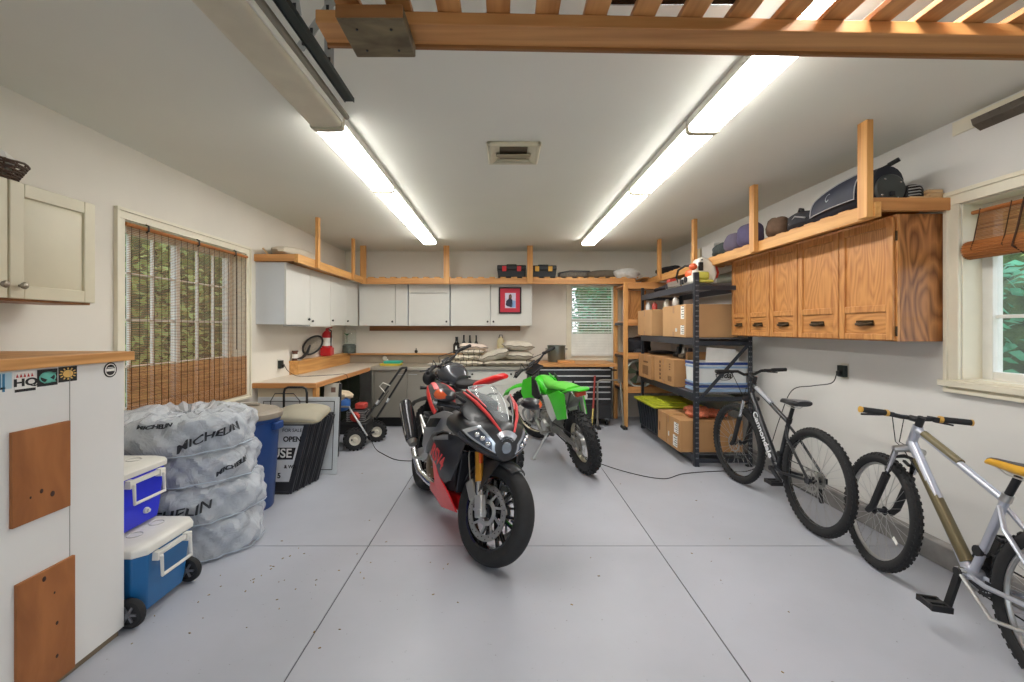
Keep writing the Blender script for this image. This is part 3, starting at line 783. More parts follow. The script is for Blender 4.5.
# --- black steel rack
br = thing('black_steel_rack', 'black steel shelving rack on the right holding brown cartons', 'shelving rack', (2.23, 5.56, 0))
XA, XB_, YA, YE = 1.95, 2.54, 4.65, 6.48
M_slot = mat('slot_pale_grey', (150,152,156), .6)  # pale grey slot marks down the rack uprights
def post(x, y, sx, sy):
    o = MB(); w_ = .045
    o.box(min(x, x+sx*w_), max(x, x+sx*w_), min(y, y+sy*.003), max(y, y+sy*.003), .01, 1.99)
    o.box(min(x, x+sx*.003), max(x, x+sx*.003), min(y, y+sy*w_), max(y, y+sy*w_), .01, 1.99)
    o.box(min(x, x+sx*.05), max(x, x+sx*.05), min(y, y+sy*.05), max(y, y+sy*.05), 0, .012)
    o.m(1)
    for k in range(36):
        z = .08+k*.052
        for q in (.014, .032):
            o.box(x+sx*q-.003, x+sx*q+.003, min(y-sy*.0006, y), max(y-sy*.0006, y), z, z+.014)
    return o.build('upright', [M_rackmetal, M_slot], br)
post(XA, YA, 1, 1); post(XB_, YA, -1, 1); post(XA, YE, 1, -1); post(XB_, YE, -1, -1)
M_wire = mat('wire_deck', (140,142,146), .4, metal=.6)
for z in (.115, .745, 1.315, 1.885):
    MB().box(XA-.002, XA+.018, YA+.045, YE-.045, z-.075, z).build('long_beam', M_rackmetal, br, bevel=.003)
    MB().box(XB_-.018, XB_, YA+.045, YE-.045, z-.075, z).build('long_beam', M_rackmetal, br, bevel=.003)
    for y in (YA+.002, YE-.022): MB().box(XA+.045, XB_-.045, y, y+.02, z-.075, z-.03).build('end_beam', M_rackmetal, br, bevel=.003)
    o = MB()
    for k in range(30): o.cyl((XA+.01, YA+.06+k*.06, z-.004), (XB_-.01, YA+.06+k*.06, z-.004), .0035, n=5)
    for k in range(5): o.cyl((XA+.06+k*.11, YA+.05, z-.008), (XA+.06+k*.11, YE-.05, z-.008), .0035, n=5)
    o.build('wire_deck', M_wire, br)
MB().bar((XA+.02, YA-.008, .66), (XB_-.03, YA-.008, 1.27), .004, .035, up=(0,0,1)).build('brace', M_rackmetal, br)
# ================================================================ CLUTTER
def carton(label, x0, x1, y0, y1, z0, h, m=None, tape='x', labels=(), print_=(), group='brown cardboard cartons on the steel rack'):
    t = thing('cardboard_box', label, 'box', ((x0+x1)/2, (y0+y1)/2, z0), group=group)
    z0 += .003; z1 = z0+h
    MB().box(x0, x1, y0, y1, z0, z1-.004).build('carton', m or M_card, t, bevel=.004)
    if tape == 'y':
        xm = (x0+x1)/2; o = MB().box(x0, x1, (y0+y1)/2-.002, (y0+y1)/2+.002, z1-.004, z1-.002)
        o.box(xm-.025, xm+.025, y0, y1, z1-.004, z1-.0025).box(xm-.025, xm+.025, y0-.0012, y0, z1-.07, z1-.004)
    else:
        ym = (y0+y1)/2; o = MB().box(x0, x1, ym-.025, ym+.025, z1-.004, z1-.0025).box(x0-.0012, x0, ym-.025, ym+.025, z1-.09, z1-.004).box(x0-.0012, x0, ym-.025, ym+.025, z0, z0+.06)
    o.build('tape', M_tape, t)
    for (face, a, b_, r0, r1) in labels:
        o = MB().box(x0-.0016, x0, a, b_, z0+r0, z0+r1) if face == 'x' else MB().box(a, b_, y0-.0016, y0, z0+r0, z0+r1)
        s = o.build('shipping_label', M_label, t)
        o = MB(); n = 5
        for k in range(n):
            zz = z0+r0+(r1-r0)*(k+.6)/n; w_ = (b_-a)*(.75 if k % 2 else .5)
            if face == 'x': o.box(x0-.0022, x0-.0016, a+.006, a+.006+w_, zz, zz+(r1-r0)*.06)
            else: o.box(a+.006, a+.006+w_, y0-.0022, y0-.0016, zz, zz+(r1-r0)*.06)
        o.build('print', M_ink, s)
    if print_:
        o = MB()
        for (a, zz, w_, hh) in print_:
            o.box(x0-.0014, x0, a, a+w_, z0+zz, z0+zz+hh)
        o.build('printed_marks', mat('carton_print', (110,76,44), .8), t)
    return t
# shelf 2 (z 1.315)
carton('brown carton at the far end of the rack shelf above the middle one', 1.90, 2.42, 5.86, 6.46, 1.316, .345, M_card2)
carton('long brown carton with two white labels on the upper rack shelf by the near upright', 1.94, 2.50, 4.86, 5.56, 1.316, .36, M_card2, labels=[('x', 4.90, 4.99, .20, .34), ('x', 4.90, 5.00, .03, .13), ('x', 5.10, 5.15, .06, .10)])
# shelf 3
carton('brown carton with printed marks at the far end of the middle rack shelf', 1.90, 2.40, 5.88, 6.42, .746, .315, M_card, print_=[(6.0+.05*k, .05, .035, .12) for k in range(5)]+[(6.0, .21, .2, .02)])
carton('long brown carton with taped seams in the middle of the middle rack shelf', 1.93, 2.32, 5.17, 5.86, .746, .315, M_card, print_=[(5.25+.03*k, .05, .018, .06) for k in range(4)]+[(5.60, .04+.05*k, .05, .03) for k in range(5)]+[(5.28, .18+.03*k, .04, .015) for k in range(3)])
carton('shallow brown carton lid lying behind the blue and white bin', 2.06, 2.30, 5.10, 5.16, .90, .25, M_card)
# bottom
big = carton('largest brown carton, on the floor level shelf with two white labels', 1.84, 2.50, 4.76, 5.44, .116, .335, M_card, labels=[('x', 4.80, 4.92, .18, .29), ('x', 4.83, 4.95, .03, .15), ('x', 5.07, 5.10, .10, .15)], print_=[(5.15, .02, .002, .29), (5.36, .10, .03, .10)])
# red mesh sacks on the big carton
M_rmesh = mat('red_mesh_bag', (206,116,84), .7, var=.35, scale=60)
for i, (x, y, w_) in enumerate(((2.10, 4.95, .12), (2.30, 4.97, .13), (2.2, 5.2, .14))):
    o = MB(); st = len(o.V); o.ell((x, y, .492), w_, .15, .032, 20, 10, p=.8)
    for v in o.V[st:]: v.z += .012*math.sin(v.x*60)*math.cos(v.y*48)
    tag(o.build('mesh_bag', M_rmesh), ['flat orange-red mesh bag nearest the rack upright on the largest carton', 'flat orange-red mesh bag behind the bicycle wheel on the largest carton', 'flat orange-red mesh bag farthest back on the largest carton'][i], 'bag', 'red mesh bags on the carton')
# tote
t = thing('storage_tote', 'black storage tote with a yellow-green lid at the far end of the bottom shelf', 'storage tote', (2.12, 5.9, .116))
def tapered(o, x0, x1, y0, y1, z0, z1, k):
    o.add([(x0+k, y0+k, z0), (x1-k, y0+k, z0), (x1-k, y1-k, z0), (x0+k, y1-k, z0), (x0, y0, z1), (x1, y0, z1), (x1, y1, z1), (x0, y1, z1)], [(3,2,1,0), (4,5,6,7), (0,1,5,4), (1,2,6,5), (2,3,7,6), (3,0,4,7)])
    return o
o = tapered(MB(), 1.83, 2.40, 5.50, 6.28, .118, .45, .04)
for k in range(7): o.bar((1.862, 5.58+k*.1, .13), (1.826, 5.58+k*.1, .43), .02, .012, up=(0,1,0))
o.build('bin', mat('tote_black', (32,36,42), .5), t, bevel=.006)
M_lid = mat('tote_lid_yellow', (172,178,44), .45, var=.12)
o = MB().box(1.80, 2.43, 5.47, 6.31, .45, .478).box(1.86, 2.37, 5.53, 6.25, .478, .492).box(1.98, 2.25, 5.62, 6.16, .492, .505)
o.build('lid', M_lid, t, bevel=.008)
# blue and white bin with script logo
t = thing('white_bin', 'white waxed carton with blue bands and an oval script logo on the middle shelf', 'box', (2.27, 4.9, .746))
tapered(MB(), 2.02, 2.53, 4.73, 5.07, .748, 1.065, .012).build('bin', mat('bin_white', (222,224,222), .5), t, bevel=.006)
M_nav = mat('bin_blue', (40,66,132), .45); M_lb = mat('bin_pale_blue', (150,176,206), .5)
for z0, z1, m_ in ((1.035, 1.062, M_nav), (1.0, 1.02, M_lb), (.80, .825, M_nav), (.755, .785, M_lb), (.835, .85, M_lb)):
    MB().box(2.018, 2.532, 4.726-.002, 5.072, z0, z1).build('band', m_, t)
o = MB().lathe([(.082,0),(.09,0),(.09,.001),(.082,.001)], None, 40, True).xf(axis_m((2.29, 4.727, .925), (0,-1,0)) @ Matrix.Identity(4))
for v in o.V: v.z = .925+(v.z-.925)*.55
o2 = MB(); text(o2, 'Elda', .085, (2.29, 4.728, .925), (1,0,0), (0,0,1), shear=.3, bold=.002)
for v in o2.V: o.V.append(v)
nb = len(o.V)-len(o2.V)
for f in o2.F: o.F.append([i+nb for i in f]); o.M.append(0)
o.build('oval_logo', M_ink, t)
for (x0, x1, z, a, lb) in ((2.13, 2.44, 1.15, 4, 'white sheet standing upright in the blue banded bin'), (2.36, 2.50, 1.11, -5, 'smaller white card leaning in the blue banded bin beside the sheet')):
    o = MB().obox(((x0+x1)/2, 4.80 if a > 0 else 4.84, z-.04), (x1-x0, .004, .19), Matrix.Rotation(R(a), 3, 'Y'))
    tag(o.build('paper_sheet', M_label), lb, 'paper', 'sheets standing in the white bin')
# small things on the rack: shelf above cartons (under the top deck)
def lump(name, label, cat, c, r, m_, seed=0, group=None, amp=.12, build=True):
    o = MB().ell(c, *r, 20, 12, p=.75); rnd = random.Random(seed); ph = [rnd.uniform(0, 6) for _ in range(6)]
    for v in o.V:
        d = v-Vector(c); k = 1+amp*(math.sin(d.x/r[0]*3+ph[0])*math.sin(d.y/r[1]*4+ph[1])+.6*math.sin(d.z/r[2]*5+ph[2]+d.x/r[0]*4)+.4*math.sin(d.y/r[1]*9+ph[3]))
        v.x = c[0]+d.x*k; v.y = c[1]+d.y*k; v.z = max(c[2]-r[2]*.96, c[2]+d.z*k)
    if not build: return o
    return tag(o.build(name, m_), label, cat, group)
M_dkfab = mat('dark_fabric', (34,34,40), .8, var=.3, scale=20); M_greyfab = mat('grey_fabric', (98,96,98), .85, var=.25, scale=12)
M_brfab = mat('brown_fabric', (104,80,62), .85, var=.2, scale=18); M_purp = mat('mauve_grey_fabric', (104,96,116), .8, var=.15, scale=9)
# top deck of the rack: chainsaw, blower, engine kit
M_or = mat('saw_orange', (226,96,36), .4); M_pw = mat('plastic_pale', (222,218,206), .45); M_ylw = mat('yellow_green_plastic', (196,190,84), .5)
t = thing('chainsaw', 'orange and white chainsaw with a black loop handle on the top of the rack', 'chainsaw', (2.1, 5.0, 1.89))
MB().box(2.0, 2.18, 4.86, 5.16, 1.895, 1.99).build('engine_housing', M_pw, t, bevel=.025)
o = MB().ell((2.09, 5.02, 2.0), .085, .13, .07, 16, 8, p=.6); o.build('top_cover', M_or, t)
MB().tube([(2.0, 5.2, 1.93), (1.985, 5.24, 2.0), (1.99, 5.2, 2.08), (2.03, 5.1, 2.115), (2.08, 5.0, 2.10), (2.14, 4.93, 2.03), (2.16, 4.9, 1.95)], .012, 8).build('front_handle', M_black, t)
MB().tube([(2.05, 4.9, 1.98), (2.05, 4.83, 1.99), (2.05, 4.79, 1.95), (2.05, 4.81, 1.91), (2.05, 4.88, 1.90)], .014, 8).build('rear_handle', M_or, t)
MB().box(1.99, 1.995, 5.16, 5.55, 1.91, 1.97).build('guide_bar', M_steel, t, bevel=.002)
o = MB().cyl((1.995, 4.99, 1.95), (1.985, 4.99, 1.95), .035, n=16).build('starter_cover', M_dkmetal, t)
MB().box(1.975, 1.99, 5.04, 5.12, 1.905, 1.96).build('air_grille', M_black, t, bevel=.004)
t = thing('backpack_blower', 'white, yellow and red backpack blower standing at the near end of the rack top', 'leaf blower', (2.24, 4.85, 1.89))
o = MB()
o.prism([(2.12, 4.86, 1.90), (2.33, 4.86, 1.90), (2.355, 4.86, 2.02), (2.335, 4.86, 2.12), (2.27, 4.86, 2.20), (2.20, 4.86, 2.235), (2.155, 4.86, 2.20), (2.15, 4.86, 2.08)], (0, .16, 0)); o.build('casing', M_pw, t, bevel=.02)
MB().prism([(2.335, 4.88, 1.95), (2.37, 4.88, 1.96), (2.385, 4.88, 2.03), (2.365, 4.88, 2.11), (2.335, 4.88, 2.11)], (0, .13, 0)).build('side_guard', mat('blower_red', (176,52,36), .4), t, bevel=.008)
MB().box(2.12, 2.25, 4.80, 4.86, 1.93, 2.03).build('fuel_tank', M_ylw, t, bevel=.02)
MB().box(2.13, 2.28, 4.78, 4.87, 1.892, 1.925).build('base', M_ylw, t, bevel=.008)
MB().box(2.155, 2.20, 4.84, 4.87, 2.05, 2.16).build('engine_cover', M_black, t, bevel=.006)
MB().ell((2.10, 4.86, 2.10), .04, .05, .045, 12, 8).build('air_filter', mat('blower_orange', (222,92,48), .4), t)
MB().cyl((2.19, 4.858, 2.19), (2.19, 4.85, 2.19), .009, n=10).build('knob', M_black, t)
for ob in KIDS(t):
    ob.data.transform(Matrix.Translation((-.13+2.24-2.24, -.12, 0)))
    ob.data.transform(Matrix.Diagonal((1, 1, .8, 1)))
t = thing('string_trimmer_head', 'small red and white engine powerhead beyond the chainsaw on the rack top', 'power tool', (2.08, 5.55, 1.89))
MB().box(2.0, 2.14, 5.50, 5.66, 1.895, 1.97).build('engine', M_pw, t, bevel=.02)
MB().box(2.01, 2.12, 5.53, 5.63, 1.97, 2.02).build('cover', mat('tool_red', (180,60,50), .45), t, bevel=.012)
MB().cyl((2.0, 5.57, 1.93), (1.98, 5.57, 1.93), .03, n=14).build('recoil_starter', M_dkmetal, t)
lump('folded_tarp', 'grey-green folded tarp at the back of the rack top beside the blower', 'tarp', (2.46, 4.95, 1.96), (.10, .22, .065), mat('tarp_grey_green', (150,154,138), .7), 3)
lump('folded_tarp', 'dark bundle at the far end of the rack top', 'tarp', (2.2, 6.1, 1.94), (.16, .25, .045), M_dkfab, 5)
MBt = MB()
# things peeking between the boxes on the black rack
for i, (x, y, z, r, m_, lb) in enumerate(((2.15, 6.2, 1.09, (.18,.2,.022), M_black, 'dark tool lying on the farther carton of the middle shelf'),)):
    lump('hand_tool', lb, 'tool', (x, y, z), r, m_, i)
for i, (y, w_) in enumerate(((5.25, .08), (5.42, .07), (5.60, .07))):
    o = MB().lathe([(w_*.9, 0), (w_, .01), (w_, .03), (w_*.5, .05), (w_*.3, .12), (0, .125)], axis_m((2.15, y, 1.068), (0,0,1)), 18)
    tag(o.build('spool', [M_dkmetal, M_steel, M_black][i]), ['dark metal spool standing nearest on the middle taped carton', 'silvery spool in the middle of the three on the taped carton', 'black spool farthest of the three on the taped carton'][i], 'spool', 'spools on the carton')
for i, (x, y, c_) in enumerate(((2.0, 6.3, (200,200,196)), (2.02, 6.1, (180,70,60)), (2.05, 5.72, (214,206,190)), (2.0, 5.3, (190,186,180)))):
    o = MB().lathe([(.035,0),(.036,.005),(.036,.07),(.03,.08),(.018,.084),(.018,.10),(0,.101)], axis_m((x, y, 1.316+.349 if i < 2 else 1.68), (0,0,1)), 16)
    tag(o.build('spray_can', mat('can_%d' % i, c_, .35)), ['pale can at the far end on top of the far upper carton', 'red can on top of the far upper carton', 'cream can at the far end of the near upper carton top', 'grey can nearer the upright on the near upper carton top'][i], 'can', 'cans on the upper cartons')
# things in the timber rack
lump('tool_bag', 'black lumpy tool bag on the second shelf of the corner timber rack', 'bag', (1.98, 6.75, 1.16), (.17, .15, .125), M_dkfab, 8)
lump('power_tool', 'dark grey power tool on the corner rack shelf in front of the black bag', 'power tool', (2.0, 6.62, 1.08), (.11, .07, .045), M_dkmetal, 9)
op = thing('oak_door_panel', 'spare oak cabinet door standing on the top shelf of the corner timber rack', 'cabinet door', (1.95, 6.7, 1.52))
MB().box(1.80, 2.08, 6.66, 6.68, 1.522, 1.97).build('panel', M_oakz, op, bevel=.004)
MB().box(1.81, 2.07, 6.65, 6.66, 1.53, 1.565).build('rail', M_oaky, op, bevel=.004)
MB().box(1.81, 1.85, 6.65, 6.66, 1.565, 1.96).build('stile', M_oakz, op, bevel=.004)
fn = thing('box_fan', 'round pale metal fan on the lower shelf of the corner timber rack', 'fan', (1.98, 6.66, .55))
o = MB().tube([(1.98+.20*math.cos(a*PI/16), 6.62, .76+.20*math.sin(a*PI/16)) for a in range(32)], .013, 8, closed=True).tube([(1.98+.20*math.cos(a*PI/16), 6.72, .76+.20*math.sin(a*PI/16)) for a in range(32)], .013, 8, closed=True)
o.build('guard_ring', mat('fan_pale', (190,196,188), .4), fn)
MB().lathe([(.195,0),(.2,.0),(.2,.09),(.195,.09)], axis_m((1.98, 6.72, .76), (0,-1,0)), 32, True).build('shroud', mat('fan_shroud', (176,184,176), .4, metal=.3), fn)
o = MB()
for k in range(5):
    a = k*2*PI/5; c, s_ = math.cos(a), math.sin(a); c2, s2 = math.cos(a+.7), math.sin(a+.7)
    o.prism([(1.98+.03*c, 6.68, .76+.03*s_), (1.98+.17*c, 6.66, .76+.17*s_), (1.98+.17*c2, 6.69, .76+.17*s2), (1.98+.03*c2, 6.69, .76+.03*s2)], (0, .003, 0))
o.build('blades', mat('fan_blade', (86,96,76), .5), fn)
MB().cyl((1.98, 6.65, .76), (1.98, 6.72, .76), .04, n=16).build('hub', M_dkmetal, fn)
MB().box(1.86, 2.10, 6.60, 6.74, .55, .565).build('foot', M_dkmetal, fn)

# --- on the back high shelf
def toolbox(x0, x1, y0, y1, z, h, lc, label):
    t = thing('tool_box', label, 'tool box', ((x0+x1)/2, (y0+y1)/2, z), group='plastic tool boxes on the high shelf')
    m_ = mat('tool_box_plastic', (30,32,34), .5)
    tapered(MB(), x0, x1, y0, y1, z+.001, z+h*.55, .012).build('base', m_, t, bevel=.006)
    MB().box(x0-.004, x1+.004, y0-.004, y1+.004, z+h*.56, z+h*.93).build('lid', m_, t, bevel=.012)
    xm = (x0+x1)/2
    MB().tube([(xm-.08, y0+.08, z+h*.93), (xm-.07, y0+.08, z+h), (xm+.07, y0+.08, z+h), (xm+.08, y0+.08, z+h*.93)], .009, 6).build('handle', m_, t)
    for q in (.24, .76):
        MB().box(x0+(x1-x0)*q-.032, x0+(x1-x0)*q+.032, y0-.02, y0-.005, z+h*.45, z+h*.85).build('latch', mat('latch_%s' % lc[0], lc[1], .4), t, bevel=.005)
toolbox(-.10, .33, 6.86, 7.1, 2.184, .20, ('red', (196,42,48)), 'black tool box with two red latches on the high back shelf')
toolbox(.405, .79, 6.86, 7.1, 2.184, .195, ('yellow', (214,160,50)), 'black tool box with two yellow latches right of the shelf post')
t = thing('long_bundle', 'long low grey bundle with diamond mesh lying on the high back shelf', 'bundle', (1.4, 7.0, 2.185))
o = MB().ell((1.06, 6.98, 2.235), .24, .09, .05, 20, 10, p=.5); o.build('mesh_end', mat('grey_webbing', (112,106,96), .8, var=.4, scale=70), t)
lump('x', '', '', (1.62, 7.0, 2.245), (.42, .10, .06), None, 12, build=False, amp=.05).build('rolled_cover', mat('brown_grey_cover', (104,94,80), .85, var=.2), t)
MB().tube([(.83, 6.93, 2.2), (.86, 6.92, 2.26), (1.0, 6.9, 2.285), (1.3, 6.9, 2.28)], .01, 6).build('edge_tube', M_dkmetal, t)
lump('plastic_bag', 'crumpled white plastic bag hanging over the high back shelf edge near the corner', 'bag', (1.86, 6.86, 2.235), (.18, .10, .075), mat('bag_white', (206,204,198), .45, var=.1, scale=20), 14, amp=.16)
# --- on the right high shelf
ZS = 2.181
lump('dark_duffel', 'dark soft duffel bag at the far corner of the right high shelf', 'bag', (2.36, 6.55, ZS+.055), (.14, .3, .055), M_dkfab, 21)
for i, (y0, y1, lb) in enumerate(((5.72, 6.02, 'cream flat carton standing at the far part of the right high shelf'), (5.33, 5.66, 'white flat carton standing beside the cream one on the right high shelf'))):
    tag(MB().box(2.46, 2.54, y0, y1, ZS+.001, ZS+.24).build('flat_carton', mat('carton_pale_%d' % i, [(206,196,166), (210,208,204)][i], .7), bevel=.004), lb, 'box', 'pale cartons on the right high shelf')
for i in range(3):
    o = MB().tube([(2.27+i*.05, 5.15, ZS+.012+i*.0), (2.29+i*.05, 6.15, ZS+.012)], .011, 8)
    tag(o.build('tent_pole', M_dkmetal), 'dark metal pole lying along the right high shelf', 'pole', 'metal poles on the right high shelf')
lump('small_pouch', 'small dark pouch with a pale patch on the right high shelf', 'bag', (2.30, 4.82, ZS+.065), (.055, .15, .065), mat('pouch_dark', (44,54,54), .7, var=.5, scale=30), 22)
lump('folded_bag', 'mauve-grey folded bag on the right high shelf left of a post', 'bag', (2.31, 4.56, ZS+.09), (.085, .15, .09), M_purp, 23, amp=.06)
lump('folded_bag', 'purple-blue folded bag against the second post of the right high shelf', 'bag', (2.31, 4.27, ZS+.11), (.095, .16, .11), mat('purple_blue_fabric', (92,84,118), .8, var=.2, scale=7), 24, amp=.06)
lump('brown_pack', 'brown fabric pack on the right high shelf just past the second post', 'bag', (2.31, 3.83, ZS+.085), (.085, .11, .085), M_brfab, 25, amp=.08)
t = thing('gear_bag', 'black bag with curved carry loops lying between the brown pack and the golf bag', 'bag', (2.4, 3.5, ZS))
lump('x', '', '', (2.36, 3.52, ZS+.07), (.11, .22, .068), None, 26, build=False).build('bag_body', M_dkfab, t)
for y in (3.62, 3.42): MB().tube([(2.34, y-.07, ZS+.10), (2.35, y-.04, ZS+.17), (2.37, y+.02, ZS+.19), (2.38, y+.08, ZS+.13)], .012, 6).build('carry_loop', M_black, t)
MB().tube([(2.262, 3.42, ZS+.07), (2.25, 3.52, ZS+.10), (2.265, 3.62, ZS+.06)], .006, 6).build('piping', mat('piping_grey', (150,146,146), .6), t)
t = thing('golf_bag', 'navy-black golf bag with pale piping lying on the right high shelf above the oak cabinets', 'golf bag', (2.38, 3.0, ZS))
gl = Loft([(-.42, .08, .07, .075, 2.2), (-.30, .10, .10, .098, 2.4), (-.1, .12, .11, .115, 2.4), (.1, .125, .11, .12, 2.3), (.2, .125, .10, .118, 2.2)])
o = gl.mesh(MB()); Mg = Matrix.Translation((2.38, 3.02, ZS)) @ Matrix.Rotation(R(-90), 4, 'Z'); o.xf(Mg); o.build('bag_body', mat('navy_black_nylon', (34,36,48), .6, var=.2, scale=10), t)
o = MB(); gl.patch(o, quadpatch([(.12, 195), (.72, 200), (.78, 120), (.2, 130)]), .012, depth=.02); o.xf(Mg); o.build('pocket', mat('navy_nylon', (40,44,60), .55, var=.2), t)
o = MB(); pp = [gl.pt(.12+.6*k/10, R(195+.5*k), .016) for k in range(11)]+[gl.pt(.72+.06*k/6, R(200-80*k/6), .016) for k in range(1, 7)]+[gl.pt(.78-.58*k/10, R(120+k), .016) for k in range(1, 11)]
pp += [gl.pt(.2-.08*k/6, R(130+65*k/6), .016) for k in range(1, 6)]
o.tube(pp, .004, 5, closed=True); o.xf(Mg); o.build('piping', mat('piping_pale', (176,174,178), .6), t)
o = MB(); vs, fs = text_mesh('C', .06, shear=.3); st = 0
for v in vs: 
    q = gl.pt(.42+v.x*1.2, R(170-v.y*500), .0155); o.V.append(q)
o.F = [list(f) for f in fs]; o.M = [0]*len(fs); o.xf(Mg); o.build('emblem', mat('emblem_pale', (190,196,200), .5), t)
MB().tube([(2.33, 3.35, ZS+.15), (2.33, 3.2, ZS+.21), (2.34, 3.05, ZS+.235), (2.35, 2.95, ZS+.2)], .016, 8).build('carry_strap', M_black, t)
MB().ell((2.40, 3.28, ZS+.21), .035, .07, .035, 14, 8).build('club_cover', M_black, t)
t = thing('drum_case', 'black round studded golf travel case end beside the near post of the right high shelf', 'case', (2.4, 2.86, ZS))
MB().cyl((2.385, 2.93, ZS+.098), (2.385, 2.80, ZS+.098), .095, .092, 28).build('shell', mat('case_black', (62,66,66), .45), t, bevel=.008)
for k in range(4):
    a = k*PI/2+.6; MB().ell((2.385+.07*math.cos(a), 2.799, ZS+.098+.07*math.sin(a)), .006, .004, .006, 8, 6).build('stud', M_chrome, t)
MB().box(2.37, 2.40, 2.785, 2.80, ZS+.05, ZS+.08).build('clasp', M_dkmetal, t, bevel=.004)
tag(MB().tube([(2.36, 3.10, ZS+.12), (2.40, 2.93, ZS+.245), (2.44, 2.86, ZS+.275)], .010, 8).tube([(2.43, 2.875, ZS+.268), (2.46, 2.83, ZS+.29)], .014, 10).build('club_shaft', M_black), 'black club shaft with a thicker grip end sticking up behind the near shelf post', 'golf club')
t = thing('caged_helmet', 'black helmet with a pale slotted cage at the near end of the right high shelf', 'helmet', (2.52, 2.82, ZS))
MB().ell((2.53, 2.84, ZS+.065), .062, .075, .065, 20, 12, p=.8).build('shell', M_black, t)
for k in range(5): MB().tube([(2.48, 2.79, ZS+.035+k*.018), (2.52, 2.758, ZS+.035+k*.018), (2.565, 2.785, ZS+.035+k*.018)], .003, 5).build('cage_bar', M_galv, t)
M_off = wood('offcut', (178,136,92), (222,188,142), 'x', 30, 2)
for k, (x0, x1, y0, y1, h, lb) in enumerate(((2.45, 2.62, 2.745, 2.95, .018, 'pale board under the offcuts at the near end of the right high shelf'), (2.57, 2.66, 2.745, 2.9, .02, 'second wooden offcut of the little stack by the window casing'), (2.56, 2.65, 2.745, 2.88, .02, 'topmost wooden offcut of the little stack by the window casing'))):
    z = [ZS+.016, ZS+.035, ZS+.056][k]
    tag(MB().box(x0, x1 if k else 2.66, y0, y1, z, z+h).build('wood_offcut', M_off, bevel=.002), lb, 'board', 'wooden offcuts on the right shelf')
# --- on the left high shelf
o = MB(); st = 0
lump('folded_blanket', 'pale beige folded cover lying on the left high shelf', 'cover', (-2.33, 5.05, 2.235), (.17, .36, .06), mat('beige_cover', (206,198,180), .8, var=.05), 31, amp=.05)
tag(MB().bar((-2.42, 4.66, 2.178), (-2.46, 4.64, 2.235), .03, .014).build('paint_paddle', M_off), 'small wooden paddle leaning at the near end of the left high shelf', 'paddle')
# --- basket at left edge
t = thing('wicker_basket', 'small dark wicker basket with white cloth on the cream cabinet', 'basket', (-2.33, 2.08, 2.08))
o = MB()
for k in range(9):
    r = .07+.006*k; o.tube([(-2.33+r*math.cos(a*PI/12), 2.07+r*math.sin(a*PI/12), 2.088+k*.011+.003*math.sin(a*PI/2+k*PI)) for a in range(24)], .0055, 5, closed=True)
for k in range(16):
    a = k*PI/8; o.tube([(-2.33+.068*math.cos(a), 2.07+.068*math.sin(a), 2.084), (-2.33+.12*math.cos(a), 2.07+.12*math.sin(a), 2.18)], .004, 5)
o.build('weave', mat('dark_wicker', (84,64,52), .7, var=.3, scale=40), t)
lump('x', '', '', (-2.34, 2.06, 2.185), (.09, .09, .05), None, 33, build=False, amp=.1).build('cloth', M_label, t)

# --- on the ledge and worktops
t = thing('fire_extinguisher', 'red fire extinguisher with a white label hanging on the left wall above the ledge', 'fire extinguisher', (-2.42, 6.12, 1.035))
M_fer = mat('extinguisher_red', (190,24,34), .3, coat=.5)
c = (-2.45, 6.30)
o = MB().lathe([(0,0),(.06,0),(.068,.01),(.068,.27),(.06,.31),(.035,.34),(.022,.35),(.022,.37),(0,.37)], axis_m((c[0], c[1], 1.035), (0,0,1)), 24); o.build('cylinder', M_fer, t)
o = MB().lathe([(.069,0),(.0695,0),(.0695,.11),(.069,.11)], axis_m((c[0], c[1], 1.175), (0,0,1)), 24, True); o.build('instruction_label', M_label, t)
MB().box(c[0]-.07, c[0]+.073, c[1]-.073, c[1]+.07, 1.04, 1.15).build('lower_bracket', M_fer, t, bevel=.01)
MB().bar((c[0]-.01, c[1], 1.41), (c[0]+.075, c[1]-.02, 1.425), .02, .012).bar((c[0]-.01, c[1], 1.405), (c[0]+.07, c[1]-.02, 1.385), .018, .008).build('lever_handle', M_fer, t)
MB().tube([(c[0]+.02, c[1], 1.40), (c[0]+.07, c[1]-.03, 1.38), (c[0]+.075, c[1]-.05, 1.28), (c[0]+.072, c[1]-.045, 1.17)], .009, 8).build('hose', M_black, t)
t = thing('desk_fan', 'black framed round fan leaning on the ledge left of the fire extinguisher', 'fan', (-2.44, 5.75, 1.03))
cen = V(-2.46, 5.86, 1.20); M_f = axis_m(cen, (.86, -.5, .08))
def ringz(Mx, a, b, r, n=28): return [Mx @ V(a*math.cos(k*2*PI/n), b*math.sin(k*2*PI/n), 0) for k in range(n)]
MB().tube([p for p in ringz(M_f, .095, .165, 0)], .012, 8, closed=True).build('guard_ring', M_black, t)
MB().add([M_f @ V(.09*math.cos(k*2*PI/28), .16*math.sin(k*2*PI/28), -.012) for k in range(28)]+[M_f @ V(.09*math.cos(k*2*PI/28), .16*math.sin(k*2*PI/28), -.02) for k in range(28)], [tuple(range(28)), tuple(range(55, 27, -1))]+[(k, 28+k, 28+(k+1) % 28, (k+1) % 28) for k in range(28)]).build('mesh_face', mat('fan_mesh', (134,124,110), .6, var=.2, scale=60), t)
MB().tube([(-2.47, 5.45, 1.045), (-2.46, 5.55, 1.06), (-2.45, 5.66, 1.11), (-2.45, 5.75, 1.2)], [.014, .016, .02, .012], 8).build('neck', M_black, t)
MB().box(-2.50, -2.43, 5.41, 5.48, 1.032, 1.045).build('foot', M_alu, t, bevel=.003)
t = thing('lidded_jar', 'brown lidded jar at the near end of the pine ledge on the left worktop', 'jar', (-2.49, 5.42, 1.031))
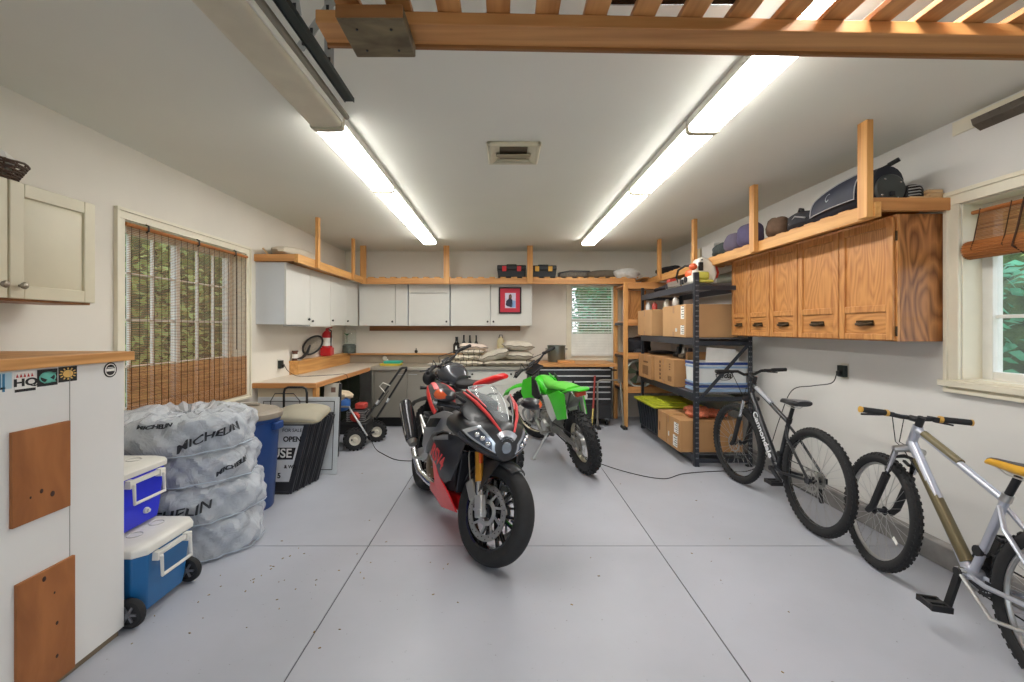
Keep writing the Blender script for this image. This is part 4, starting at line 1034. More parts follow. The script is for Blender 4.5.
MB().lathe([(0,0),(.036,0),(.036,.012),(.03,.014),(.03,.10),(.036,.102),(.036,.12),(0,.12)], axis_m((-2.49, 5.42, 1.031), (0,0,1)), 20).build('jar', mat('amber_brown', (94,58,42), .4), t)
MB().lathe([(.0305,0),(.031,0),(.031,.05),(.0305,.05)], axis_m((-2.49, 5.42, 1.06), (0,0,1)), 20, True).build('jar_label', M_label, t)
t = thing('glass_jar', 'clear jar half full of dark pieces with a green top in the back left corner', 'jar', (-2.40, 7.05, 1.021))
cx_, cy_ = -2.43, 7.15
MB().lathe([(0,0),(.10,0),(.105,.01),(.105,.36),(.10,.37),(0,.37)], axis_m((cx_, cy_, 1.021), (0,0,1)), 28).build('glass', glassy('jar_glass', (206,222,206), .05, .16), t)
MB().lathe([(0,0),(.096,0),(.098,.12),(.08,.14),(0,.135)], axis_m((cx_, cy_, 1.027), (0,0,1)), 24).build('contents', mat('dark_pieces', (20,20,20), .6, var=.5, scale=60), t)
MB().prism([(cx_-.05, cy_-.11, 1.345), (cx_, cy_-.11, 1.30), (cx_+.05, cy_-.11, 1.345), (cx_, cy_-.11, 1.325)], (0, .004, 0)).box(cx_-.003, cx_+.003, cy_-.11, cy_-.106, 1.18, 1.31).build('green_mark', mat('sprout_green', (36,96,58), .6), t)
M_cer = mat('white_ceramic', (222,220,210), .3)
t = thing('round_dial', 'small round pale knob plate on the ledge board near the corner', 'dial', (-1.85, 7.16, .93))
MB().lathe([(0,0),(.03,0),(.036,.006),(.03,.018),(0,.02)], axis_m((-1.88, 7.178, .945), (0,-1,0)), 20).build('dial', M_plate, t)
def basin(label, c, w, d, h, m_, name='tray', cat='tray'):
    x, y, z = c; o = MB(); tapered(o, x-w/2, x+w/2, y-d/2, y+d/2, z, z+h, .01)
    return tag(o.build(name, m_, bevel=.004), label, cat)
basin('yellow folded cloth under the teal one on the steel worktop', (-1.67, 6.75, .867), .30, .22, .028, mat('cloth_yellow', (218,196,72), .8), 'folded_cloth', 'cloth')
basin('teal folded cloth on the yellow one on the steel worktop', (-1.65, 6.78, .896), .25, .2, .035, mat('cloth_teal', (58,178,162), .8), 'folded_cloth', 'cloth')
basin('flat white tray lying on the steel worktop behind the motorcycle', (-.95, 6.95, .867), .42, .25, .014, M_cer)
o = MB().lathe([(0,0),(.024,0),(.026,.05),(.014,.06),(.014,.075),(0,.076)], axis_m((-1.80, 7.02, .867), (0,0,1)), 16); tag(o.build('small_bottle', M_cer), 'small white bottle beside the teal cloth', 'bottle')
t = thing('small_speaker', 'tiny black round object standing on the back ledge', 'speaker', (-1.39, 7.2, 1.021))
MB().ell((-1.39, 7.2, 1.05), .026, .026, .028, 14, 10).cyl((-1.39, 7.2, 1.06), (-1.39, 7.2, 1.10), .007, n=8).build('body', M_black, t)
# bottles behind the cushions
M_bot = mat('dark_bottle_glass', (18,20,20), .12, coat=.5)
def bottle(x, y, r, h, label, z=1.021, lab=False):
    t = thing('bottle', label, 'bottle', (x, y, z), group='dark bottles on the back ledge')
    MB().lathe([(0,0),(r,0),(r*1.02,.01),(r,h*.55),(r*.45,h*.72),(r*.38,h*.8),(r*.36,h),(0,h)], axis_m((x, y, z), (0,0,1)), 18).build('glass', M_bot, t)
    MB().cyl((x, y, z+h), (x, y, z+h+.014), r*.42, n=12).build('cap', M_black, t)
    if lab:
        MB().box(x-.03, x+.03, y-r-.003, y-r+.01, z+.05, z+.14).build('bottle_label', M_ink, t)
        MB().prism([(x-.018, y-r-.005, z+.06), (x+.018, y-r-.005, z+.06), (x+.01, y-r-.005, z+.11), (x, y-r-.005, z+.125), (x-.01, y-r-.005, z+.11)], (0, .002, 0)).build('bottle_emblem', M_label, t)
bottle(-.75, 7.20, .058, .245, 'widest dark bottle with a pale emblem, leftmost on the back ledge', lab=True)
bottle(-.635, 7.20, .034, .275, 'tall slim dark bottle right of the wide one')
bottle(-.54, 7.20, .034, .27, 'slim dark bottle, third from the left on the back ledge')
bottle(-.44, 7.20, .034, .27, 'slim dark bottle farthest right, above the striped cushions')
t = thing('cream_bottle', 'cream cylindrical bottle with a loop top behind the pillows', 'bottle', (-.05, 7.2, 1.021))
MB().lathe([(0,0),(.05,0),(.055,.01),(.055,.2),(.04,.225),(.03,.26),(0,.26)], axis_m((-.05, 7.2, 1.021), (0,0,1)), 18).build('cylinder', mat('cream_bottle', (214,200,156), .5), t)
MB().tube([(-.08, 7.18, 1.26), (-.07, 7.17, 1.31), (-.03, 7.17, 1.31), (-.02, 7.18, 1.26)], .006, 6).build('loop', M_dkmetal, t)
# pillows
M_pil = mat('grey_beige_linen', (196,188,172), .9, var=.05, scale=24, bump=.1); M_pil2 = mat('cream_cushion', (218,208,188), .9, var=.04)
M_pild = mat('pillow_piping_taupe', (120,112,98), .9)  # dark beige piping round the cushion edges
def pillow(label, c, w, d, h, rz=0, tilt=0, m_=None, stripes=0, name='cushion'):
    t = thing(name, label, 'cushion', c, group='cushions piled on the back worktop')
    nx, ny = 18, 14; top = []; bot = []
    for i in range(nx+1):
        for j in range(ny+1):
            u = -1+2*i/nx; v = -1+2*j/ny
            e = (1-abs(u)**3)*(1-abs(v)**3)
            pin = 1-.07*(1-abs(v)**2)*(abs(u)) ; pin2 = 1-.07*(1-abs(u)**2)*abs(v)
            th = h/2*(max(e, 0)**.45)+.003
            wob = .006*math.sin(u*9+v*5+c[0]*30)*(1-e)
            top.append(V(u*w/2*pin, v*d/2*pin2, h/2+th+wob)); bot.append(V(u*w/2*pin, v*d/2*pin2, h/2-th+wob))
    n1 = ny+1; T = len(top); fs = []
    for i in range(nx):
        for j in range(ny):
            a = i*n1+j; fs += [(a, a+1, a+n1+1, a+n1), (T+a, T+a+n1, T+a+n1+1, T+a+1)]
    ring = [j for j in range(ny)]+[i*n1+ny for i in range(nx)]+[nx*n1+j for j in range(ny, 0, -1)]+[i*n1 for i in range(nx, 0, -1)]
    for q in range(len(ring)):
        a, b_ = ring[q], ring[(q+1) % len(ring)]; fs.append((a, b_, T+b_, T+a))
    M = Matrix.Translation(V(*c)) @ Matrix.Rotation(R(rz), 4, 'Z') @ Matrix.Rotation(R(tilt), 4, 'Y')
    o = MB().add(top+bot, fs).xf(M); o.build('cover', m_ or M_pil, t)
    MB().tube([M @ ((top[q]+bot[q])/2) for q in ring], .006, 5, closed=True).build('piping', M_pild, t)
    if stripes:
        for k in range(stripes):
            u = -.7+1.4*k/(stripes-1); i = round((u+1)/2*nx)
            o = MB(); pts = [M @ (top[i*n1+j]+V(0,0,.002)) for j in range(n1)]+[M @ (bot[i*n1+j]-V(0,0,.002)) for j in range(ny, -1, -1)]
            o.tube(pts, .0045, 4, closed=True); o.build('stripe', mat('cushion_stripe', (70,60,52), .8), t)
    return t
pillow('striped cream cushion lying lowest at the left of the pile', (-.54, 6.72, .867), .50, .42, .085, 0, 0, M_pil2, 5)
pillow('striped cream cushion second from the bottom at the left of the pile', (-.52, 6.72, .955), .46, .40, .075, 4, 0, M_pil2, 5)
pillow('striped cushion second from the top of the left pile', (-.46, 6.72, 1.035), .38, .38, .07, -6, 0, M_pil2, 4)
pillow('plain cream cushion on top of the left pile', (-.46, 6.74, 1.10), .42, .38, .09, 6, 4, mat('cream_top', (222,204,190), .9))
pillow('flat linen cushion lowest in the middle of the pile', (-.08, 6.72, .867), .44, .42, .085, 0)
pillow('large linen cushion leaning in the middle with its corner raised', (-.10, 6.70, .955), .46, .42, .15, -8, -16)
pillow('linen cushion lowest of the right pile', (.22, 6.72, .867), .42, .42, .085, 3)
pillow('linen cushion in the middle of the right pile', (.22, 6.72, .958), .42, .42, .125, -4, 2)
pillow('linen cushion on top of the right pile', (.20, 6.72, 1.088), .44, .42, .14, 5, 3)
lump('cloth_heap', 'white crumpled cloth at the left end of the cushion pile', 'cloth', (-.86, 6.8, .91), (.09, .12, .045), M_label, 41)
# bucket
t = thing('metal_pot', 'grey metal stock pot on the pine worktop by the small window', 'pot', (.85, 6.95, .905))
MB().lathe([(0,0),(.128,0),(.135,.01),(.135,.235),(.142,.24),(.142,.25),(.13,.25),(.13,.015),(0,.015)], axis_m((.80, 6.95, .906), (0,0,1)), 32).build('pot', mat('galv_pot', (120,128,122), .35, metal=.7), t)
for s_ in (-1, 1): MB().tube([(.80+s_*.137, 6.92, 1.10), (.80+s_*.165, 6.93, 1.10), (.80+s_*.165, 6.97, 1.10), (.80+s_*.137, 6.98, 1.10)], .006, 6).build('handle', M_dkmetal, t)
tag(MB().box(.80, 1.04, 6.66, 6.86, .906, .94).build('wood_block', M_pine, bevel=.004), 'small pine board beside the metal pot on the chest worktop', 'board')
# framed picture
t = thing('framed_picture', 'black framed photograph with a wide red mount hanging on a white cabinet door', 'picture', (.20, 6.96, 1.65))
x0, x1, z0, z1 = -.08, .265, 1.64, 2.045
for bx_ in ((x0, x0+.022, z0, z1), (x1-.022, x1, z0, z1), (x0+.022, x1-.022, z0, z0+.022), (x0+.022, x1-.022, z1-.022, z1)):
    pass
o = MB()
o.box(x0, x0+.022, 6.945, 6.968, z0, z1).box(x1-.022, x1, 6.945, 6.968, z0, z1).box(x0+.022, x1-.022, 6.945, 6.968, z0, z0+.022).box(x0+.022, x1-.022, 6.945, 6.968, z1-.022, z1)
o.build('frame', M_black, t, bevel=.002)
MB().box(x0+.02, x1-.02, 6.955, 6.966, z0+.02, z1-.02).build('mount', mat('mount_red', (196,44,66), .6, var=.1), t)
ph = MB().box(.015, .18, 6.953, 6.955, 1.725, 1.955).build('photograph', mat('photo_sky', (206,196,216), .5, var=.1, scale=20), t)
def flat(n, pts, m_): MB().prism([(x-.005, 6.9528, z+.035) for x, z in pts], (0, -.0006, 0)).build(n, m_, ph)
flat('photo_background', [(.12,1.70),(.182,1.70),(.182,1.80),(.13,1.81)], mat('photo_blue', (132,168,216), .5))
flat('photo_figure', [(.03,1.74),(.05,1.72),(.12,1.70),(.14,1.75),(.13,1.82),(.09,1.84),(.04,1.80)], mat('photo_navy', (24,30,58), .5))
flat('photo_hair', [(.075,1.83),(.12,1.83),(.125,1.88),(.105,1.905),(.08,1.89)], mat('photo_brown', (118,72,48), .5))
flat('photo_face', [(.092,1.85),(.112,1.85),(.114,1.875),(.102,1.885),(.09,1.875)], mat('photo_skin', (206,164,130), .5))
# ================================================================ LEFT SIDE FLOOR THINGS
# bagged tires ----------------------------------------------------------
M_bag = glassy('milky_plastic', (228,234,240), .25, .56)
_nt = M_bag.node_tree; _n = _nt.nodes.new('ShaderNodeTexNoise'); _n.inputs['Scale'].default_value = 9; _n.inputs['Detail'].default_value = 5; _n.inputs['Distortion'].default_value = 1.6
_tc = _nt.nodes.new('ShaderNodeTexCoord'); _nt.links.new(_tc.outputs['Object'], _n.inputs['Vector']); _b = _nt.nodes.new('ShaderNodeBump'); _b.inputs['Strength'].default_value = .9; _b.inputs['Distance'].default_value = .035
_nt.links.new(_n.outputs['Fac'], _b.inputs['Height']); _nt.links.new(_b.outputs['Normal'], _nt.nodes['Principled BSDF'].inputs['Normal'])
M_bagp = mat('bag_print', (26,30,38), .5)
def bagged_tire(c, r, h, seed, label, texts=(), bulge=0, drape=None):
    t = thing('bagged_tire', label, 'tire', c, group='tires in clear plastic bags')
    x, y, z = c; rnd = random.Random(seed); ph = [rnd.uniform(0, 6.28) for _ in range(12)]
    # the tire inside
    ti = MB().lathe([(r*.50,.03),(r*.54,.018),(r*.74,.014),(r*.83,.035),(r*.855,h*.3),(r*.855,h*.7),(r*.83,h-.04),(r*.74,h-.018),(r*.54,h-.02),(r*.50,h-.035)], Matrix.Translation(Vector(c)), 36, True)
    ti.build('tire', mat('bagged_tire_rubber', (66,82,104), .6), t)
    def rad(a, u):
        """bag radius at angle a and height fraction u"""
        f = math.sin(PI*min(max(u, .0), 1))**.35 if 0 < u < 1 else 0
        b = r*(.90+.115*f)
        b += .016*math.sin(5*a+ph[0]+u*4)*f + .010*math.sin(11*a+ph[1]-u*7) + .006*math.sin(23*a+ph[2]+u*11) + .010*math.sin(3*a+ph[3])
        b += bulge*max(0, math.cos(a-R(195)))**3*f
        return b
    def fold(a, u): return .008*math.sin(7*a+ph[4])+.005*math.sin(17*a+ph[5]+u*9)+.004*math.sin(29*a+ph[6])
    n, k = 110, 15; vs = []; fs = []
    H = h*1.04
    for i in range(k+1):
        u = i/k
        for j in range(n):
            a = 2*PI*j/n; q = rad(a, u); vs.append(V(x+q*math.cos(a), y+q*math.sin(a), max(z+.002, z+H*u+fold(a, u)*(1 if i else .2))))
    for i in range(k):
        for j in range(n): fs.append((i*n+j, i*n+(j+1) % n, (i+1)*n+(j+1) % n, (i+1)*n+j))
    base = len(vs); rings = [.85, .68, .5, .3, .12]
    last = k*n
    for q_, f_ in enumerate(rings):
        for j in range(n):
            a = 2*PI*j/n; q = rad(a, 1)*f_
            dz = .014*math.sin(6*a+q_*1.7+ph[7])+.010*math.sin(13*a-q_*2.3+ph[8])+.006*math.sin(27*a+ph[9]) - (.03 if f_ < .55 else 0)
            vs.append(V(x+q*math.cos(a), y+q*math.sin(a), z+H+.010+dz*(1 if drape else .5)))
        nb = base+q_*n
        for j in range(n): fs.append((last+j, last+(j+1) % n, nb+(j+1) % n, nb+j))
        last = nb
    fs.append(tuple(range(last, last+n)))
    fs.append(tuple(reversed(range(n))))
    MB().add(vs, fs).build('plastic_bag', M_bag, t, sharp=24)
    for (body, size, a0, u0, rot, sp) in texts:
        tv, tf = text_mesh(body, size, shear=.25, bold=.0015, depth=.001); o = MB(); cr_, sr = math.cos(R(rot)), math.sin(R(rot)); P = []
        for v in tv:
            px, pz = v.x*sp*cr_-v.y*sr, v.x*sp*sr+v.y*cr_
            a = R(a0)+px/r; u = u0+pz/H; q = rad(a, u)+.014+v.z
            P.append(V(x+q*math.cos(a), y+q*math.sin(a), z+H*u+fold(a, u)))
        o.add(P, tf).build('bag_lettering', M_bagp, t)
    # tie-off ribbon band round the bag
    MB().tube([V(x+(rad(a, .12)+.004)*math.cos(a), y+(rad(a, .12)+.004)*math.sin(a), z+H*.10+.01*math.sin(a*2+ph[1])) for a in [2*PI*j/60 for j in range(60)]], .0035, 5, closed=True).build('hem', mat('bag_hem', (176,188,198), .4), t)
    return t
cx_, cy_ = -1.985, 3.02
bagged_tire((cx_-.03, cy_+.0, .002), .368, .215, 1, 'bagged tire at the bottom of the stack, resting on the floor')
bagged_tire((cx_-.04, cy_+.01, .228), .370, .205, 2, 'bagged tire second from the bottom with lettering across its bag', [('MICHELIN', .072, -78, .45, 9, 1.25)])
bagged_tire((cx_-.07, cy_+.03, .444), .365, .19, 3, 'bagged tire second from the top, with a small print at its right', [('MICHELIN', .034, -28, .55, 14, 1.2)])
bagged_tire((cx_-.10, cy_, .645), .375, .215, 4, 'bagged tire on top of the stack with large black lettering on its bag', [('MICHELIN', .062, -40, .50, 16, 1.3), ('MICHELIN', .03, -82, .88, 6, 1.2)], bulge=.10, drape=True)
# loose gathered plastic at the left of the top bag
lump('x', '', '', (-2.33, 2.86, .80), (.17, .2, .11), None, 55, build=False, amp=.16).build('gathered_bag_end', M_bag, ROOTS[-1])

# trash can --------------------------------------------------------------
t = thing('trash_can', 'dark blue round trash can with a beige domed lid behind the bagged tires', 'trash can', (-2.03, 3.61, 0))
M_tcb = mat('can_blue', (28,64,124), .4, var=.05); M_tcl = mat('lid_taupe', (148,139,124), .5)
c = (-2.03, 3.61, 0)
kr, kz = .86, 1.035
def PR(p): return [(r_*kr, z_*kz) for r_, z_ in p]
MB().lathe(PR([(0,.0),(.205,.0),(.215,.012),(.262,.66),(.272,.665),(.275,.70),(.262,.705),(.25,.70),(.2,.03),(0,.03)]), Matrix.Translation(c), 40).build('can_body', M_tcb, t)
MB().lathe(PR([(.288,.690),(.292,.70),(.292,.728),(.275,.738),(.262,.735),(.25,.752),(.12,.775),(0,.778)]), Matrix.Translation(c), 40).build('lid', M_tcl, t)
MB().box(c[0]-.09, c[0]+.09, c[1]-.02, c[1]+.02, .80, .825).build('lid_handle', M_tcl, t, bevel=.01)
for s_ in (-1, 1): MB().box(c[0]+s_*.235-.02, c[0]+s_*.235+.02, c[1]-.06, c[1]+.06, .62, .68).build('side_grip', M_tcb, t, bevel=.008)

# coolers -----------------------------------------------------------------
M_cw = mat('cooler_white', (222,220,212), .45)
def cooler(label, x0, x1, y0, y1, z0, h, blue, blue_name, wheels=False, k=.02, group=None):
    t = thing('cooler', label, 'cooler', ((x0+x1)/2, (y0+y1)/2, z0)); mb_ = mat(blue_name, blue, .4, coat=.2)
    hb = h*.86; zb = z0+(.035 if wheels else .002)
    o = MB(); c = .045   # chamfered corners
    def ring(z, i):
        a, b_, p, q = x0+i, x1-i, y0+i, y1-i
        return [(a+c, p, z), (b_-c, p, z), (b_, p+c, z), (b_, q-c, z), (b_-c, q, z), (a+c, q, z), (a, q-c, z), (a, p+c, z)]
    def stack(o, rs):
        n = 8; vs = [v for r_ in rs for v in r_]; fs = [tuple(reversed(range(n))), tuple(range(len(vs)-n, len(vs)))]
        for i in range(len(rs)-1): fs += [(i*n+j, i*n+(j+1) % n, (i+1)*n+(j+1) % n, (i+1)*n+j) for j in range(n)]
        return o.add(vs, fs)
    stack(o, [ring(zb, k*1.4), ring(zb+.05, k), ring(z0+hb, 0)]); o.build('body', mb_, t, bevel=.006)
    o = MB(); stack(o, [ring(z0+hb+.001, -.008), ring(z0+hb+.03, -.010), ring(z0+h-.012, -.004), ring(z0+h, .02)]); lid = o.build('lid', M_cw, t, bevel=.004)
    for (a, b_) in ((.25, .35), (.75, .35), (.25, .72), (.75, .72)):
        MB().lathe([(.032,0),(.036,0),(.036,.003),(.032,.003)], Matrix.Translation((x0+(x1-x0)*a, y0+(y1-y0)*b_, z0+h)), 20, True).build('cup_ring', mat('cup_ring_grey', (196,194,190), .5), lid)
    ym = (y0+y1)/2; zt = z0+hb-.025; w_ = (y1-y0)*.26
    o = MB()
    o.tube([(x1+.004, ym-w_, zt), (x1+.03, ym-w_, zt-.005), (x1+.034, ym-w_, zt-.10), (x1+.036, ym+w_, zt-.10), (x1+.03, ym+w_, zt-.005), (x1+.004, ym+w_, zt)], .009, 8)
    o.box(x1-.01, x1+.028, ym-w_-.02, ym-w_+.015, zt-.02, zt+.02).box(x1-.01, x1+.028, ym+w_-.015, ym+w_+.02, zt-.02, zt+.02).box(x1-.004, x1+.02, ym-w_, ym+w_, zt-.006, zt+.014)
    o.build('handle', M_cw, t, bevel=.003)
    return t
lo = cooler('larger wheeled teal-blue cooler with a white lid standing on the floor', -2.28, -1.725, 2.16, 2.55, 0, .375, (22,98,154), 'cooler_teal', True)
for y in (2.15, 2.545):
    wv = MB().lathe([(0,-.012),(.042,-.012),(.046,-.02),(.062,-.018),(.069,-.008),(.069,.008),(.062,.018),(.046,.02),(.042,.012),(0,.012)], axis_m((-1.765, y, .072), (0,1,0)), 28).build('wheel', M_rubber, lo)
    o = MB()
    for k in range(6):
        a = k*PI/3; o.obox((-1.765+.024*math.cos(a), y-.015, .072+.024*math.sin(a)), (.032, .008, .010), Matrix.Rotation(-a, 3, 'Y'))
    o.cyl((-1.765, y-.012, .072), (-1.765, y-.026, .072), .011, n=12); o.build('hub_spokes', mat('hub_grey', (112,112,116), .5), wv)
up = cooler('smaller royal-blue cooler standing on the wheeled cooler', -2.36, -1.885, 2.19, 2.57, .386, .32, (18,36,214), 'cooler_royal', k=.016)
o = MB().lathe([(0,0),(.016,0),(.016,.012),(.009,.014),(.009,.024),(0,.026)], axis_m((-1.90, 2.41, .455), (1,0,0)), 16); o.build('drain_plug', M_cw, up)

# leaning boards and signs -------------------------------------------------
M_sgn = mat('sign_white', (212,214,216), .5); M_sfr = mat('sign_frame_black', (44,44,48), .5, var=.15)
t = thing('leaning_door_panel', 'white cabinet door panel with black edging leaning under the end of the left worktop', 'board', (-1.95, 5.0, 0))
MB().prism([(-2.02, 5.02, .005), (-1.84, 5.02, .005), (-1.83, 5.10, .80), (-2.01, 5.10, .80)], (0, .02, 0)).build('panel', mat('panel_cream', (216,210,196), .5), t)
MB().bar((-1.838, 5.01, .005), (-1.828, 5.09, .80), .016, .03, up=(1,0,0)).bar((-2.02, 5.01, .012), (-1.835, 5.01, .012), .02, .02).build('black_edging', M_sfr, t)
MB().prism([(-1.935, 5.092, .70), (-1.885, 5.092, .70), (-1.885, 5.098, .755), (-1.935, 5.098, .755)], (0, -.003, 0)).build('paper_sticker', mat('sticker_brown', (126,96,84), .7), t)
t = thing('white_sheet_board', 'large pale board with a thin black outline leaning behind the signs', 'board', (-2.0, 4.45, 0))
zq = lambda z: 4.40+.10*z
def brd(x0, x1, z0, z1, off=0): return [(x0, zq(z0)-off, z0), (x1, zq(z0)-off, z0), (x1, zq(z1)-off, z1), (x0, zq(z1)-off, z1)]
MB().prism(brd(-2.42, -1.62, .005, .74), (0, .012, 0)).build('sheet', mat('sheet_pale', (198,202,204), .5), t)
o = MB(); a, b_, p, q = -2.36, -1.665, .05, .70
for e in (((a, p), (b_, p)), ((b_, p), (b_, q)), ((b_, q), (a, q)), ((a, q), (a, p))):
    o.bar((e[0][0], zq(e[0][1])-.002, e[0][1]), (e[1][0], zq(e[1][1])-.002, e[1][1]), .005, .005)
o.build('outline', M_ink, t)
t = thing('handled_frame', 'black metal handle frame standing behind the seat pad on the signs', 'frame', (-2.0, 4.3, 0))
MB().tube([(-2.10, 4.34, .02), (-2.10, 4.34, .80), (-2.09, 4.34, .84), (-2.06, 4.34, .855), (-1.92, 4.34, .855), (-1.89, 4.34, .84), (-1.88, 4.34, .80), (-1.88, 4.34, .02)], .011, 8).build('tube_frame', M_black, t)
t = thing('wire_basket_handle', 'thin grey wire handle arch beside the black frame', 'wire handle', (-2.12, 4.36, 0))
MB().tube([(-2.24, 4.37, .02), (-2.24, 4.37, .72), (-2.20, 4.37, .79), (-2.02, 4.37, .79), (-1.96, 4.37, .72), (-1.96, 4.37, .02)], .005, 6).build('wire', M_dkmetal, t)
# folded a-frame signs
labs = ['folded sandwich board sign in front of the stack, with black and white wording', 'second folded sandwich board sign from the front', 'third folded sandwich board sign from the front', 'fourth folded sandwich board sign from the front', 'rearmost folded sandwich board sign of the stack']
for i in range(5):
    y = 3.885+i*.08; dx = i*.0; xl, xr = -2.30, -1.835
    t = thing('sandwich_board', labs[i], 'sign', ((xl+xr)/2, y, 0), group='folded sandwich board signs')
    lean = .10
    for s_, dy in (('front_board', 0), ('rear_board', .045)):
        def P(x, z, off=0): return V(x+(.135*(z/.60) if x > -2.0 else .02*z/.6)+.02*i, y+dy+lean*z-off, z+.004)
        o = MB(); o.prism([P(xl, 0), P(xr, 0), P(xr, .60), P(xl, .60)], (0, .016, 0)); b2 = o.build(s_, M_sfr, t, bevel=.003)
        o = MB()
        for (q0, q1) in (((xl, 0), (xr, 0)), ((xr, 0), (xr, .6)), ((xr, .6), (xl, .6))):
            o.bar(P(*q0)+V(0, .008, 0), P(*q1)+V(0, .008, 0), .036, .022, up=(0,1,0))
        o.build('rim', M_sfr, b2, bevel=.003)
        if i == 0 and s_ == 'front_board':
            f = MB().prism([P(xl+.03, .10, .003), P(xr-.028, .10, .003), P(xr-.028, .57, .003), P(xl+.03, .57, .003)], (0, .002, 0)).build('sign_face', M_sgn, b2)
            ydir = P(xr, .5)-P(xr, 0); ydir.x = 0
            def put(body, size, x, z, m_, nm, **k):
                o = MB(); text(o, body, size, P(x, z, .0055)-V(.0,0,0), (1,0,0), tuple(ydir), **k); return o.build(nm, m_, b2)
            xo = -2.155
            o = MB().prism([P(-2.28, .285, .0045), P(xr-.045, .285, .0045), P(xr-.045, .385, .0045), P(-2.28, .385, .0045)], (0, .001, 0)); o.build('black_band', M_ink, b2)
            put('HOUSE', .105, -2.005, .335, M_label, 'lettering', bold=.002)
            put('FOR SALE', .04, -1.95, .53, M_ink, 'lettering'); put('OPEN', .06, -1.93, .455, M_ink, 'lettering', bold=.002)
            put('& WA', .04, -1.885, .225, M_ink, 'lettering', bold=.001); put('5', .06, -1.96, .15, M_ink, 'lettering', bold=.002)
t = thing('seat_pad', 'beige rounded seat pad lying on top of the folded signs', 'seat pad', (-1.93, 4.05, .64))
nx, ny = 20, 14; M = Matrix.Translation((-1.815, 4.06, .635)) @ Matrix.Rotation(R(10), 4, 'X')
st = MB(); lf = Loft([(-.225, 0, .11, .012, 3), (-.205, .012, .17, .03, 3), (-.08, .022, .19, .05, 3), (.08, .022, .19, .05, 3), (.19, .012, .175, .036, 3), (.215, 0, .12, .012, 3)])
lf.mesh(st, 18, 28).xf(M).build('pad', mat('seat_pad_beige', (158,152,134), .9, var=.05), t)
MB().tube([M @ lf.pt(k/24, 0, .002) for k in range(25)]+[M @ lf.pt(1-k/24, PI, .002) for k in range(25)], .006, 5, closed=True).build('piping', mat('pad_piping', (150,140,114), .9), t)

# wheeled machine under the worktop ----------------------------------------
t = thing('wheeled_engine_machine', 'small wheeled engine machine with red and blue parts and a long black push handle', 'garden machine', (-1.72, 5.5, 0))
def knobby_wheel(o, c, ax, r, w, n=20, kn=.012):
    M = axis_m(c, ax)
    o.lathe([(r*.5,-w/2),(r*.85,-w/2),(r*.96,-w*.35),(r*.97,w*.35),(r*.85,w/2),(r*.5,w/2)], M, 28, True)
    for k in range(n):
        a = 2*PI*k/n
        for s_ in (-1, 1):
            st = len(o.V); o.obox((0,0,0), (.018+kn, .022, w*.42)); o.xf(M @ Matrix.Rotation(a+s_*.08, 4, 'Z') @ Matrix.Translation((r*.98, 0, s_*w*.24)), st)
    return o
for c in ((-1.735, 5.29, .128), (-1.60, 5.70, .128)):
    ax = (.35, -.94, 0)
    wv = knobby_wheel(MB(), c, ax, .118, .085, 18).build('wheel', M_rubber, t)
    M = axis_m(c, ax)
    MB().lathe([(0,-.03),(.055,-.03),(.064,-.044),(.064,.05),(.05,.04),(.03,.035),(.02,.055),(0,.056)], M, 24).build('rim', mat('rim_cream', (206,200,184), .5), wv)
MB().cyl((-1.76, 5.24, .128), (-1.58, 5.76, .128), .013, n=10).build('axle', M_dkmetal, t)
MB().box(-1.98, -1.62, 5.36, 5.66, .16, .30).build('chassis', M_black, t, bevel=.02)
MB().box(-1.86, -1.66, 5.40, 5.60, .30, .44).build('engine', mat('engine_dark', (48,46,48), .5, var=.3, scale=30), t, bevel=.02)
o = MB()
for k in range(6): o.box(-1.87, -1.65, 5.39, 5.61, .31+k*.021, .318+k*.021)
o.build('cooling_fins', M_alu, t)
MB().lathe([(0,0),(.055,0),(.06,.02),(.045,.04),(0,.045)], axis_m((-1.76, 5.39, .37), (0,-1,0)), 24).build('recoil_cover', M_tool if 'M_tool' in globals() else mat('tool_red', (180,60,50), .45), t)
MB().box(-1.78, -1.66, 5.42, 5.56, .45, .52).build('air_cleaner', mat('tool_red', (180,60,50), .45), t, bevel=.015)
MB().ell((-1.93, 5.42, .53), .10, .10, .10, 18, 12, p=.8).build('blue_tank', mat('tank_blue', (52,104,176), .45), t)
lump('x', '', '', (-1.95, 5.4, .62), (.14, .10, .06), None, 61, build=False, amp=.2).build('gloves', mat('glove_cream', (206,188,160), .9, var=.2), t)
o = MB()
o.tube([(-1.98, 5.33, .44), (-1.98, 5.33, .50), (-1.80, 5.30, .50), (-1.78, 5.30, .44)], .012, 8).tube([(-1.80, 5.31, .48), (-1.68, 5.30, .30), (-1.60, 5.32, .16)], .012, 8); o.build('front_guard', M_alu, t)
for (a, b_) in (((-1.68, 5.45, .30), (-1.29, 5.58, .89)), ((-1.58, 5.62, .30), (-1.24, 5.76, .88))):
    a = V(*a); b_ = V(*b_); h = MB().tube([a, a.lerp(b_, .5), b_], .013, 8).build('handle_tube', M_black, t)
    MB().cyl(a.lerp(b_, .34), a.lerp(b_, .42), .02, n=10).build('clamp', M_alu, h)
MB().tube([(-1.29, 5.58, .89), (-1.275, 5.585, .915), (-1.255, 5.63, .925), (-1.23, 5.74, .92), (-1.24, 5.76, .88)], .015, 8).build('grip_bar', M_black, t)
MB().tube([(-1.44, 5.5, .64), (-1.50, 5.48, .72), (-1.46, 5.49, .76), (-1.38, 5.52, .72)], .006, 6).build('control_lever', M_pw, t)
MB().tube([(-1.70, 5.45, .34), (-1.6, 5.35, .45), (-1.5, 5.45, .50), (-1.4, 5.52, .66)], .005, 5).build('cable', M_black, t)

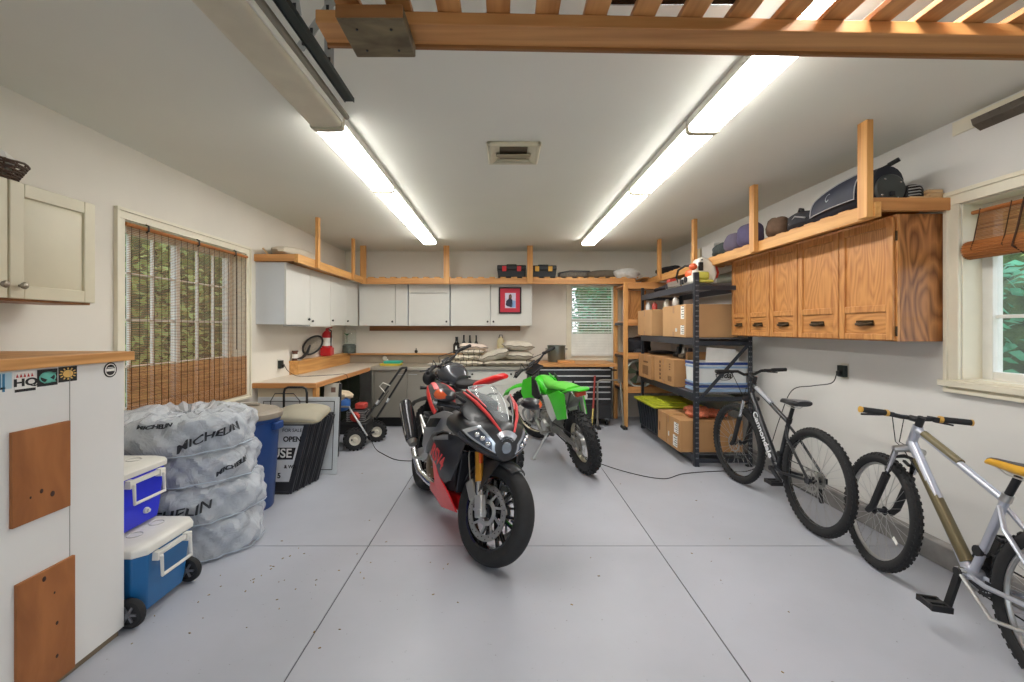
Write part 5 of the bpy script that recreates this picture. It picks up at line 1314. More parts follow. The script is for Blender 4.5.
# tubular stand and broom next to the tool chest -----------------------------
M_tubeg = mat('tube_grey_metal', (156,152,142), .35, metal=.6)
t = thing('tubular_stand', 'grey bent-tube stand with black feet in front of the tool chest', 'stand', (1.5, 6.5, 0))
MB().tube([(1.325, 6.45, .03), (1.325, 6.45, .62), (1.335, 6.45, .655), (1.36, 6.455, .675), (1.40, 6.46, .68), (1.60, 6.47, .68), (1.635, 6.475, .67), (1.655, 6.475, .645), (1.66, 6.48, .61), (1.68, 6.46, .30), (1.69, 6.44, .03)], .014, 10).build('tube', M_tubeg, t)
for x, y in ((1.325, 6.45), (1.69, 6.44)):
    MB().box(x-.03, x+.03, y-.12, y+.06, .0, .035).build('foot', M_black, t, bevel=.008)
t = thing('long_handled_brush', 'red and yellow shafted tool leaning beside the grey tube stand', 'tool', (1.2, 6.3, 0))
MB().cyl((1.24, 6.33, .30), (1.30, 6.50, .735), .014, n=10).build('red_sleeve', mat('sleeve_red', (150,54,46), .5), t)
MB().cyl((1.185, 6.17, .03), (1.25, 6.36, .34), .011, n=10).build('shaft', mat('shaft_yellow', (204,184,104), .5), t)
MB().box(1.13, 1.24, 6.13, 6.20, .0, .05).build('head', M_black, t, bevel=.01)

# cords on the floor and walls -------------------------------------------------
def cord(label, pts, r=.004, m_=None):
    P = [Vector(p) for p in pts]; out = []
    for i in range(len(P)-1):
        a, b_, c, d = P[max(i-1, 0)], P[i], P[i+1], P[min(i+2, len(P)-1)]
        for k in range(8):
            u = k/8; out.append(.5*((2*b_)+(-a+c)*u+(2*a-5*b_+4*c-d)*u*u+(-a+3*b_-3*c+d)*u**3))
    out.append(P[-1]); return tag(MB().tube(out, r, 6).build('extension_cord', m_ or M_black), label, 'cord')
cord('black cord running from the right wall outlet down past the bicycle and across the floor', [(2.61, 3.57, 1.06), (2.62, 3.64, .98), (2.61, 3.85, .93), (2.56, 4.05, .86), (2.60, 4.3, .55), (2.56, 4.45, .15), (2.4, 4.48, .012), (2.15, 4.50, .006), (1.75, 4.42, .006), (1.5, 4.27, .006), (1.25, 4.42, .006), (1.0, 4.75, .006), (.85, 5.1, .006)])
cord('thin dark cord on the floor between the wheeled machine and the red-black motorcycle', [(-1.6, 5.4, .15), (-1.5, 5.30, .02), (-1.35, 5.1, .006), (-1.15, 4.88, .006), (-.95, 4.85, .006), (-.78, 4.95, .006), (-.6, 5.1, .006)])
cord('thin cord hanging from the left wall outlet onto the worktop', [(-2.475, 5.14, .99), (-2.44, 5.15, .93), (-2.36, 5.2, .872), (-2.2, 5.22, .870), (-2.0, 5.35, .870), (-1.89, 5.42, .870), (-1.87, 5.44, .80), (-1.86, 5.44, .6)], .003)
# ================================================================ BICYCLES AND MOTORCYCLES
def steer_m(Q, u, deg): return Matrix.Translation(Q) @ Matrix.Rotation(R(deg), 4, Vector(u)) @ Matrix.Translation(-Vector(Q))
def spokes(o, M, r0, r1, n, w, r=.0012):
    for k in range(n):
        a = 2*PI*k/n; s_ = 1 if k % 2 else -1; b_ = a+(.5 if (k//2) % 2 else -.5)
        o.tube([M @ V(r0*math.cos(b_), r0*math.sin(b_), s_*w), M @ V(r1*math.cos(a), r1*math.sin(a), 0)], r, 4, caps=False)
    return o
def tire_prof(rr, w, sq=1):
    R0 = rr-w*.9; out = []
    for k in range(13):
        a = -PI*.62+k*(2*PI*.62)/12; out.append((rr-w*.5*sq+math.cos(a)*w*.5*sq, math.sin(a)*w*.5))
    return out+[(R0-.004, w*.30), (R0-.004, -w*.30)]
def bike_wheel(root, c, rr, w, S, knobs=0, rim_m=None, name='front_wheel', rotor=None, accent=None):
    M = S @ axis_m(c, (0,1,0)); o = MB().lathe(tire_prof(rr-.003, w), M, 56, True); kh = .010 if rr < .35 else .006
    if knobs:
        for k in range(knobs):
            a = 2*PI*k/knobs
            for s_, off in ((0, 0), (.34, .5), (-.34, .5)):
                st = len(o.V); o.obox((0,0,0), (kh, PI*rr/knobs*.95, w*.2)); da = off*2*PI/knobs
                o.xf(M @ Matrix.Rotation(a+da, 4, 'Z') @ Matrix.Translation((rr-.002-abs(s_)*.030, 0, s_*w)) @ Matrix.Rotation(s_*2.0, 4, 'Y'), st)
    wv = o.build(name, M_rubber, root)
    r1 = rr-w*.95
    o = MB().lathe([(r1-.012,-.010),(r1+.003,-.012),(r1+.006,-.009),(r1+.006,.009),(r1+.003,.012),(r1-.012,.010),(r1-.016,0)], M, 56, True); o.build('rim', rim_m or M_alu, wv)
    spokes(MB(), M, .022, r1-.01, 32, .028).build('spokes', M_alu, wv)
    o = MB().cyl(M @ V(0,0,-.05), M @ V(0,0,.05), .012, n=12).lathe([(.024,.026),(.026,.026),(.026,.03),(.024,.03)], M, 20, True).lathe([(.024,-.03),(.026,-.03),(.026,-.026),(.024,-.026)], M, 20, True)
    o.cyl(M @ V(0,0,.026), M @ V(0,0,.03), .025, n=20).cyl(M @ V(0,0,-.03), M @ V(0,0,-.026), .025, n=20); o.build('hub', M_dkmetal, wv)
    if rotor:
        o = MB().lathe([(rotor-.014,.036),(rotor,.036),(rotor,.038),(rotor-.014,.038)], M, 40, True)
        for k in range(6):
            a = k*PI/3; o.bar(M @ V(.015*math.cos(a), .015*math.sin(a), .037), M @ V((rotor-.008)*math.cos(a+.5), (rotor-.008)*math.sin(a+.5), .037), .008, .002, up=M.to_3x3() @ V(0,0,1))
        o.build('brake_rotor', M_steel, wv)
    return wv, M
def bicycle(label, front, rear, lean, steer, rr, tw, knobs, fm_, fm2, accent, saddle_ms, word, wcol, disc, crank_deg, loz=1.0, bar_w=.30, bar_rise=.03, saddle_z=.93, grip_acc=None):
    F, B = Vector(front), Vector(rear); d = F-B; wb = d.length; d.normalize()
    bx = -.435; c = B-d*bx
    root = thing('bicycle', label, 'bicycle', (c.x, c.y, 0), (R(lean), 0, math.atan2(d.y, d.x)), world=False)
    A = V(wb+bx, 0, rr); E = V(bx, 0, rr); rk = R(19); u = V(-math.sin(rk), 0, math.cos(rk)); Q = A+V(-.04*math.cos(rk), 0, -.04*math.sin(rk))
    S = steer_m(Q, u, steer); I = Matrix.Identity(4); BB = V(0, 0, rr-.045)
    ca = Q+u*(rr+.115)
    hb = ca+u*.03; ht = hb+u*.12; st_d = V(-math.sin(R(17)), 0, math.cos(R(17)))
    seat_top = BB+st_d*.43; sp_top = V(BB.x+st_d.x*(saddle_z-BB.z)/st_d.z, 0, saddle_z)
    o = MB().tube([hb, ht], .023, 14).tube([ht-u*.02, seat_top-st_d*.03], [.020, .016], 12).tube([hb+u*.02, BB+V(.02,0,.01)], [.024, .026], 12).tube([BB, seat_top], .017, 12)
    o.cyl(BB-V(0,.036,0), BB+V(0,.036,0), .026, n=18)
    for s_ in (-1, 1):
        o.tube([BB+V(-.02, s_*.03, 0), BB+V(-.12, s_*.045, .0), E+V(.02, s_*.062, -.0)], [.012, .011, .010], 8)
        o.tube([seat_top-st_d*.06+V(0, s_*.012, 0), seat_top-st_d*.10+V(-.08, s_*.045, -.04), E+V(.0, s_*.062, .015)], [.010, .010, .009], 8)
        o.box(E.x-.02, E.x+.025, s_*.062-.004, s_*.062+.004, E.z-.02, E.z+.02)
    fr_ = o.build('frame', fm_, root)
    # dark panel and lettering on the down tube
    dd = (BB-hb); dn = dd.normalized()
    side = V(0, 1, 0); 
    o = MB().tube([hb+dd*.14+V(0,0,.004), hb+dd*.93+V(0,0,.004)], [.0268, .0275], 12); o.build('painted_panel', fm2, fr_)
    o = MB(); ydir = dn.cross(V(0,-1,0)); vs, fs = text_mesh(word, .085, shear=.2, bold=.002)
    if word:
        Mt = frame_m(hb+dd*.55+V(0,.0285,0), tuple(dn), tuple(side.cross(dn)*1))
        o.add([Mt @ v for v in vs], fs); o.build('frame_lettering', wcol, fr_)
    o = MB().tube([ht-u*.02+(seat_top-ht)*.10+V(0,0,.003), ht-u*.02+(seat_top-ht)*.55+V(0,0,.003)], [.0205, .0185], 12); o.build('accent_stripe', accent, fr_)
    # fork
    o = MB()
    cr_c = Q+u*(rr+.105)
    for s_ in (-1, 1):
        pass
    fk = None
    low = MB()
    for s_ in (-1, 1):
        a = A+V(0, s_*.062, 0); low.tube([S @ (a+V(0,0,-.01)), S @ (Q+u*.05+V(.012, s_*.062, 0)), S @ (Q+u*(rr-.06)+V(0, s_*.062, 0))], [.016, .019, .021], 10)
    low.tube([S @ (Q+u*(rr-.08)+V(0,-.062,0)), S @ (Q+u*(rr+.055)+V(.012,-.05,0)), S @ (Q+u*(rr+.068)+V(.014,0,0)), S @ (Q+u*(rr+.055)+V(.012,.05,0)), S @ (Q+u*(rr-.08)+V(0,.062,0))], .011, 8)
    fk = low.build('suspension_fork', M_black, root)
    for s_ in (-1, 1): MB().tube([S @ (cr_c+V(0, s_*.062, .0)), S @ (Q+u*.30+V(.0, s_*.062, 0))], .0145, 10).build('stanchion', M_chrome, fk)
    MB().tube([S @ (cr_c+V(0,-.075,0)), S @ (cr_c+u*.02), S @ (cr_c+V(0,.075,0))], [.018, .024, .018], 10).build('fork_crown', M_dkmetal if not grip_acc else M_alu, fk)
    wv, Mw = bike_wheel(root, A, rr, tw, S, knobs, M_gloss if disc else M_alu, 'front_wheel', .08 if disc else None)
    wv2, Mw2 = bike_wheel(root, E, rr, tw, I, knobs, M_gloss if disc else M_alu, 'rear_wheel', .08 if disc else None)
    if disc:
        for wq, Mq in ((wv, Mw), (wv2, Mw2)):
            r1 = rr-tw*.95; MB().lathe([(r1-.014,-.012),(r1+.004,-.014),(r1+.004,.014),(r1-.014,.012)], Mq, 56, True).build('black_rim', M_gloss, wq)
    else:
        o = MB()
        for s_ in (-1, 1): MB().obox(S @ (Q+u*(rr+.02)+V(.03, s_*.035, -.0)), (.05, .014, .012), (S.to_3x3() @ Matrix.Rotation(-rk, 3, 'Y'))).build('brake_pad_arm', M_black, fk)
        o = MB().obox(Mw @ V(rr*.62*math.cos(2.6), rr*.62*math.sin(2.6), .012), (.045, .003, .02), Mw.to_3x3() @ Matrix.Rotation(2.6, 3, 'Z') @ Matrix.Rotation(PI/2, 3, 'X')); o.build('spoke_reflector', M_label, wv)
    # cockpit
    s0 = ht+u*.035; stem_end = s0+V(.075, 0, .035 if disc else .0)
    MB().tube([S @ ht, S @ (s0+u*.02)], .018, 12).tube([S @ s0, S @ stem_end], .017, 10).build('stem', M_black, root)
    hz = stem_end.z
    half = [V(stem_end.x, 0, hz), V(stem_end.x, .05, hz), V(stem_end.x-.005, .11, hz+bar_rise), V(stem_end.x-.03, bar_w*.95, hz+bar_rise+.008)]
    pts = [V(p.x, -p.y, p.z) for p in reversed(half[1:])]+half
    hbv = MB().tube([S @ p for p in pts], .0125, 10).build('handlebar', M_black, root)
    for s_ in (-1, 1):
        e = V(half[3].x, s_*bar_w, half[3].z); i_ = V(half[3].x+.012, s_*(bar_w-.125), half[3].z-.003)
        g_ = MB().tube([S @ i_, S @ e], .0165, 12).build('grip', M_rubber, hbv)
        if grip_acc:
            MB().tube([S @ (i_+(i_-e)*.12), S @ i_], .0185, 12).build('grip_ring', grip_acc, g_)
            MB().tube([S @ e, S @ (e+(e-i_)*.06)], .018, 12).build('grip_ring', grip_acc, g_)
        lv = i_+V(.0, -s_*.03, 0)
        MB().obox(S @ (lv+V(.02, 0, -.005)), (.05, .03, .025), S.to_3x3()).tube([S @ (lv+V(.035, 0, -.01)), S @ (lv+V(.055, s_*.03, -.02)), S @ (lv+V(.05, s_*.12, -.03))], [.008, .007, .005], 8).build('brake_lever', M_dkmetal if not disc else M_black, hbv)
        MB().tube([S @ (lv+V(.03, -s_*.02, 0)), S @ (lv+V(.12, -s_*.08, -.03)), S @ (ca+V(.10, s_*.01, .02)), ca+V(.0, s_*.03, -.0), hb+(BB-hb)*.25+V(0, s_*.03, 0)], .0028, 5).build('cable', M_black, root)
    # seat
    MB().tube([seat_top-st_d*.02, sp_top-V(0,0,.03)], .0145, 12).build('seatpost', M_black, root)
    MB().cyl(seat_top-st_d*.03, seat_top+st_d*.005, .021, n=14).build('seat_clamp', M_alu if not disc else M_black, root)
    sx = sp_top.x
    sl = Loft([(sx-.13, saddle_z+.015, .055, .018, 2.2), (sx-.10, saddle_z+.015, .075, .024, 2.4), (sx-.03, saddle_z+.008, .060, .024, 2.4), (sx+.05, saddle_z+.004, .030, .021, 2.2), (sx+.12, saddle_z+.002, .020, .017, 2.1), (sx+.145, saddle_z-.006, .012, .010, 2)])
    sd = sl.mesh(MB(), 20, 20).build('saddle', saddle_ms[0], root)
    if len(saddle_ms) > 1:
        o = MB(); sl.patch(o, quadpatch([(.02, 42), (.97, 60), (.97, 120), (.02, 138)]), .002, 12, 6, .006); o.build('saddle_top_panel', saddle_ms[1], sd)
    MB().tube([V(sx-.09, .02, saddle_z-.005), V(sx-.05, .022, saddle_z-.03), V(sx+.03, .018, saddle_z-.03), V(sx+.10, .008, saddle_z-.01)], .0035, 6).tube([V(sx-.09, -.02, saddle_z-.005), V(sx-.05, -.022, saddle_z-.03), V(sx+.03, -.018, saddle_z-.03), V(sx+.10, -.008, saddle_z-.01)], .0035, 6).build('saddle_rails', M_alu, sd)
    # drivetrain (right side is -y)
    Mr = axis_m(BB+V(0,-.045,0), (0,1,0)); o = MB()
    for rrg, off in ((.088, 0), (.068, .008), (.05, .016)):
        o.lathe([(rrg-.014, off-.0015),(rrg, off-.0015),(rrg, off+.0015),(rrg-.014, off+.0015)], Mr, 40, True)
        for k in range(30): st = len(o.V); o.obox((0,0,0), (.008,.005,.002)); o.xf(Mr @ Matrix.Rotation(2*PI*k/30, 4, 'Z') @ Matrix.Translation((rrg+.002, 0, off)), st)
    for k in range(5):
        a = 2*PI*k/5; o.bar(Mr @ V(0,0,.004), Mr @ V(.078*math.cos(a), .078*math.sin(a), .004), .014, .005, up=(0,1,0))
    o.build('chainring', M_dkmetal, root)
    Mc = axis_m(E+V(0,-.038,0), (0,1,0)); o = MB()
    for k in range(7): rg = .022+.0055*k; o.lathe([(rg-.004, k*.0035-.012),(rg, k*.0035-.012),(rg, k*.0035-.010),(rg-.004, k*.0035-.010)], Mc, 30, True)
    o.lathe([(0,-.012),(.02,-.012),(.045,.012),(0,.012)], Mc, 20); o.build('cassette', M_steel, root)
    top = [V(BB.x+.088*math.cos(a), -.045, BB.z+.088*math.sin(a)) for a in [R(100-20*k) for k in range(10)]]
    ch = top+[V(E.x+.03, -.045, E.z-.13), V(E.x+.0, -.045, E.z-.14), V(E.x+.03, -.045, E.z-.07), V(E.x+.045, -.045, E.z-.03), V(E.x+.045, -.045, E.z+.0), V(E.x, -.045, E.z+.042)]
    MB().tube(ch, .004, 4, closed=True).build('chain', M_dkmetal, root)
    MB().bar(E+V(.012,-.062,-.01), E+V(.03,-.062,-.075), .012, .02).bar(E+V(.03,-.05,-.06), E+V(.01,-.05,-.145), .012, .02).cyl(E+V(.01,-.055,-.14), E+V(.01,-.04,-.14), .018, n=12).build('rear_derailleur', M_black, root)
    MB().box(BB.x-.05, BB.x-.0, -.06, -.03, BB.z+.07, BB.z+.11).cyl(BB+V(-.03,-.02,.12), BB+V(-.03,.02,.12), .024, n=12).build('front_derailleur', M_black, root)
    for s_ in (-1, 1):
        a = R(crank_deg+(180 if s_ < 0 else 0)); e = BB+V(math.cos(a)*.172, s_*.075, math.sin(a)*.172)
        ck = MB().bar(BB+V(0, s_*.055, 0), e, .016, .03, up=(math.sin(a),0,-math.cos(a))).cyl(BB+V(0, s_*.045, 0), BB+V(0, s_*.068, 0), .02, n=14).build('crank', M_black if not disc else M_dkmetal, root)
        o = MB().box(e.x-.05, e.x-.035, e.y+s_*.01 if s_ > 0 else e.y-.10, e.y+.10 if s_ > 0 else e.y-.01, e.z-.014, e.z+.014)
        o.box(e.x+.035, e.x+.05, e.y+.01 if s_ > 0 else e.y-.10, e.y+.10 if s_ > 0 else e.y-.01, e.z-.014, e.z+.014)
        yy = sorted((e.y+s_*.01, e.y+s_*.024)); o.box(e.x-.036, e.x+.036, yy[0], yy[1], e.z-.012, e.z+.012); yy = sorted((e.y+s_*.086, e.y+s_*.10)); o.box(e.x-.036, e.x+.036, yy[0], yy[1], e.z-.012, e.z+.012)
        yy = sorted((e.y, e.y+s_*.09)); o.box(e.x-.014, e.x+.014, yy[0], yy[1], e.z-.012, e.z+.012)
        o.build('pedal', M_black, ck, bevel=.002)
    if grip_acc:   # small items seen on the silver bicycle
        MB().cyl(BB+V(.0,.04,-.0), BB+V(.0,.062,0), .024, n=16).build('bracket_cap', M_chrome, root)
        MB().tube([BB+V(-.1,.06,-.03), BB+V(-.03,.07,-.0), BB+V(-.2,.08,-.10), E+V(.08,.08,-.10)], .008, 8).build('kickstand', M_alu, root)
    return root
M_bf = mat('bike_black', (30,32,38), .3, coat=.4); M_bw = mat('bike_white', (226,226,228), .35)
bicycle('dark hardtail mountain bicycle with white lettering, parked beside the steel rack', (2.15, 4.20), (2.15, 3.148), 1.5, 7, .362, .056, 64, M_bf, mat('bike_dark_panel', (24,26,32), .3), mat('bike_grey_stripe', (164,166,172), .4), [mat('saddle_grey_black', (40,40,42), .5), mat('saddle_insert', (120,120,122), .5)], 'Cannondale', M_bw, True, 200, bar_w=.33, saddle_z=.855)
M_sil = mat('bike_silver', (188,192,204), .28, metal=.5, coat=.5); M_yel = mat('saddle_yellow', (214,160,36), .45)
bicycle('silver mountain bicycle with a yellow saddle, nearest on the right', (2.21, 2.72), (2.075, 1.665), 5, -3, .335, .056, 58, M_sil, mat('gold_grey_panel', (104,94,68), .35, metal=.4), mat('yellow_black_stripe', (112,102,74), .4), [M_yel, mat('saddle_grey_top', (66,64,72), .6)], '', M_bw, False, -84, bar_w=.265, bar_rise=.008, saddle_z=.82, grip_acc=mat('grip_gold', (206,158,70), .4))

# ---------------------------------------------------------------- motorcycles
def moto_pose(front, rear):
    F, B = Vector(front), Vector(rear); d = F-B; c = (F+B)/2
    return c, math.atan2(d.y, d.x), d.length
M_red = mat('fluo_red', (232,36,40), .35, coat=.3); M_mblk = mat('matte_black_paint', (42,43,46), .42, var=.05, coat=.15); M_gold = mat('fork_gold', (196,140,52), .3, metal=.7)
M_frame = mat('cast_aluminium', (176,178,182), .32, metal=.7, var=.08); M_redl = mat('soft_red', (206,60,62), .4)
M_amb = mat('amber_lens', (224,92,40), .25, coat=.6); M_lens = glassy('clear_lens', (230,234,240), .03, .25); M_bronze = mat('clutch_cover_bronze', (126,104,74), .35, metal=.7)
def alloy_wheel(root, c, rr, w, S, name, discs, rim_m, spokes_n=7, dr=.16):
    M = S @ axis_m(c, (0,1,0))
    prof = []; 
    for k in range(15):
        a = -PI*.5+k*PI/14; prof.append((rr-w*.36+math.cos(a)*w*.36, math.sin(a)*w*.5))
    ri = rr-w*.36-.045
    prof += [(ri, w*.36), (ri, -w*.36)]
    wv = MB().lathe(prof, M, 64, True).build(name, M_rubber, root)
    o = MB().lathe([(ri-.012,-w*.34),(ri+.006,-w*.37),(ri+.006,w*.37),(ri-.012,w*.34),(ri-.022,w*.1),(ri-.022,-w*.1)], M, 56, True)
    for k in range(spokes_n):
        a = 2*PI*k/spokes_n
        for da in (-.16, .16): o.bar(M @ V(.03*math.cos(a), .03*math.sin(a), 0), M @ V((ri-.01)*math.cos(a+da), (ri-.01)*math.sin(a+da), 0), .016, .020, up=M.to_3x3() @ V(0,0,1))
    o.cyl(M @ V(0,0,-w*.4), M @ V(0,0,w*.4), .034, n=18); o.build('rim', rim_m, wv)
    for s_ in discs:
        o = MB().lathe([(dr-.036, s_*.066-.0025),(dr, s_*.066-.0025),(dr, s_*.066+.0025),(dr-.036, s_*.066+.0025)], M, 56, True); dv = o.build('brake_disc', M_steel, wv)
        o = MB().lathe([(.05, s_*.066-.003),(.075, s_*.066-.003),(.075, s_*.066+.003),(.05, s_*.066+.003)], M, 36, True)
        for k in range(9):
            a = 2*PI*k/9; o.bar(M @ V(.07*math.cos(a), .07*math.sin(a), s_*.066), M @ V((dr-.03)*math.cos(a+.2), (dr-.03)*math.sin(a+.2), s_*.066), .014, .005, up=M.to_3x3() @ V(0,0,1))
        o.build('disc_carrier', M_alu, dv)
        o = MB()
        for k in range(30):
            a = 2*PI*k/30; rr2 = dr-.011-.013*(k % 2); p = M @ V(rr2*math.cos(a), rr2*math.sin(a), s_*.0695); o.cyl(p, M @ V(rr2*math.cos(a), rr2*math.sin(a), s_*.0699), .0042, n=6)
        o.build('drilled_pattern', M_black, dv)['kind'] = 'stuff'
    return wv, M
def sport():
    c, yaw, L = moto_pose((-.12, 2.77), (-.69, 4.0))
    t = thing('sport_motorcycle', 'black and red sport motorcycle with gold forks in the middle of the floor', 'motorcycle', (c.x, c.y, 0), (R(-9), 0, yaw), world=False)
    A = V(.70, 0, .30); E = V(-.70, 0, .315); rk = R(24.5); u = V(-math.sin(rk), 0, math.cos(rk)); Q = A+V(-.03, 0, -.01); S = steer_m(Q, u, 20); I = Matrix.Identity(4)
    alloy_wheel(t, A, .300, .12, S, 'front_wheel', (1, -1), M_gloss)
    alloy_wheel(t, E, .315, .19, I, 'rear_wheel', (), M_gloss, dr=.11)
    for s_ in (-1, 1):
        B0 = A+V(-.012, s_*.108, 0)
        leg = MB().tube([S @ (B0+u*.17), S @ (B0+u*.62)], .027, 16).build('fork_leg', M_gold, t)
        MB().tube([S @ (B0+u*.05), S @ (B0+u*.17)], .021, 14).build('slider_tube', M_chrome, leg)
        MB().obox(S @ (B0+u*.03), (.06, .045, .13), S.to_3x3() @ Matrix.Rotation(-rk, 3, 'Y')).cyl(S @ (A+V(0, s_*.08, 0)), S @ (A+V(0, s_*.135, 0)), .022, n=14).build('axle_clamp', M_alu, leg, bevel=.008)
        MB().obox(S @ (B0+u*.10+V(-.075, -s_*.012, .0)), (.07, .055, .12), S.to_3x3() @ Matrix.Rotation(-rk-.3, 3, 'Y')).build('brake_caliper', M_steel, leg, bevel=.012)
        MB().obox(S @ (B0+u*.33+V(.03, s_*.012, 0)), (.012, .028, .085), S.to_3x3() @ Matrix.Rotation(-rk, 3, 'Y')).build('side_reflector', M_amb, leg, bevel=.005)
        MB().tube([S @ (B0+u*.12+V(-.09,0,0)), S @ (B0+u*.30+V(-.08, s_*.02, 0)), S @ (B0+u*.55+V(-.02, s_*.01, 0))], .005, 6).build('brake_hose', M_steel, leg)
    # front fender
    o = MB(); rows = []
    for i in range(19):
        a = R(66+i*5.2); rr = .325; row = []
        wv = .072*(1-.35*max(0, (i-15)/4))*(1-.25*max(0, (3-i)/3))
        for j in range(9):
            b_ = -1+j/4; row.append(V(A.x+(rr-.03*b_*b_)*math.cos(a), wv*b_, A.z+(rr-.03*b_*b_)*math.sin(a)))
        rows.append(row)
    vs = [p for r_ in rows for p in r_]+[p+(A-p).normalized()*.006*V(1,0,1).length for r_ in rows for p in r_]
    n1 = 9; T = 19*9; fs = []
    for i in range(18):
        for j in range(8): a = i*n1+j; fs += [(a, a+1, a+n1+1, a+n1), (T+a, T+a+n1, T+a+n1+1, T+a+1)]
    ring = list(range(8))+[i*n1+8 for i in range(18)]+[18*n1+j for j in range(8, 0, -1)]+[i*n1 for i in range(18, 0, -1)]
    for q in range(len(ring)): a, b_ = ring[q], ring[(q+1) % len(ring)]; fs.append((a, b_, T+b_, T+a))
    o.add(vs, fs)
    for s_ in (-1, 1): o.plate([V(A.x+.02, s_*.078, .61), V(A.x-.16, s_*.078, .57), V(A.x-.15, s_*.10, .42), V(A.x-.06, s_*.125, .38), V(A.x-.0, s_*.125, .50)], (0, .006, 0), s_*.004)
    o.xf(S); o.build('front_fender', M_mblk, t)
    # nose fairing
    nose = Loft([(.28, .765, .235, .10, 2.6), (.42, .77, .25, .105, 2.5), (.54, .757, .235, .11, 2.3), (.65, .738, .19, .118, 2.1), (.72, .725, .13, .11, 2.0), (.76, .70, .065, .075, 1.9)])
    nf = nose.mesh(MB(), 22, 36).build('nose_fairing', M_mblk, t)
    for s_ in (1, -1):
        k = (lambda a: a) if s_ > 0 else (lambda a: 180-a)
        o = MB(); nose.patch(o, quadpatch([(.46, k(4)), (.97, k(-24)), (.95, k(18)), (.62, k(38))]), .004, 12, 8, .02)
        h = o.build('headlight', mat('headlight_reflector', (196,204,214), .18, metal=.6), nf)
        o = MB(); nose.patch(o, quadpatch([(.54, k(5)), (.92, k(-14)), (.91, k(12)), (.66, k(28))]), .0065, 8, 5, .004); o.build('lamp_inner', mat('headlight_inner', (96,104,118), .12, metal=.5), h)
        o = MB()
        for tt, an in ((.68, 12), (.77, 8), (.86, 0)):
            p = nose.pt(tt, R(k(an)), .004); o.ell(p, .019, .019, .017, 14, 8)
        o.build('projector_lens', M_chrome, h)
        o = MB(); nose.patch(o, quadpatch([(.40, k(-6)), (.99, k(-36)), (.98, k(-26)), (.44, k(0))]), .006, 12, 3, .01); o.build('black_trim', M_gloss, nf)
    o = MB(); nose.patch(o, lambda a, b_: (.90+.10*a, 44+92*b_), .005, 6, 8, .02); o.build('centre_lamp', mat('centre_lamp', (206,212,220), .15, metal=.5), nf)
    MB().ell((.762, 0, .705), .010, .036, .036, 6, 10).build('centre_lens', mat('centre_glass', (150,158,168), .1, metal=.6), nf)
    # air intake and chin
    ch = Loft([(.36, .62, .15, .07, 2.5), (.55, .65, .14, .05, 2.4), (.68, .68, .09, .035, 2.2), (.73, .69, .04, .02, 2)]); ch.mesh(MB(), 12, 20).build('chin_intake', M_gloss, nf)
    MB().box(.66, .72, -.012, .012, .63, .67).build('chin_lamp', M_amb, nf, bevel=.005)
    # screen
    o = MB(); rows = []; n = 12
    for i in range(9):
        f = i/8; row = []
        for j in range(n+1):
            b_ = -1+2*j/n; w_ = .022+.125*f**.75*(1-.30*f**4); x = .725-.37*f-(.02+.07*f)*b_*b_; z = .815+.225*f**.9-.035*b_*b_*f; row.append(V(x, w_*b_, z))
        rows.append(row)
    vs = [p for r_ in rows for p in r_]; T = len(vs); vs += [p-V(.002,0,.003) for p in vs]; n1 = n+1; fs = []
    for i in range(8):
        for j in range(n): a = i*n1+j; fs += [(a, a+1, a+n1+1, a+n1), (T+a, T+a+n1, T+a+n1+1, T+a+1)]
    o.add(vs, fs).build('windscreen', glassy('clear_screen', (206,216,220), .04, .16), t)
    rim = [rows[i][0] for i in range(9)]+rows[8][1:-1]+[rows[8-i][n] for i in range(9)]
    MB().tube(rim, .0035, 6).build('screen_edge', mat('screen_edge', (190,196,196), .2), t)
    MB().box(.34, .40, -.08, .08, .86, .94).build('instrument_panel', M_black, t, bevel=.015)
    for s_ in (-1, 1):
        ar = MB().plate([V(.745, s_*.025, .795), V(.64, s_*.075, .885), V(.52, s_*.115, .945), V(.38, s_*.155, .985), V(.27, s_*.20, .95), V(.40, s_*.225, .875), V(.54, s_*.20, .83), V(.67, s_*.14, .785)], (0, s_*.008, .008), .012).build('screen_surround', M_mblk, t)
        MB().tube([V(.745, s_*.045, .80), V(.65, s_*.10, .878), V(.53, s_*.145, .935), V(.38, s_*.18, .975)], [.007, .011, .012, .007], 8).build('red_stripe', M_redl, ar)
        MB().tube([V(.60, s_*.10, .92), V(.52, s_*.128, .955), V(.38, s_*.165, .995)], [.004, .006, .005], 6).build('red_pinstripe', M_redl, ar)
        # mirrors
        yb = s_*.31
        mr = MB().tube([V(.42, s_*.15, .90), V(.42, s_*.23, .945), V(.43, s_*.27, .955)], [.014, .011, .010], 8).build('mirror', M_mblk, t)
        ml = Loft([(.37, .945, .065, .032, 2.2), (.42, .95, .075, .042, 2.3), (.47, .948, .055, .034, 2.2), (.50, .945, .02, .012, 2)])
        o = ml.mesh(MB(), 10, 20); o.xf(Matrix.Translation((0, yb+s_*.01, 0))); o.build('mirror_shell', M_mblk, mr)
        o = MB(); ml.patch(o, quadpatch([(.45, -40), (.98, -30), (.95, 60), (.45, 50)]) if s_ > 0 else quadpatch([(.40, 215), (.97, 215), (.97, 125), (.40, 130)]), .003, 8, 6, .012); o.xf(Matrix.Translation((0, yb+s_*.01, 0))); o.build('turn_signal', M_amb, mr)
        # clip-ons
        g0 = V(.36, s_*.13, .855); g1 = V(.29, s_*.345, .845)
        hv = MB().tube([S @ g0, S @ g1], .012, 10).build('handlebar', M_black, t)
        m_ = g0.lerp(g1, .42); MB().tube([S @ m_, S @ g1], .0185, 14).build('grip', M_rubber, hv)
        MB().tube([S @ g1, S @ (g1+(g1-g0)*.10)], [.016, .013], 12).build('bar_end', M_alu, hv)
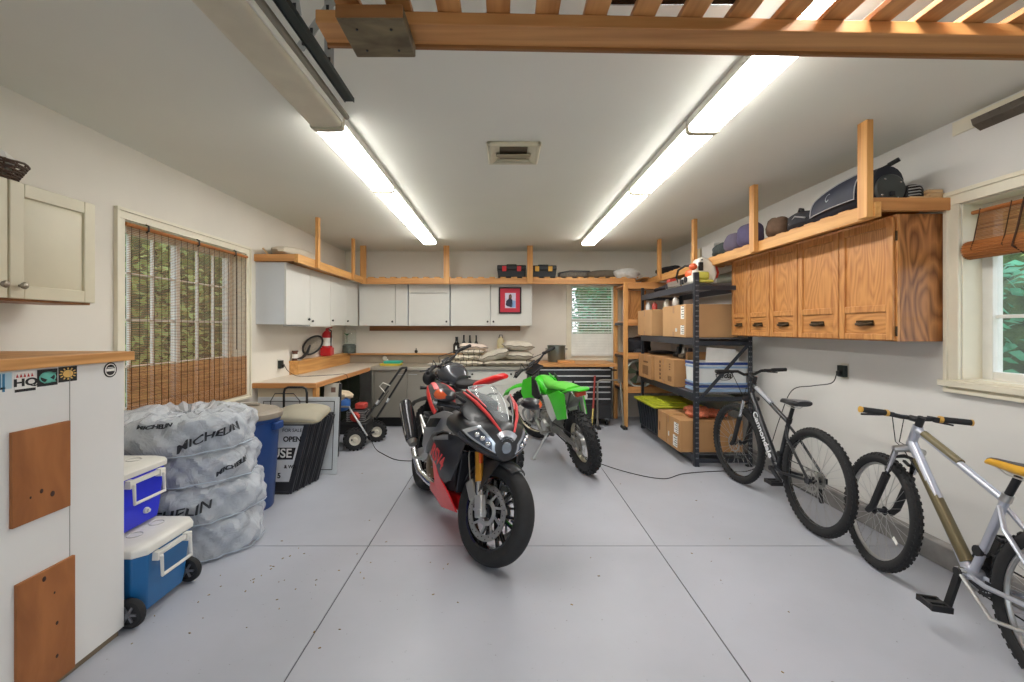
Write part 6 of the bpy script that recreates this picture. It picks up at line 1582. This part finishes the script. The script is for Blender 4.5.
        MB().tube([S @ (m_+V(.02,0,0)), S @ (m_+V(.07, s_*.02, 0)), S @ (g1+V(.05,0,-.005))], [.010, .008, .005], 8).build('lever', M_dkmetal, hv)
        MB().obox(S @ (m_+V(.02, -s_*.03, .0)), (.05, .05, .05), S.to_3x3()).build('switch_pod', M_black, hv, bevel=.01)
        # side fairing
        y = lambda a: s_*a
        side = MB().plate([V(.56, y(.19), .70), V(.40, y(.235), .70), V(.12, y(.24), .62), V(-.04, y(.215), .47), V(.04, y(.20), .41), V(.26, y(.20), .33), V(.46, y(.205), .42), V(.54, y(.205), .56)], (0, s_*.01, 0), .03).build('side_fairing', M_mblk, t)
        o = MB(); tx, tf = text_mesh('RSV4', .13, shear=.3, bold=.003, depth=.001)
        Mt = frame_m(V(.30, y(.2745), .53), (-.62*s_*-1 if s_ > 0 else -.62*-1*-1*-1, 0, -.78) if False else ((1, 0, -.14) if s_ < 0 else (-1, 0, .14)), (.14, 0, 1))
        if Mt.to_3x3() @ V(0,0,1) @ V(0, s_, 0) < 0: Mt = Mt @ Matrix.Rotation(PI, 4, 'X')
        o.add([Mt @ v for v in tx], tf).build('fairing_lettering', M_redl, side)
        MB().plate([V(.42, y(.262), .70), V(.12, y(.26), .62), V(.13, y(.262), .60), V(.44, y(.262), .67)], (0, s_*.004, 0), .004).build('grey_trim', mat('fairing_grey', (110,112,116), .4), side)
        # frame beam and belly
        MB().plate([V(.44, y(.19), .83), V(.22, y(.235), .82), V(-.02, y(.245), .74), V(-.20, y(.22), .60), V(-.26, y(.20), .48), V(-.16, y(.20), .44), V(-.06, y(.225), .53), V(.08, y(.24), .63), V(.28, y(.235), .70), V(.46, y(.20), .72)], (0, s_*.035, 0), .012).build('frame_beam', M_frame, t)
        MB().plate([V(-.02, y(.262), .66), V(.08, y(.265), .74), V(.20, y(.26), .765), V(.12, y(.262), .69)], (0, s_*.05, 0), .004).build('frame_cavity', M_black, t)
        MB().plate([V(.42, y(.12), .20), V(.40, y(.20), .33), V(.24, y(.225), .40), V(.06, y(.225), .52), V(.14, y(.20), .34), V(.02, y(.165), .25), V(-.14, y(.15), .24), V(-.16, y(.13), .17), V(.10, y(.11), .125)], (0, s_*.01, 0), .02).build('belly_panel', M_red, t)
    MB().prism([V(-.16,-.13,.17), V(.10,-.11,.125), V(.40,-.09,.20), V(.33,-.10,.28), V(-.10,-.12,.25)], (0, .22, 0)).build('belly_pan', M_red, t, bevel=.015)
    # tank, seat, tail
    tk_ = Loft([(-.22, .78, .09, .05, 2.3), (-.14, .81, .13, .085, 2.5), (.0, .835, .175, .11, 2.6), (.16, .845, .18, .115, 2.6), (.28, .835, .14, .09, 2.4), (.36, .81, .08, .05, 2.2)])
    tv = tk_.mesh(MB(), 20, 30).build('fuel_tank', M_mblk, t)
    for s_ in (0, 1):
        k = (lambda a: a) if not s_ else (lambda a: 180-a)
        o = MB(); tk_.patch(o, quadpatch([(.12, k(10)), (.8, k(18)), (.9, k(36)), (.15, k(20))]), .003, 12, 4, .006); o.build('red_flash', M_redl, tv)
    MB().lathe([(0,0),(.04,0),(.04,.006),(.03,.010),(0,.010)], axis_m((.12, 0, .957), (0,0,1)), 24).build('fuel_cap', M_dkmetal, tv)
    Loft([(-.46, .80, .10, .025, 2.6), (-.36, .785, .13, .03, 2.8), (-.24, .775, .125, .035, 2.8), (-.17, .78, .09, .03, 2.4)]).mesh(MB(), 12, 20).build('seat', M_black, t)
    tl = Loft([(-.86, .885, .045, .035, 2.2), (-.78, .868, .095, .065, 2.4), (-.66, .84, .12, .088, 2.6), (-.52, .80, .135, .09, 2.6), (-.40, .76, .142, .075, 2.6), (-.26, .73, .14, .055, 2.4)])
    tlv = tl.mesh(MB(), 18, 26).build('tail_fairing', M_mblk, t)
    for s_ in (0, 1):
        k = (lambda a: a) if not s_ else (lambda a: 180-a)
        o = MB(); tl.patch(o, quadpatch([(.02, k(-20)), (.9, k(-30)), (.98, k(10)), (.06, k(24))]), .004, 14, 4, .008); o.build('red_panel', M_red, tlv)
        o = MB(); tl.patch(o, quadpatch([(.1, k(48)), (.55, k(50)), (.55, k(72)), (.1, k(72))]), .004, 10, 3, .008); o.build('red_top_flash', M_redl, tlv)
    MB().box(-.885, -.855, -.03, .03, .885, .915).build('tail_light', mat('tail_lens', (120,14,18), .2, coat=.5), tlv, bevel=.006)
    for s_ in (-1, 1): MB().tube([V(-.84, s_*.03, .87), V(-.85, s_*.14, .865)], [.008, .018], 8).build('turn_signal', M_black, tlv)
    MB().plate([V(-.80, -.07, .80), V(-.80, .07, .80), V(-.94, .07, .62), V(-.94, -.07, .62)], (.008, 0, .006)).build('plate_hanger', M_black, t)
    # engine
    MB().box(-.14, .28, -.155, .155, .28, .60).build('engine_block', mat('engine_grey', (72,72,74), .4, metal=.4, var=.3, scale=20), t, bevel=.04)
    MB().lathe([(0,0),(.10,0),(.105,.012),(.09,.035),(.05,.045),(0,.045)], axis_m((-.08, -.155, .38), (0,-1,0)), 36).build('clutch_cover', M_bronze, t)
    o = MB()
    for k in range(8): a = k*PI/4; o.cyl((-.08+.088*math.cos(a), -.195, .38+.088*math.sin(a)), (-.08+.088*math.cos(a), -.202, .38+.088*math.sin(a)), .006, n=8)
    o.build('cover_bolts', M_steel, t)
    MB().lathe([(0,0),(.07,0),(.07,.03),(0,.035)], axis_m((.12, .155, .36), (0,1,0)), 30).build('alternator_cover', M_bronze, t)
    MB().box(.36, .40, -.14, .14, .32, .58).build('radiator', M_dkmetal, t, bevel=.008)
    # swingarm
    for s_ in (-1, 1):
        MB().plate([V(-.20, s_*.12, .42), V(-.34, s_*.13, .46), V(-.60, s_*.135, .37), V(-.77, s_*.135, .33), V(-.77, s_*.135, .29), V(-.55, s_*.135, .30), V(-.20, s_*.12, .34)], (0, .03, 0), 0).build('swingarm', M_alu, t)
        MB().bar(V(-.24, s_*.15, .44), V(-.30, s_*.19, .36), .02, .05).tube([V(-.30, s_*.17, .36), V(-.30, s_*.27, .37)], .011, 8).build('footpeg', M_alu, t)
    MB().tube([V(-.24, -.17, .55), V(-.42, -.175, .60), V(-.55, -.18, .66)], .012, 8).tube([V(-.24, -.17, .46), V(-.42, -.175, .55), V(-.55, -.18, .655)], .010, 8).build('exhaust_hanger', M_alu, t)
    MB().lathe([(.075,-.002),(.085,-.002),(.085,.002),(.075,.002)], axis_m((-.70, .095, .315), (0,1,0)), 36, True).build('sprocket', M_gold, t)
    # exhaust
    sl = [V(-.47, -.215, .40), V(-.52, -.225, .44), V(-.80, -.265, .72)]
    o = MB().tube([V(.0, -.08, .22), V(-.14, -.15, .23), V(-.30, -.19, .26), V(-.42, -.21, .35), sl[0]], [.032, .03, .028, .028, .03], 14); o.build('exhaust_pipe', M_chrome, t)
    MB().tube([V(-.20, -.17, .22), V(-.34, -.20, .29), V(-.44, -.235, .38)], .014, 10).build('pipe_guard', M_steel, t)
    d_ = (sl[2]-sl[1])
    sv = MB().tube([sl[1]+d_*f for f in (0, .05, .3, .7, .95, 1)], [.030, .052, .062, .062, .058, .050], 20).build('silencer', mat('silencer_dark', (52,52,56), .25, metal=.5, coat=.5), t)
    MB().tube([sl[1]+d_*-.06, sl[1]+d_*.03], [.034, .045], 18).build('silencer_collar', M_steel, sv)
    MB().tube([sl[1]+d_*.99, sl[1]+d_*1.02], [.052, .048], 20).build('silencer_tip', M_black, sv)
    MB().bar(sl[1]+d_*.1+V(-.0,-.058,.02), sl[1]+d_*.9+V(.0,-.058,.02), .02, .006, up=(0,1,0)).build('silencer_strip', M_alu, sv)
    # stand and chain
    MB().tube([V(-.02, .14, .26), V(-.06, .30, .075)], .012, 8).build('side_stand', M_black, t)
    MB().tube([V(-.70, .095, .398), V(-.25, .095, .44)], .007, 6).tube([V(-.70, .095, .232), V(-.25, .095, .37)], .007, 6).build('chain', M_dkmetal, t)
    Loft([(-.92, .60, .03, .008, 2), (-.80, .655, .09, .012, 2.4), (-.60, .665, .10, .012, 2.4), (-.44, .60, .08, .012, 2.4)]).mesh(MB(), 10, 16).build('rear_hugger', M_black, t)
    return t
sport()

def spoked_wheel(root, c, rr, w, S, name, n, hub_r=.03, disc=None):
    M = S @ axis_m(c, (0,1,0)); o = MB().lathe(tire_prof(rr-.014, w), M, 48, True)
    for k in range(n):
        a = 2*PI*k/n
        for z_, off, wd in ((.0, 0, .34), (.30, .5, .26), (-.30, .5, .26), (.44, 0, .18), (-.44, 0, .18)):
            st = len(o.V); o.obox((0,0,0), (.022, .026, w*wd))
            o.xf(M @ Matrix.Rotation(a+off*2*PI/n, 4, 'Z') @ Matrix.Translation((rr-.012-abs(z_)*.05, 0, z_*w)) @ Matrix.Rotation(-z_*1.9, 4, 'Y'), st)
    wv = o.build(name, M_rubber, root); r1 = rr-w*.98
    MB().lathe([(r1-.008,-.024),(r1+.014,-.03),(r1+.014,.03),(r1-.008,.024),(r1-.014,0)], M, 48, True).build('rim', mat('rim_pale_gold', (196,190,168), .35, metal=.5), wv)
    spokes(MB(), M, hub_r, r1-.006, 32, .035, .0018).build('spokes', M_alu, wv)
    MB().cyl(M @ V(0,0,-.06), M @ V(0,0,.06), hub_r, n=18).build('hub', M_alu, wv)
    if disc: MB().lathe([(disc-.03, .052),(disc, .052),(disc, .055),(disc-.03, .055)], M, 40, True).build('brake_disc', M_steel, wv)
    return wv
def offroad(name, label, front, rear, lean, steer, pal, rf=.345, rrw=.315, bar_z=1.03, naked=False):
    c, yaw, L = moto_pose(front, rear)
    t = thing(name, label, 'motorcycle', (c.x, c.y, 0), (R(lean), 0, yaw), world=False)
    body, seatm, sidep, fend, tailm, engm = pal
    a_ = L/2; A = V(a_, 0, rf); E = V(-a_, 0, rrw); rk = R(26); u = V(-math.sin(rk), 0, math.cos(rk)); Q = A+V(-.03, 0, -.01); S = steer_m(Q, u, steer); I = Matrix.Identity(4)
    spoked_wheel(t, A, rf, .085, S, 'front_wheel', 30, disc=.125)
    spoked_wheel(t, E, rrw, .115, I, 'rear_wheel', 26, .04, disc=.115)
    fl_ = (bar_z-.08-rf)/math.cos(rk)
    for s_ in (-1, 1):
        B0 = A+V(-.01, s_*.095, 0)
        lg = MB().tube([S @ (B0+V(0,0,-.01)), S @ (B0+u*.30)], .026, 12).build('fork_leg', M_alu, t)
        MB().tube([S @ (B0+u*.30), S @ (B0+u*fl_)], .021, 12).build('fork_tube', mat('fork_tube_grey', (150,150,150), .3, metal=.7), lg)
        MB().plate([S @ (B0+V(.035, s_*.01, .0)), S @ (B0+u*.26+V(.04, s_*.01, 0)), S @ (B0+u*.26+V(-.01, s_*.02, 0)), S @ (B0+V(-.02, s_*.02, 0))], tuple(S.to_3x3() @ V(0, .006, 0))).build('fork_guard', sidep, lg)
    top = A+u*fl_
    MB().obox(S @ (top+V(-.03,0,-.01)), (.10, .24, .025), S.to_3x3() @ Matrix.Rotation(-rk, 3, 'Y')).obox(S @ (top-u*.17+V(-.03,0,0)), (.09, .23, .025), S.to_3x3() @ Matrix.Rotation(-rk, 3, 'Y')).build('triple_clamp', M_dkmetal, t, bevel=.006)
    hb = top+V(-.03, 0, .04)
    pts = [V(hb.x-.07, -.385, hb.z+.05), V(hb.x-.03, -.24, hb.z+.055), V(hb.x, -.09, hb.z), V(hb.x, .09, hb.z), V(hb.x-.03, .24, hb.z+.055), V(hb.x-.07, .385, hb.z+.05)]
    hv = MB().tube([S @ p for p in pts], .012, 10).tube([S @ (pts[1]+V(0,.07,-.02)), S @ (pts[4]+V(0,-.07,-.02))], .009, 8).build('handlebar', M_dkmetal if not naked else M_black, t)
    MB().obox(S @ (hb+V(0,0,.04)), (.035, .12, .03), S.to_3x3()).build('bar_pad', M_black, hv, bevel=.015)
    for s_, i0, i1 in ((-1, 1, 0), (1, 4, 5)):
        g = pts[i0].lerp(pts[i1], .15); MB().tube([S @ g, S @ (pts[i1]+(pts[i1]-pts[i0])*.08)], .0185, 12).build('grip', M_rubber, hv)
        MB().tube([S @ (g+V(.015,0,0)), S @ (g+V(.06, s_*.02, -.005)), S @ (pts[i1]+V(.045, 0, -.015))], [.009, .008, .005], 8).obox(S @ (g+V(.01, -s_*.02, .0)), (.045, .035, .03), S.to_3x3()).build('lever', M_dkmetal, hv)
        MB().tube([S @ (g+V(.04,-s_*.04,0)), S @ (hb+V(.12, s_*.05, .06)), S @ (hb+V(.10, 0, -.12)), top-u*.3+V(-.05, s_*.04, 0)], .0045, 6).build('cable', M_black, hv)
    # front fender
    o = MB(); rows = []
    for i in range(13):
        a = R(38+i*8.2); rr = rf+.085; row = []
        wd = .075*(math.sin(PI*min(1, (i+2)/9))*.5+.5)
        for j in range(7):
            b_ = -1+j/3; row.append(V(A.x+(rr+.04*(abs(i-6)/6)-.022*b_*b_)*math.cos(a), wd*b_, A.z+(rr+(.02 if i < 3 else 0)-.022*b_*b_)*math.sin(a)))
        rows.append(row)
    vs = [p for r_ in rows for p in r_]; T = len(vs); vs += [p-V(0,0,.006) for p in vs]; fs = []
    for i in range(12):
        for j in range(6): a = i*7+j; fs += [(a, a+1, a+8, a+7), (T+a, T+a+7, T+a+8, T+a+1)]
    ring = list(range(6))+[i*7+6 for i in range(12)]+[12*7+j for j in range(6, 0, -1)]+[i*7 for i in range(12, 0, -1)]
    for q in range(len(ring)): a, b_ = ring[q], ring[(q+1) % len(ring)]; fs.append((a, b_, T+b_, T+a))
    o.add(vs, fs).xf(S); o.build('front_fender', fend, t)
    # frame
    hd = top-u*.10+V(-.04, 0, 0)
    o = MB().tube([hd+V(0,0,0), hd-u*.16], .026, 10)
    o.tube([hd-u*.12, V(.24, 0, .50), V(.16, 0, .30), V(-.14, 0, .27)], .018, 10)
    for s_ in (-1, 1):
        o.tube([hd-V(.02,0,.04), V(.20, s_*.06, .80), V(-.12, s_*.09, .66), V(-.20, s_*.10, .46), V(-.16, s_*.09, .28)], .015, 10)
        o.tube([V(-.12, s_*.09, .68), V(-.42, s_*.08, .78), V(-.55, s_*.06, .80)], .010, 8).tube([V(-.18, s_*.09, .50), V(-.42, s_*.08, .76)], .010, 8)
        o.tube([V(.16, s_*.03, .30), V(.0, s_*.11, .27), V(-.16, s_*.09, .28)], .012, 8)
    o.build('frame', mat('frame_grey', (126,126,124), .4, metal=.4), t)
    # tank + shrouds + seat
    if not naked:
        Loft([(-.04, .78, .07, .05, 2.3), (.06, .81, .10, .09, 2.4), (.18, .835, .11, .095, 2.4), (.27, .855, .08, .07, 2.2)]).mesh(MB(), 12, 20).build('fuel_tank', body, t)
        for s_ in (-1, 1):
            y = lambda q: s_*q
            sh = MB().plate([V(.46, y(.20), .74), V(.40, y(.17), .89), V(.26, y(.11), .93), V(.06, y(.11), .87), V(.0, y(.12), .76), V(.12, y(.14), .70), V(.22, y(.17), .58), V(.34, y(.20), .60)], (0, .008, 0), s_*0+.012).build('radiator_shroud', body, t)
            MB().plate([V(.16, y(.137), .94), V(.06, y(.128), .90), V(-.02, y(.13), .74), V(.10, y(.15), .70), V(.18, y(.16), .74)], (0, .012, 0), .004).build('dark_knee_panel', M_black, sh)
            MB().plate([V(-.06, y(.125), .76), V(-.22, y(.135), .79), V(-.36, y(.13), .70), V(-.34, y(.12), .56), V(-.22, y(.12), .50), V(-.12, y(.12), .58)], (0, .008, 0), .012).build('side_panel', sidep, t)
            MB().plate([V(-.26, y(.132), .80), V(-.52, y(.115), .87), V(-.62, y(.10), .84), V(-.60, y(.11), .60), V(-.42, y(.135), .56), V(-.36, y(.14), .70)], (0, .010, 0), .010).build('rear_number_panel', fend, t)
            MB().plate([V(-.52, y(.10), .80), V(-.60, y(.10), .80), V(-.60, y(.10), .60), V(-.53, y(.10), .58)], (0, .012, 0), .004).build('rear_side_pad', sidep, t)
        Loft([(-.62, .885, .075, .018, 2.4), (-.5, .88, .09, .03, 2.6), (-.3, .87, .085, .04, 2.6), (-.12, .85, .07, .045, 2.6), (.04, .86, .055, .05, 2.4), (.16, .90, .04, .03, 2.2)]).mesh(MB(), 18, 18).build('seat', seatm, t)
        Loft([(-.88, .90, .05, .008, 2.4), (-.80, .90, .08, .010, 2.6), (-.64, .875, .09, .014, 2.6), (-.46, .83, .08, .014, 2.4)]).mesh(MB(), 12, 16).build('rear_fender', tailm, t)
        MB().box(-.80, -.74, -.05, .05, .83, .875).build('tail_light', mat('tail_amber_red', (196,66,36), .3, coat=.5), t, bevel=.01)
        MB().tube([V(-.10, -.12, .52), V(-.36, -.135, .62), V(-.62, -.13, .74)], [.022, .04, .042], 14).build('silencer', M_alu, t)
    else:
        Loft([(-.06, .90, .07, .05, 2.4), (.03, .94, .13, .09, 2.5), (.16, .96, .16, .10, 2.5), (.26, .95, .14, .08, 2.4), (.33, .93, .08, .05, 2.2)]).mesh(MB(), 14, 26).build('fuel_tank', body, t)
        MB().tube([V(.0, .13, .90), V(.05, .165, .885), V(.2, .175, .885), V(.32, .09, .90), V(.34, 0, .90), V(.32, -.09, .90), V(.2, -.175, .885), V(.05, -.165, .885), V(.0, -.13, .90)], .012, 8).build('tank_rim', M_dkmetal, t)
        Loft([(-.46, .92, .07, .02, 2.4), (-.3, .88, .10, .035, 2.6), (-.12, .865, .10, .04, 2.6), (-.02, .89, .08, .03, 2.4)]).mesh(MB(), 12, 18).build('seat', seatm, t)
        Loft([(-.80, 1.00, .03, .018, 2.2), (-.72, .99, .06, .03, 2.4), (-.56, .945, .085, .035, 2.5), (-.40, .90, .09, .035, 2.4), (-.30, .86, .07, .03, 2.2)]).mesh(MB(), 16, 18).build('tail_fairing', tailm, t)
        MB().ell(S @ V(A.x-.10, 0, bar_z-.20), .06, .085, .085, 18, 12).build('headlight', M_black, t)
        MB().tube([S @ (pts[5]*.55+pts[4]*.45), S @ (pts[4]+V(.05,.16,.02))], .006, 6).build('mirror_stalk', M_black, t)
    if not naked:
        for ob in KIDS(t):
            if ob.name.split('.')[0] in ('fuel_tank', 'radiator_shroud', 'side_panel', 'rear_number_panel', 'rear_side_pad', 'seat', 'rear_fender', 'tail_light'):
                for q in [ob]+KIDS(ob): q.data.transform(Matrix.Translation((-.065, 0, -.035)))
    # engine
    MB().box(-.14, .14, -.11, .11, .28, .50).build('engine_cases', engm, t, bevel=.035)
    MB().obox((.06, 0, .57), (.15, .15, .20), Matrix.Rotation(R(12), 3, 'Y')).build('cylinder', engm, t, bevel=.02)
    o = MB()
    for k in range(6): o.obox((.06+.006*k, 0, .51+k*.026), (.17, .17, .006), Matrix.Rotation(R(12), 3, 'Y'))
    o.build('cooling_fins', M_alu, t)
    for s_ in (-1, 1): MB().lathe([(0,0),(.075,0),(.08,.012),(.065,.035),(0,.04)], axis_m((-.04, s_*.11, .37), (0, s_, 0)), 26).build('engine_cover', M_alu, t)
    MB().tube([V(.12, .03, .60), V(.28, .06, .52), V(.32, .09, .36), V(.20, .10, .27), V(.0, .12, .27), V(-.12, .12, .40)], .026, 12).build('exhaust_pipe', M_alu, t)
    MB().box(.24, .30, -.15, .15, .56, .80).build('radiator', M_dkmetal, t, bevel=.006)
    for s_ in (-1, 1): MB().plate([V(-.14, s_*.09, .37), V(-.3, s_*.10, .41), V(-a_-.03, s_*.095, rrw+.025), V(-a_-.05, s_*.095, rrw-.02), V(-.3, s_*.10, .355), V(-.14, s_*.09, .31)], (0, .022, 0)).build('swingarm', mat('swingarm_grey', (120,118,114), .4, metal=.5), t)
    MB().tube([V(-.26, 0, .48), V(-.18, 0, .74)], .03, 10).build('shock_absorber', mat('shock_spring', (206,206,200), .4), t)
    MB().tube([V(-a_, .075, rrw+.085), V(-.12, .075, .42)], .007, 6).tube([V(-a_, .075, rrw-.085), V(-.12, .075, .33)], .007, 6).build('chain', M_dkmetal, t)
    MB().lathe([(.06,-.002),(.088,-.002),(.088,.002),(.06,.002)], axis_m((-a_, .075, rrw), (0,1,0)), 30, True).build('sprocket', M_steel, t)
    for s_ in (-1, 1): MB().tube([V(-.14, s_*.10, .32), V(-.15, s_*.21, .33)], .012, 8).box(-.185, -.115, min(s_*.15, s_*.22), max(s_*.15, s_*.22), .325, .34).build('footpeg', M_steel, t)
    dz = .30-.30*math.tan(R(abs(lean)))
    ln = math.tan(R(abs(lean)))
    MB().tube([V(-.08, .10, .33), V(-.10, .27, .33-.0)], .001, 4)
    e = V(-.10, .34, .34*ln+.012); MB().tube([V(-.10, .12, .31), e], .012, 8).box(e.x-.03, e.x+.03, e.y-.02, e.y+.02, e.z-.012, e.z).build('side_stand', M_alu, t)
    return t
M_kg = mat('lime_green_plastic', (66,208,40), .35, coat=.3, var=.03); M_kw = mat('off_white_plastic', (214,216,208), .4)
dirt = offroad('dirt_motorcycle', 'lime green dirt motorcycle with knobby tires standing by the tool chest', (.43, 5.77), (.81, 4.45), -10, 33, (M_kg, mat('lime_seat', (96,196,64), .6), M_kw, M_kg, M_kg, mat('engine_alu', (140,138,132), .4, metal=.5, var=.25, scale=25)))
third = offroad('naked_motorcycle', 'black motorcycle with a red tail standing behind the sport motorcycle', (-.72, 5.22), (.0, 4.28), -8, 25, (mat('tank_dark_satin', (70,72,78), .25, metal=.3, coat=.6), M_black, M_black, M_black, M_red, mat('engine_black', (54,52,52), .4, metal=.4, var=.3, scale=25)), naked=True, bar_z=1.10, rf=.30, rrw=.30)
# ================================================================ OUTDOORS, LIGHT, CAMERA
M_leaf = [mat('leaf_%s' % n, c, .5, var=.35, scale=3) for n, c in (('deep', (104,138,72)), ('fresh', (172,190,108)), ('cool', (84,160,116)))]
M_bark = mat('bark', (92,76,60), .9, var=.25)
def leafy(label, x, y, h, r, m_, n=2600, seed=1, low=.0, name='leafy_tree'):
    t = thing(name, label, 'tree', (x, y, -.15)); rnd = random.Random(seed)
    o = MB().tube([(x, y, -.15), (x+.05, y+.03, h*.4), (x, y, h*.85)], [.09, .06, .02], 8)
    for k in range(7):
        a = rnd.uniform(0, 6.28); z = h*rnd.uniform(.25, .8); o.tube([(x, y, z), (x+r*.6*math.cos(a), y+r*.6*math.sin(a), z+.35)], [.03, .008], 6)
    o.build('trunk', M_bark, t)
    o = MB()
    for k in range(n):
        a = rnd.uniform(0, 6.28); u = rnd.uniform(low, 1); q = r*(rnd.uniform(.55, 1))*(1-.55*max(0, u-.5))
        c = V(x+q*math.cos(a), y+q*math.sin(a), -.1+h*u); s_ = rnd.uniform(.03, .065)
        d = V(rnd.gauss(0,1), rnd.gauss(0,1), rnd.gauss(0,.6)).normalized(); e = d.orthogonal().normalized()
        o.add([c-d*s_, c+e*s_*.45, c+d*s_, c-e*s_*.45+V(0,0,.01)], [(0,1,2,3)])
    o.build('foliage', m_, t)
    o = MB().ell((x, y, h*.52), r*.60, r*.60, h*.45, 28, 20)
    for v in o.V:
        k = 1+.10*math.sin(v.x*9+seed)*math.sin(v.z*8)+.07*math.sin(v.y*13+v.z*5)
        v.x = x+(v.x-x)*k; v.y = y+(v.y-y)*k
    o.build('inner_crown', mat('deep_inner_leaves', (88,108,62), .8, var=.7, scale=9), t)  # deep green core that closes the gaps in the foliage
leafy('fresh green tree seen through the nearer half of the left window', -4.2, 4.4, 3.6, 1.1, M_leaf[1], 5200, 1)
leafy('fresh green tree seen through the middle of the left window', -4.4, 6.2, 3.8, 1.2, M_leaf[1], 5200, 2)
leafy('deep green tree seen through the far half of the left window', -5.4, 7.6, 4.2, 1.4, M_leaf[0], 4200, 3)
leafy('deep green tree behind the fresh green ones on the left', -6.4, 5.6, 4.8, 1.7, M_leaf[0], 4200, 8)
leafy('cool green tree outside the small back window', 2.2, 9.4, 3.6, 1.1, M_leaf[2], 4600, 4)
leafy('deep green tree farther behind the small back window', 3.2, 11.2, 4.4, 1.5, M_leaf[0], 3600, 9)
leafy('cool green shrub close to the right hand window', 4.1, 3.3, 2.0, .9, M_leaf[2], 3800, 5)
leafy('fresh green tree beyond the right hand window', 4.9, 4.0, 3.8, 1.1, M_leaf[1], 3800, 6)
leafy('deep green tree farthest beyond the right hand window', 6.2, 5.4, 4.6, 1.5, M_leaf[0], 3600, 7)
rnd = random.Random(3); o = MB()
for k in range(70):
    if k < 34: X_, Y_ = rnd.gauss(-1.35, .28), rnd.gauss(2.62, .25)
    else: X_, Y_ = rnd.uniform(-1.4, 1.9), rnd.uniform(1.8, 4.6)
    s_ = rnd.uniform(.003, .008); a = rnd.uniform(0, 3); o.obox((X_, Y_, .0016), (s_*1.8, s_*.8, .002), Matrix.Rotation(a, 3, 'Z'))
tag(o.build('floor_debris', mat('dry_leaf_bits', (140,116,70), .9, var=.5, scale=30)), 'tiny dry leaf bits scattered on the floor', 'debris', kind='stuff')
tag(MB().box(-30, 30, -30, 40, -.25, -.15).build('lawn', mat('grass_green', (104,130,70), .9, var=.3, scale=3)), 'grass around the building', 'grass', kind='stuff')
struct('driveway_slab', MB().box(-3.2, 3.4, -9, YF-.2, -.14, -.02), mat('driveway', (150,148,144), .9))  # grey driveway slab outside the open garage doorway, out of view
w = bpy.data.worlds.new('sky'); bpy.context.scene.world = w; w.use_nodes = True
bg = w.node_tree.nodes['Background']
N = w.node_tree.nodes.new; L = w.node_tree.links.new
tc = N('ShaderNodeTexCoord'); sp = N('ShaderNodeSeparateXYZ'); cr = N('ShaderNodeValToRGB')
L(tc.outputs['Generated'], sp.inputs[0]); L(sp.outputs['Z'], cr.inputs['Fac'])
cr.color_ramp.elements[0].color = (.86,.90,.95,1); cr.color_ramp.elements[1].color = (.62,.76,.98,1)
L(cr.outputs['Color'], bg.inputs['Color']); bg.inputs['Strength'].default_value = 1.6
cam = bpy.data.cameras.new('camera'); co = bpy.data.objects.new('camera', cam); C.objects.link(co)
co.location = (0, 0, 1.42); co.rotation_euler = (R(90), 0, 0)
cam.sensor_width = 36; cam.lens = 455/1024*36; cam.shift_x = 8/1024; cam.shift_y = -13/1024
cam.clip_start = .05; cam.clip_end = 200
sc = bpy.context.scene; sc.camera = co
sc.view_settings.view_transform = 'Standard'; sc.view_settings.look = 'None'; sc.view_settings.gamma = 1; sc.view_settings.exposure = .78
sc.view_settings.use_curve_mapping = False
try:
    sc.cycles.use_denoising = True; sc.cycles.max_bounces = 8; sc.cycles.diffuse_bounces = 5; sc.cycles.transparent_max_bounces = 16
    sc.cycles.sample_clamp_indirect = 8; sc.cycles.use_adaptive_sampling = False
except Exception: pass
for o in list(bpy.data.objects):
    if '_w' in o: del o['_w']
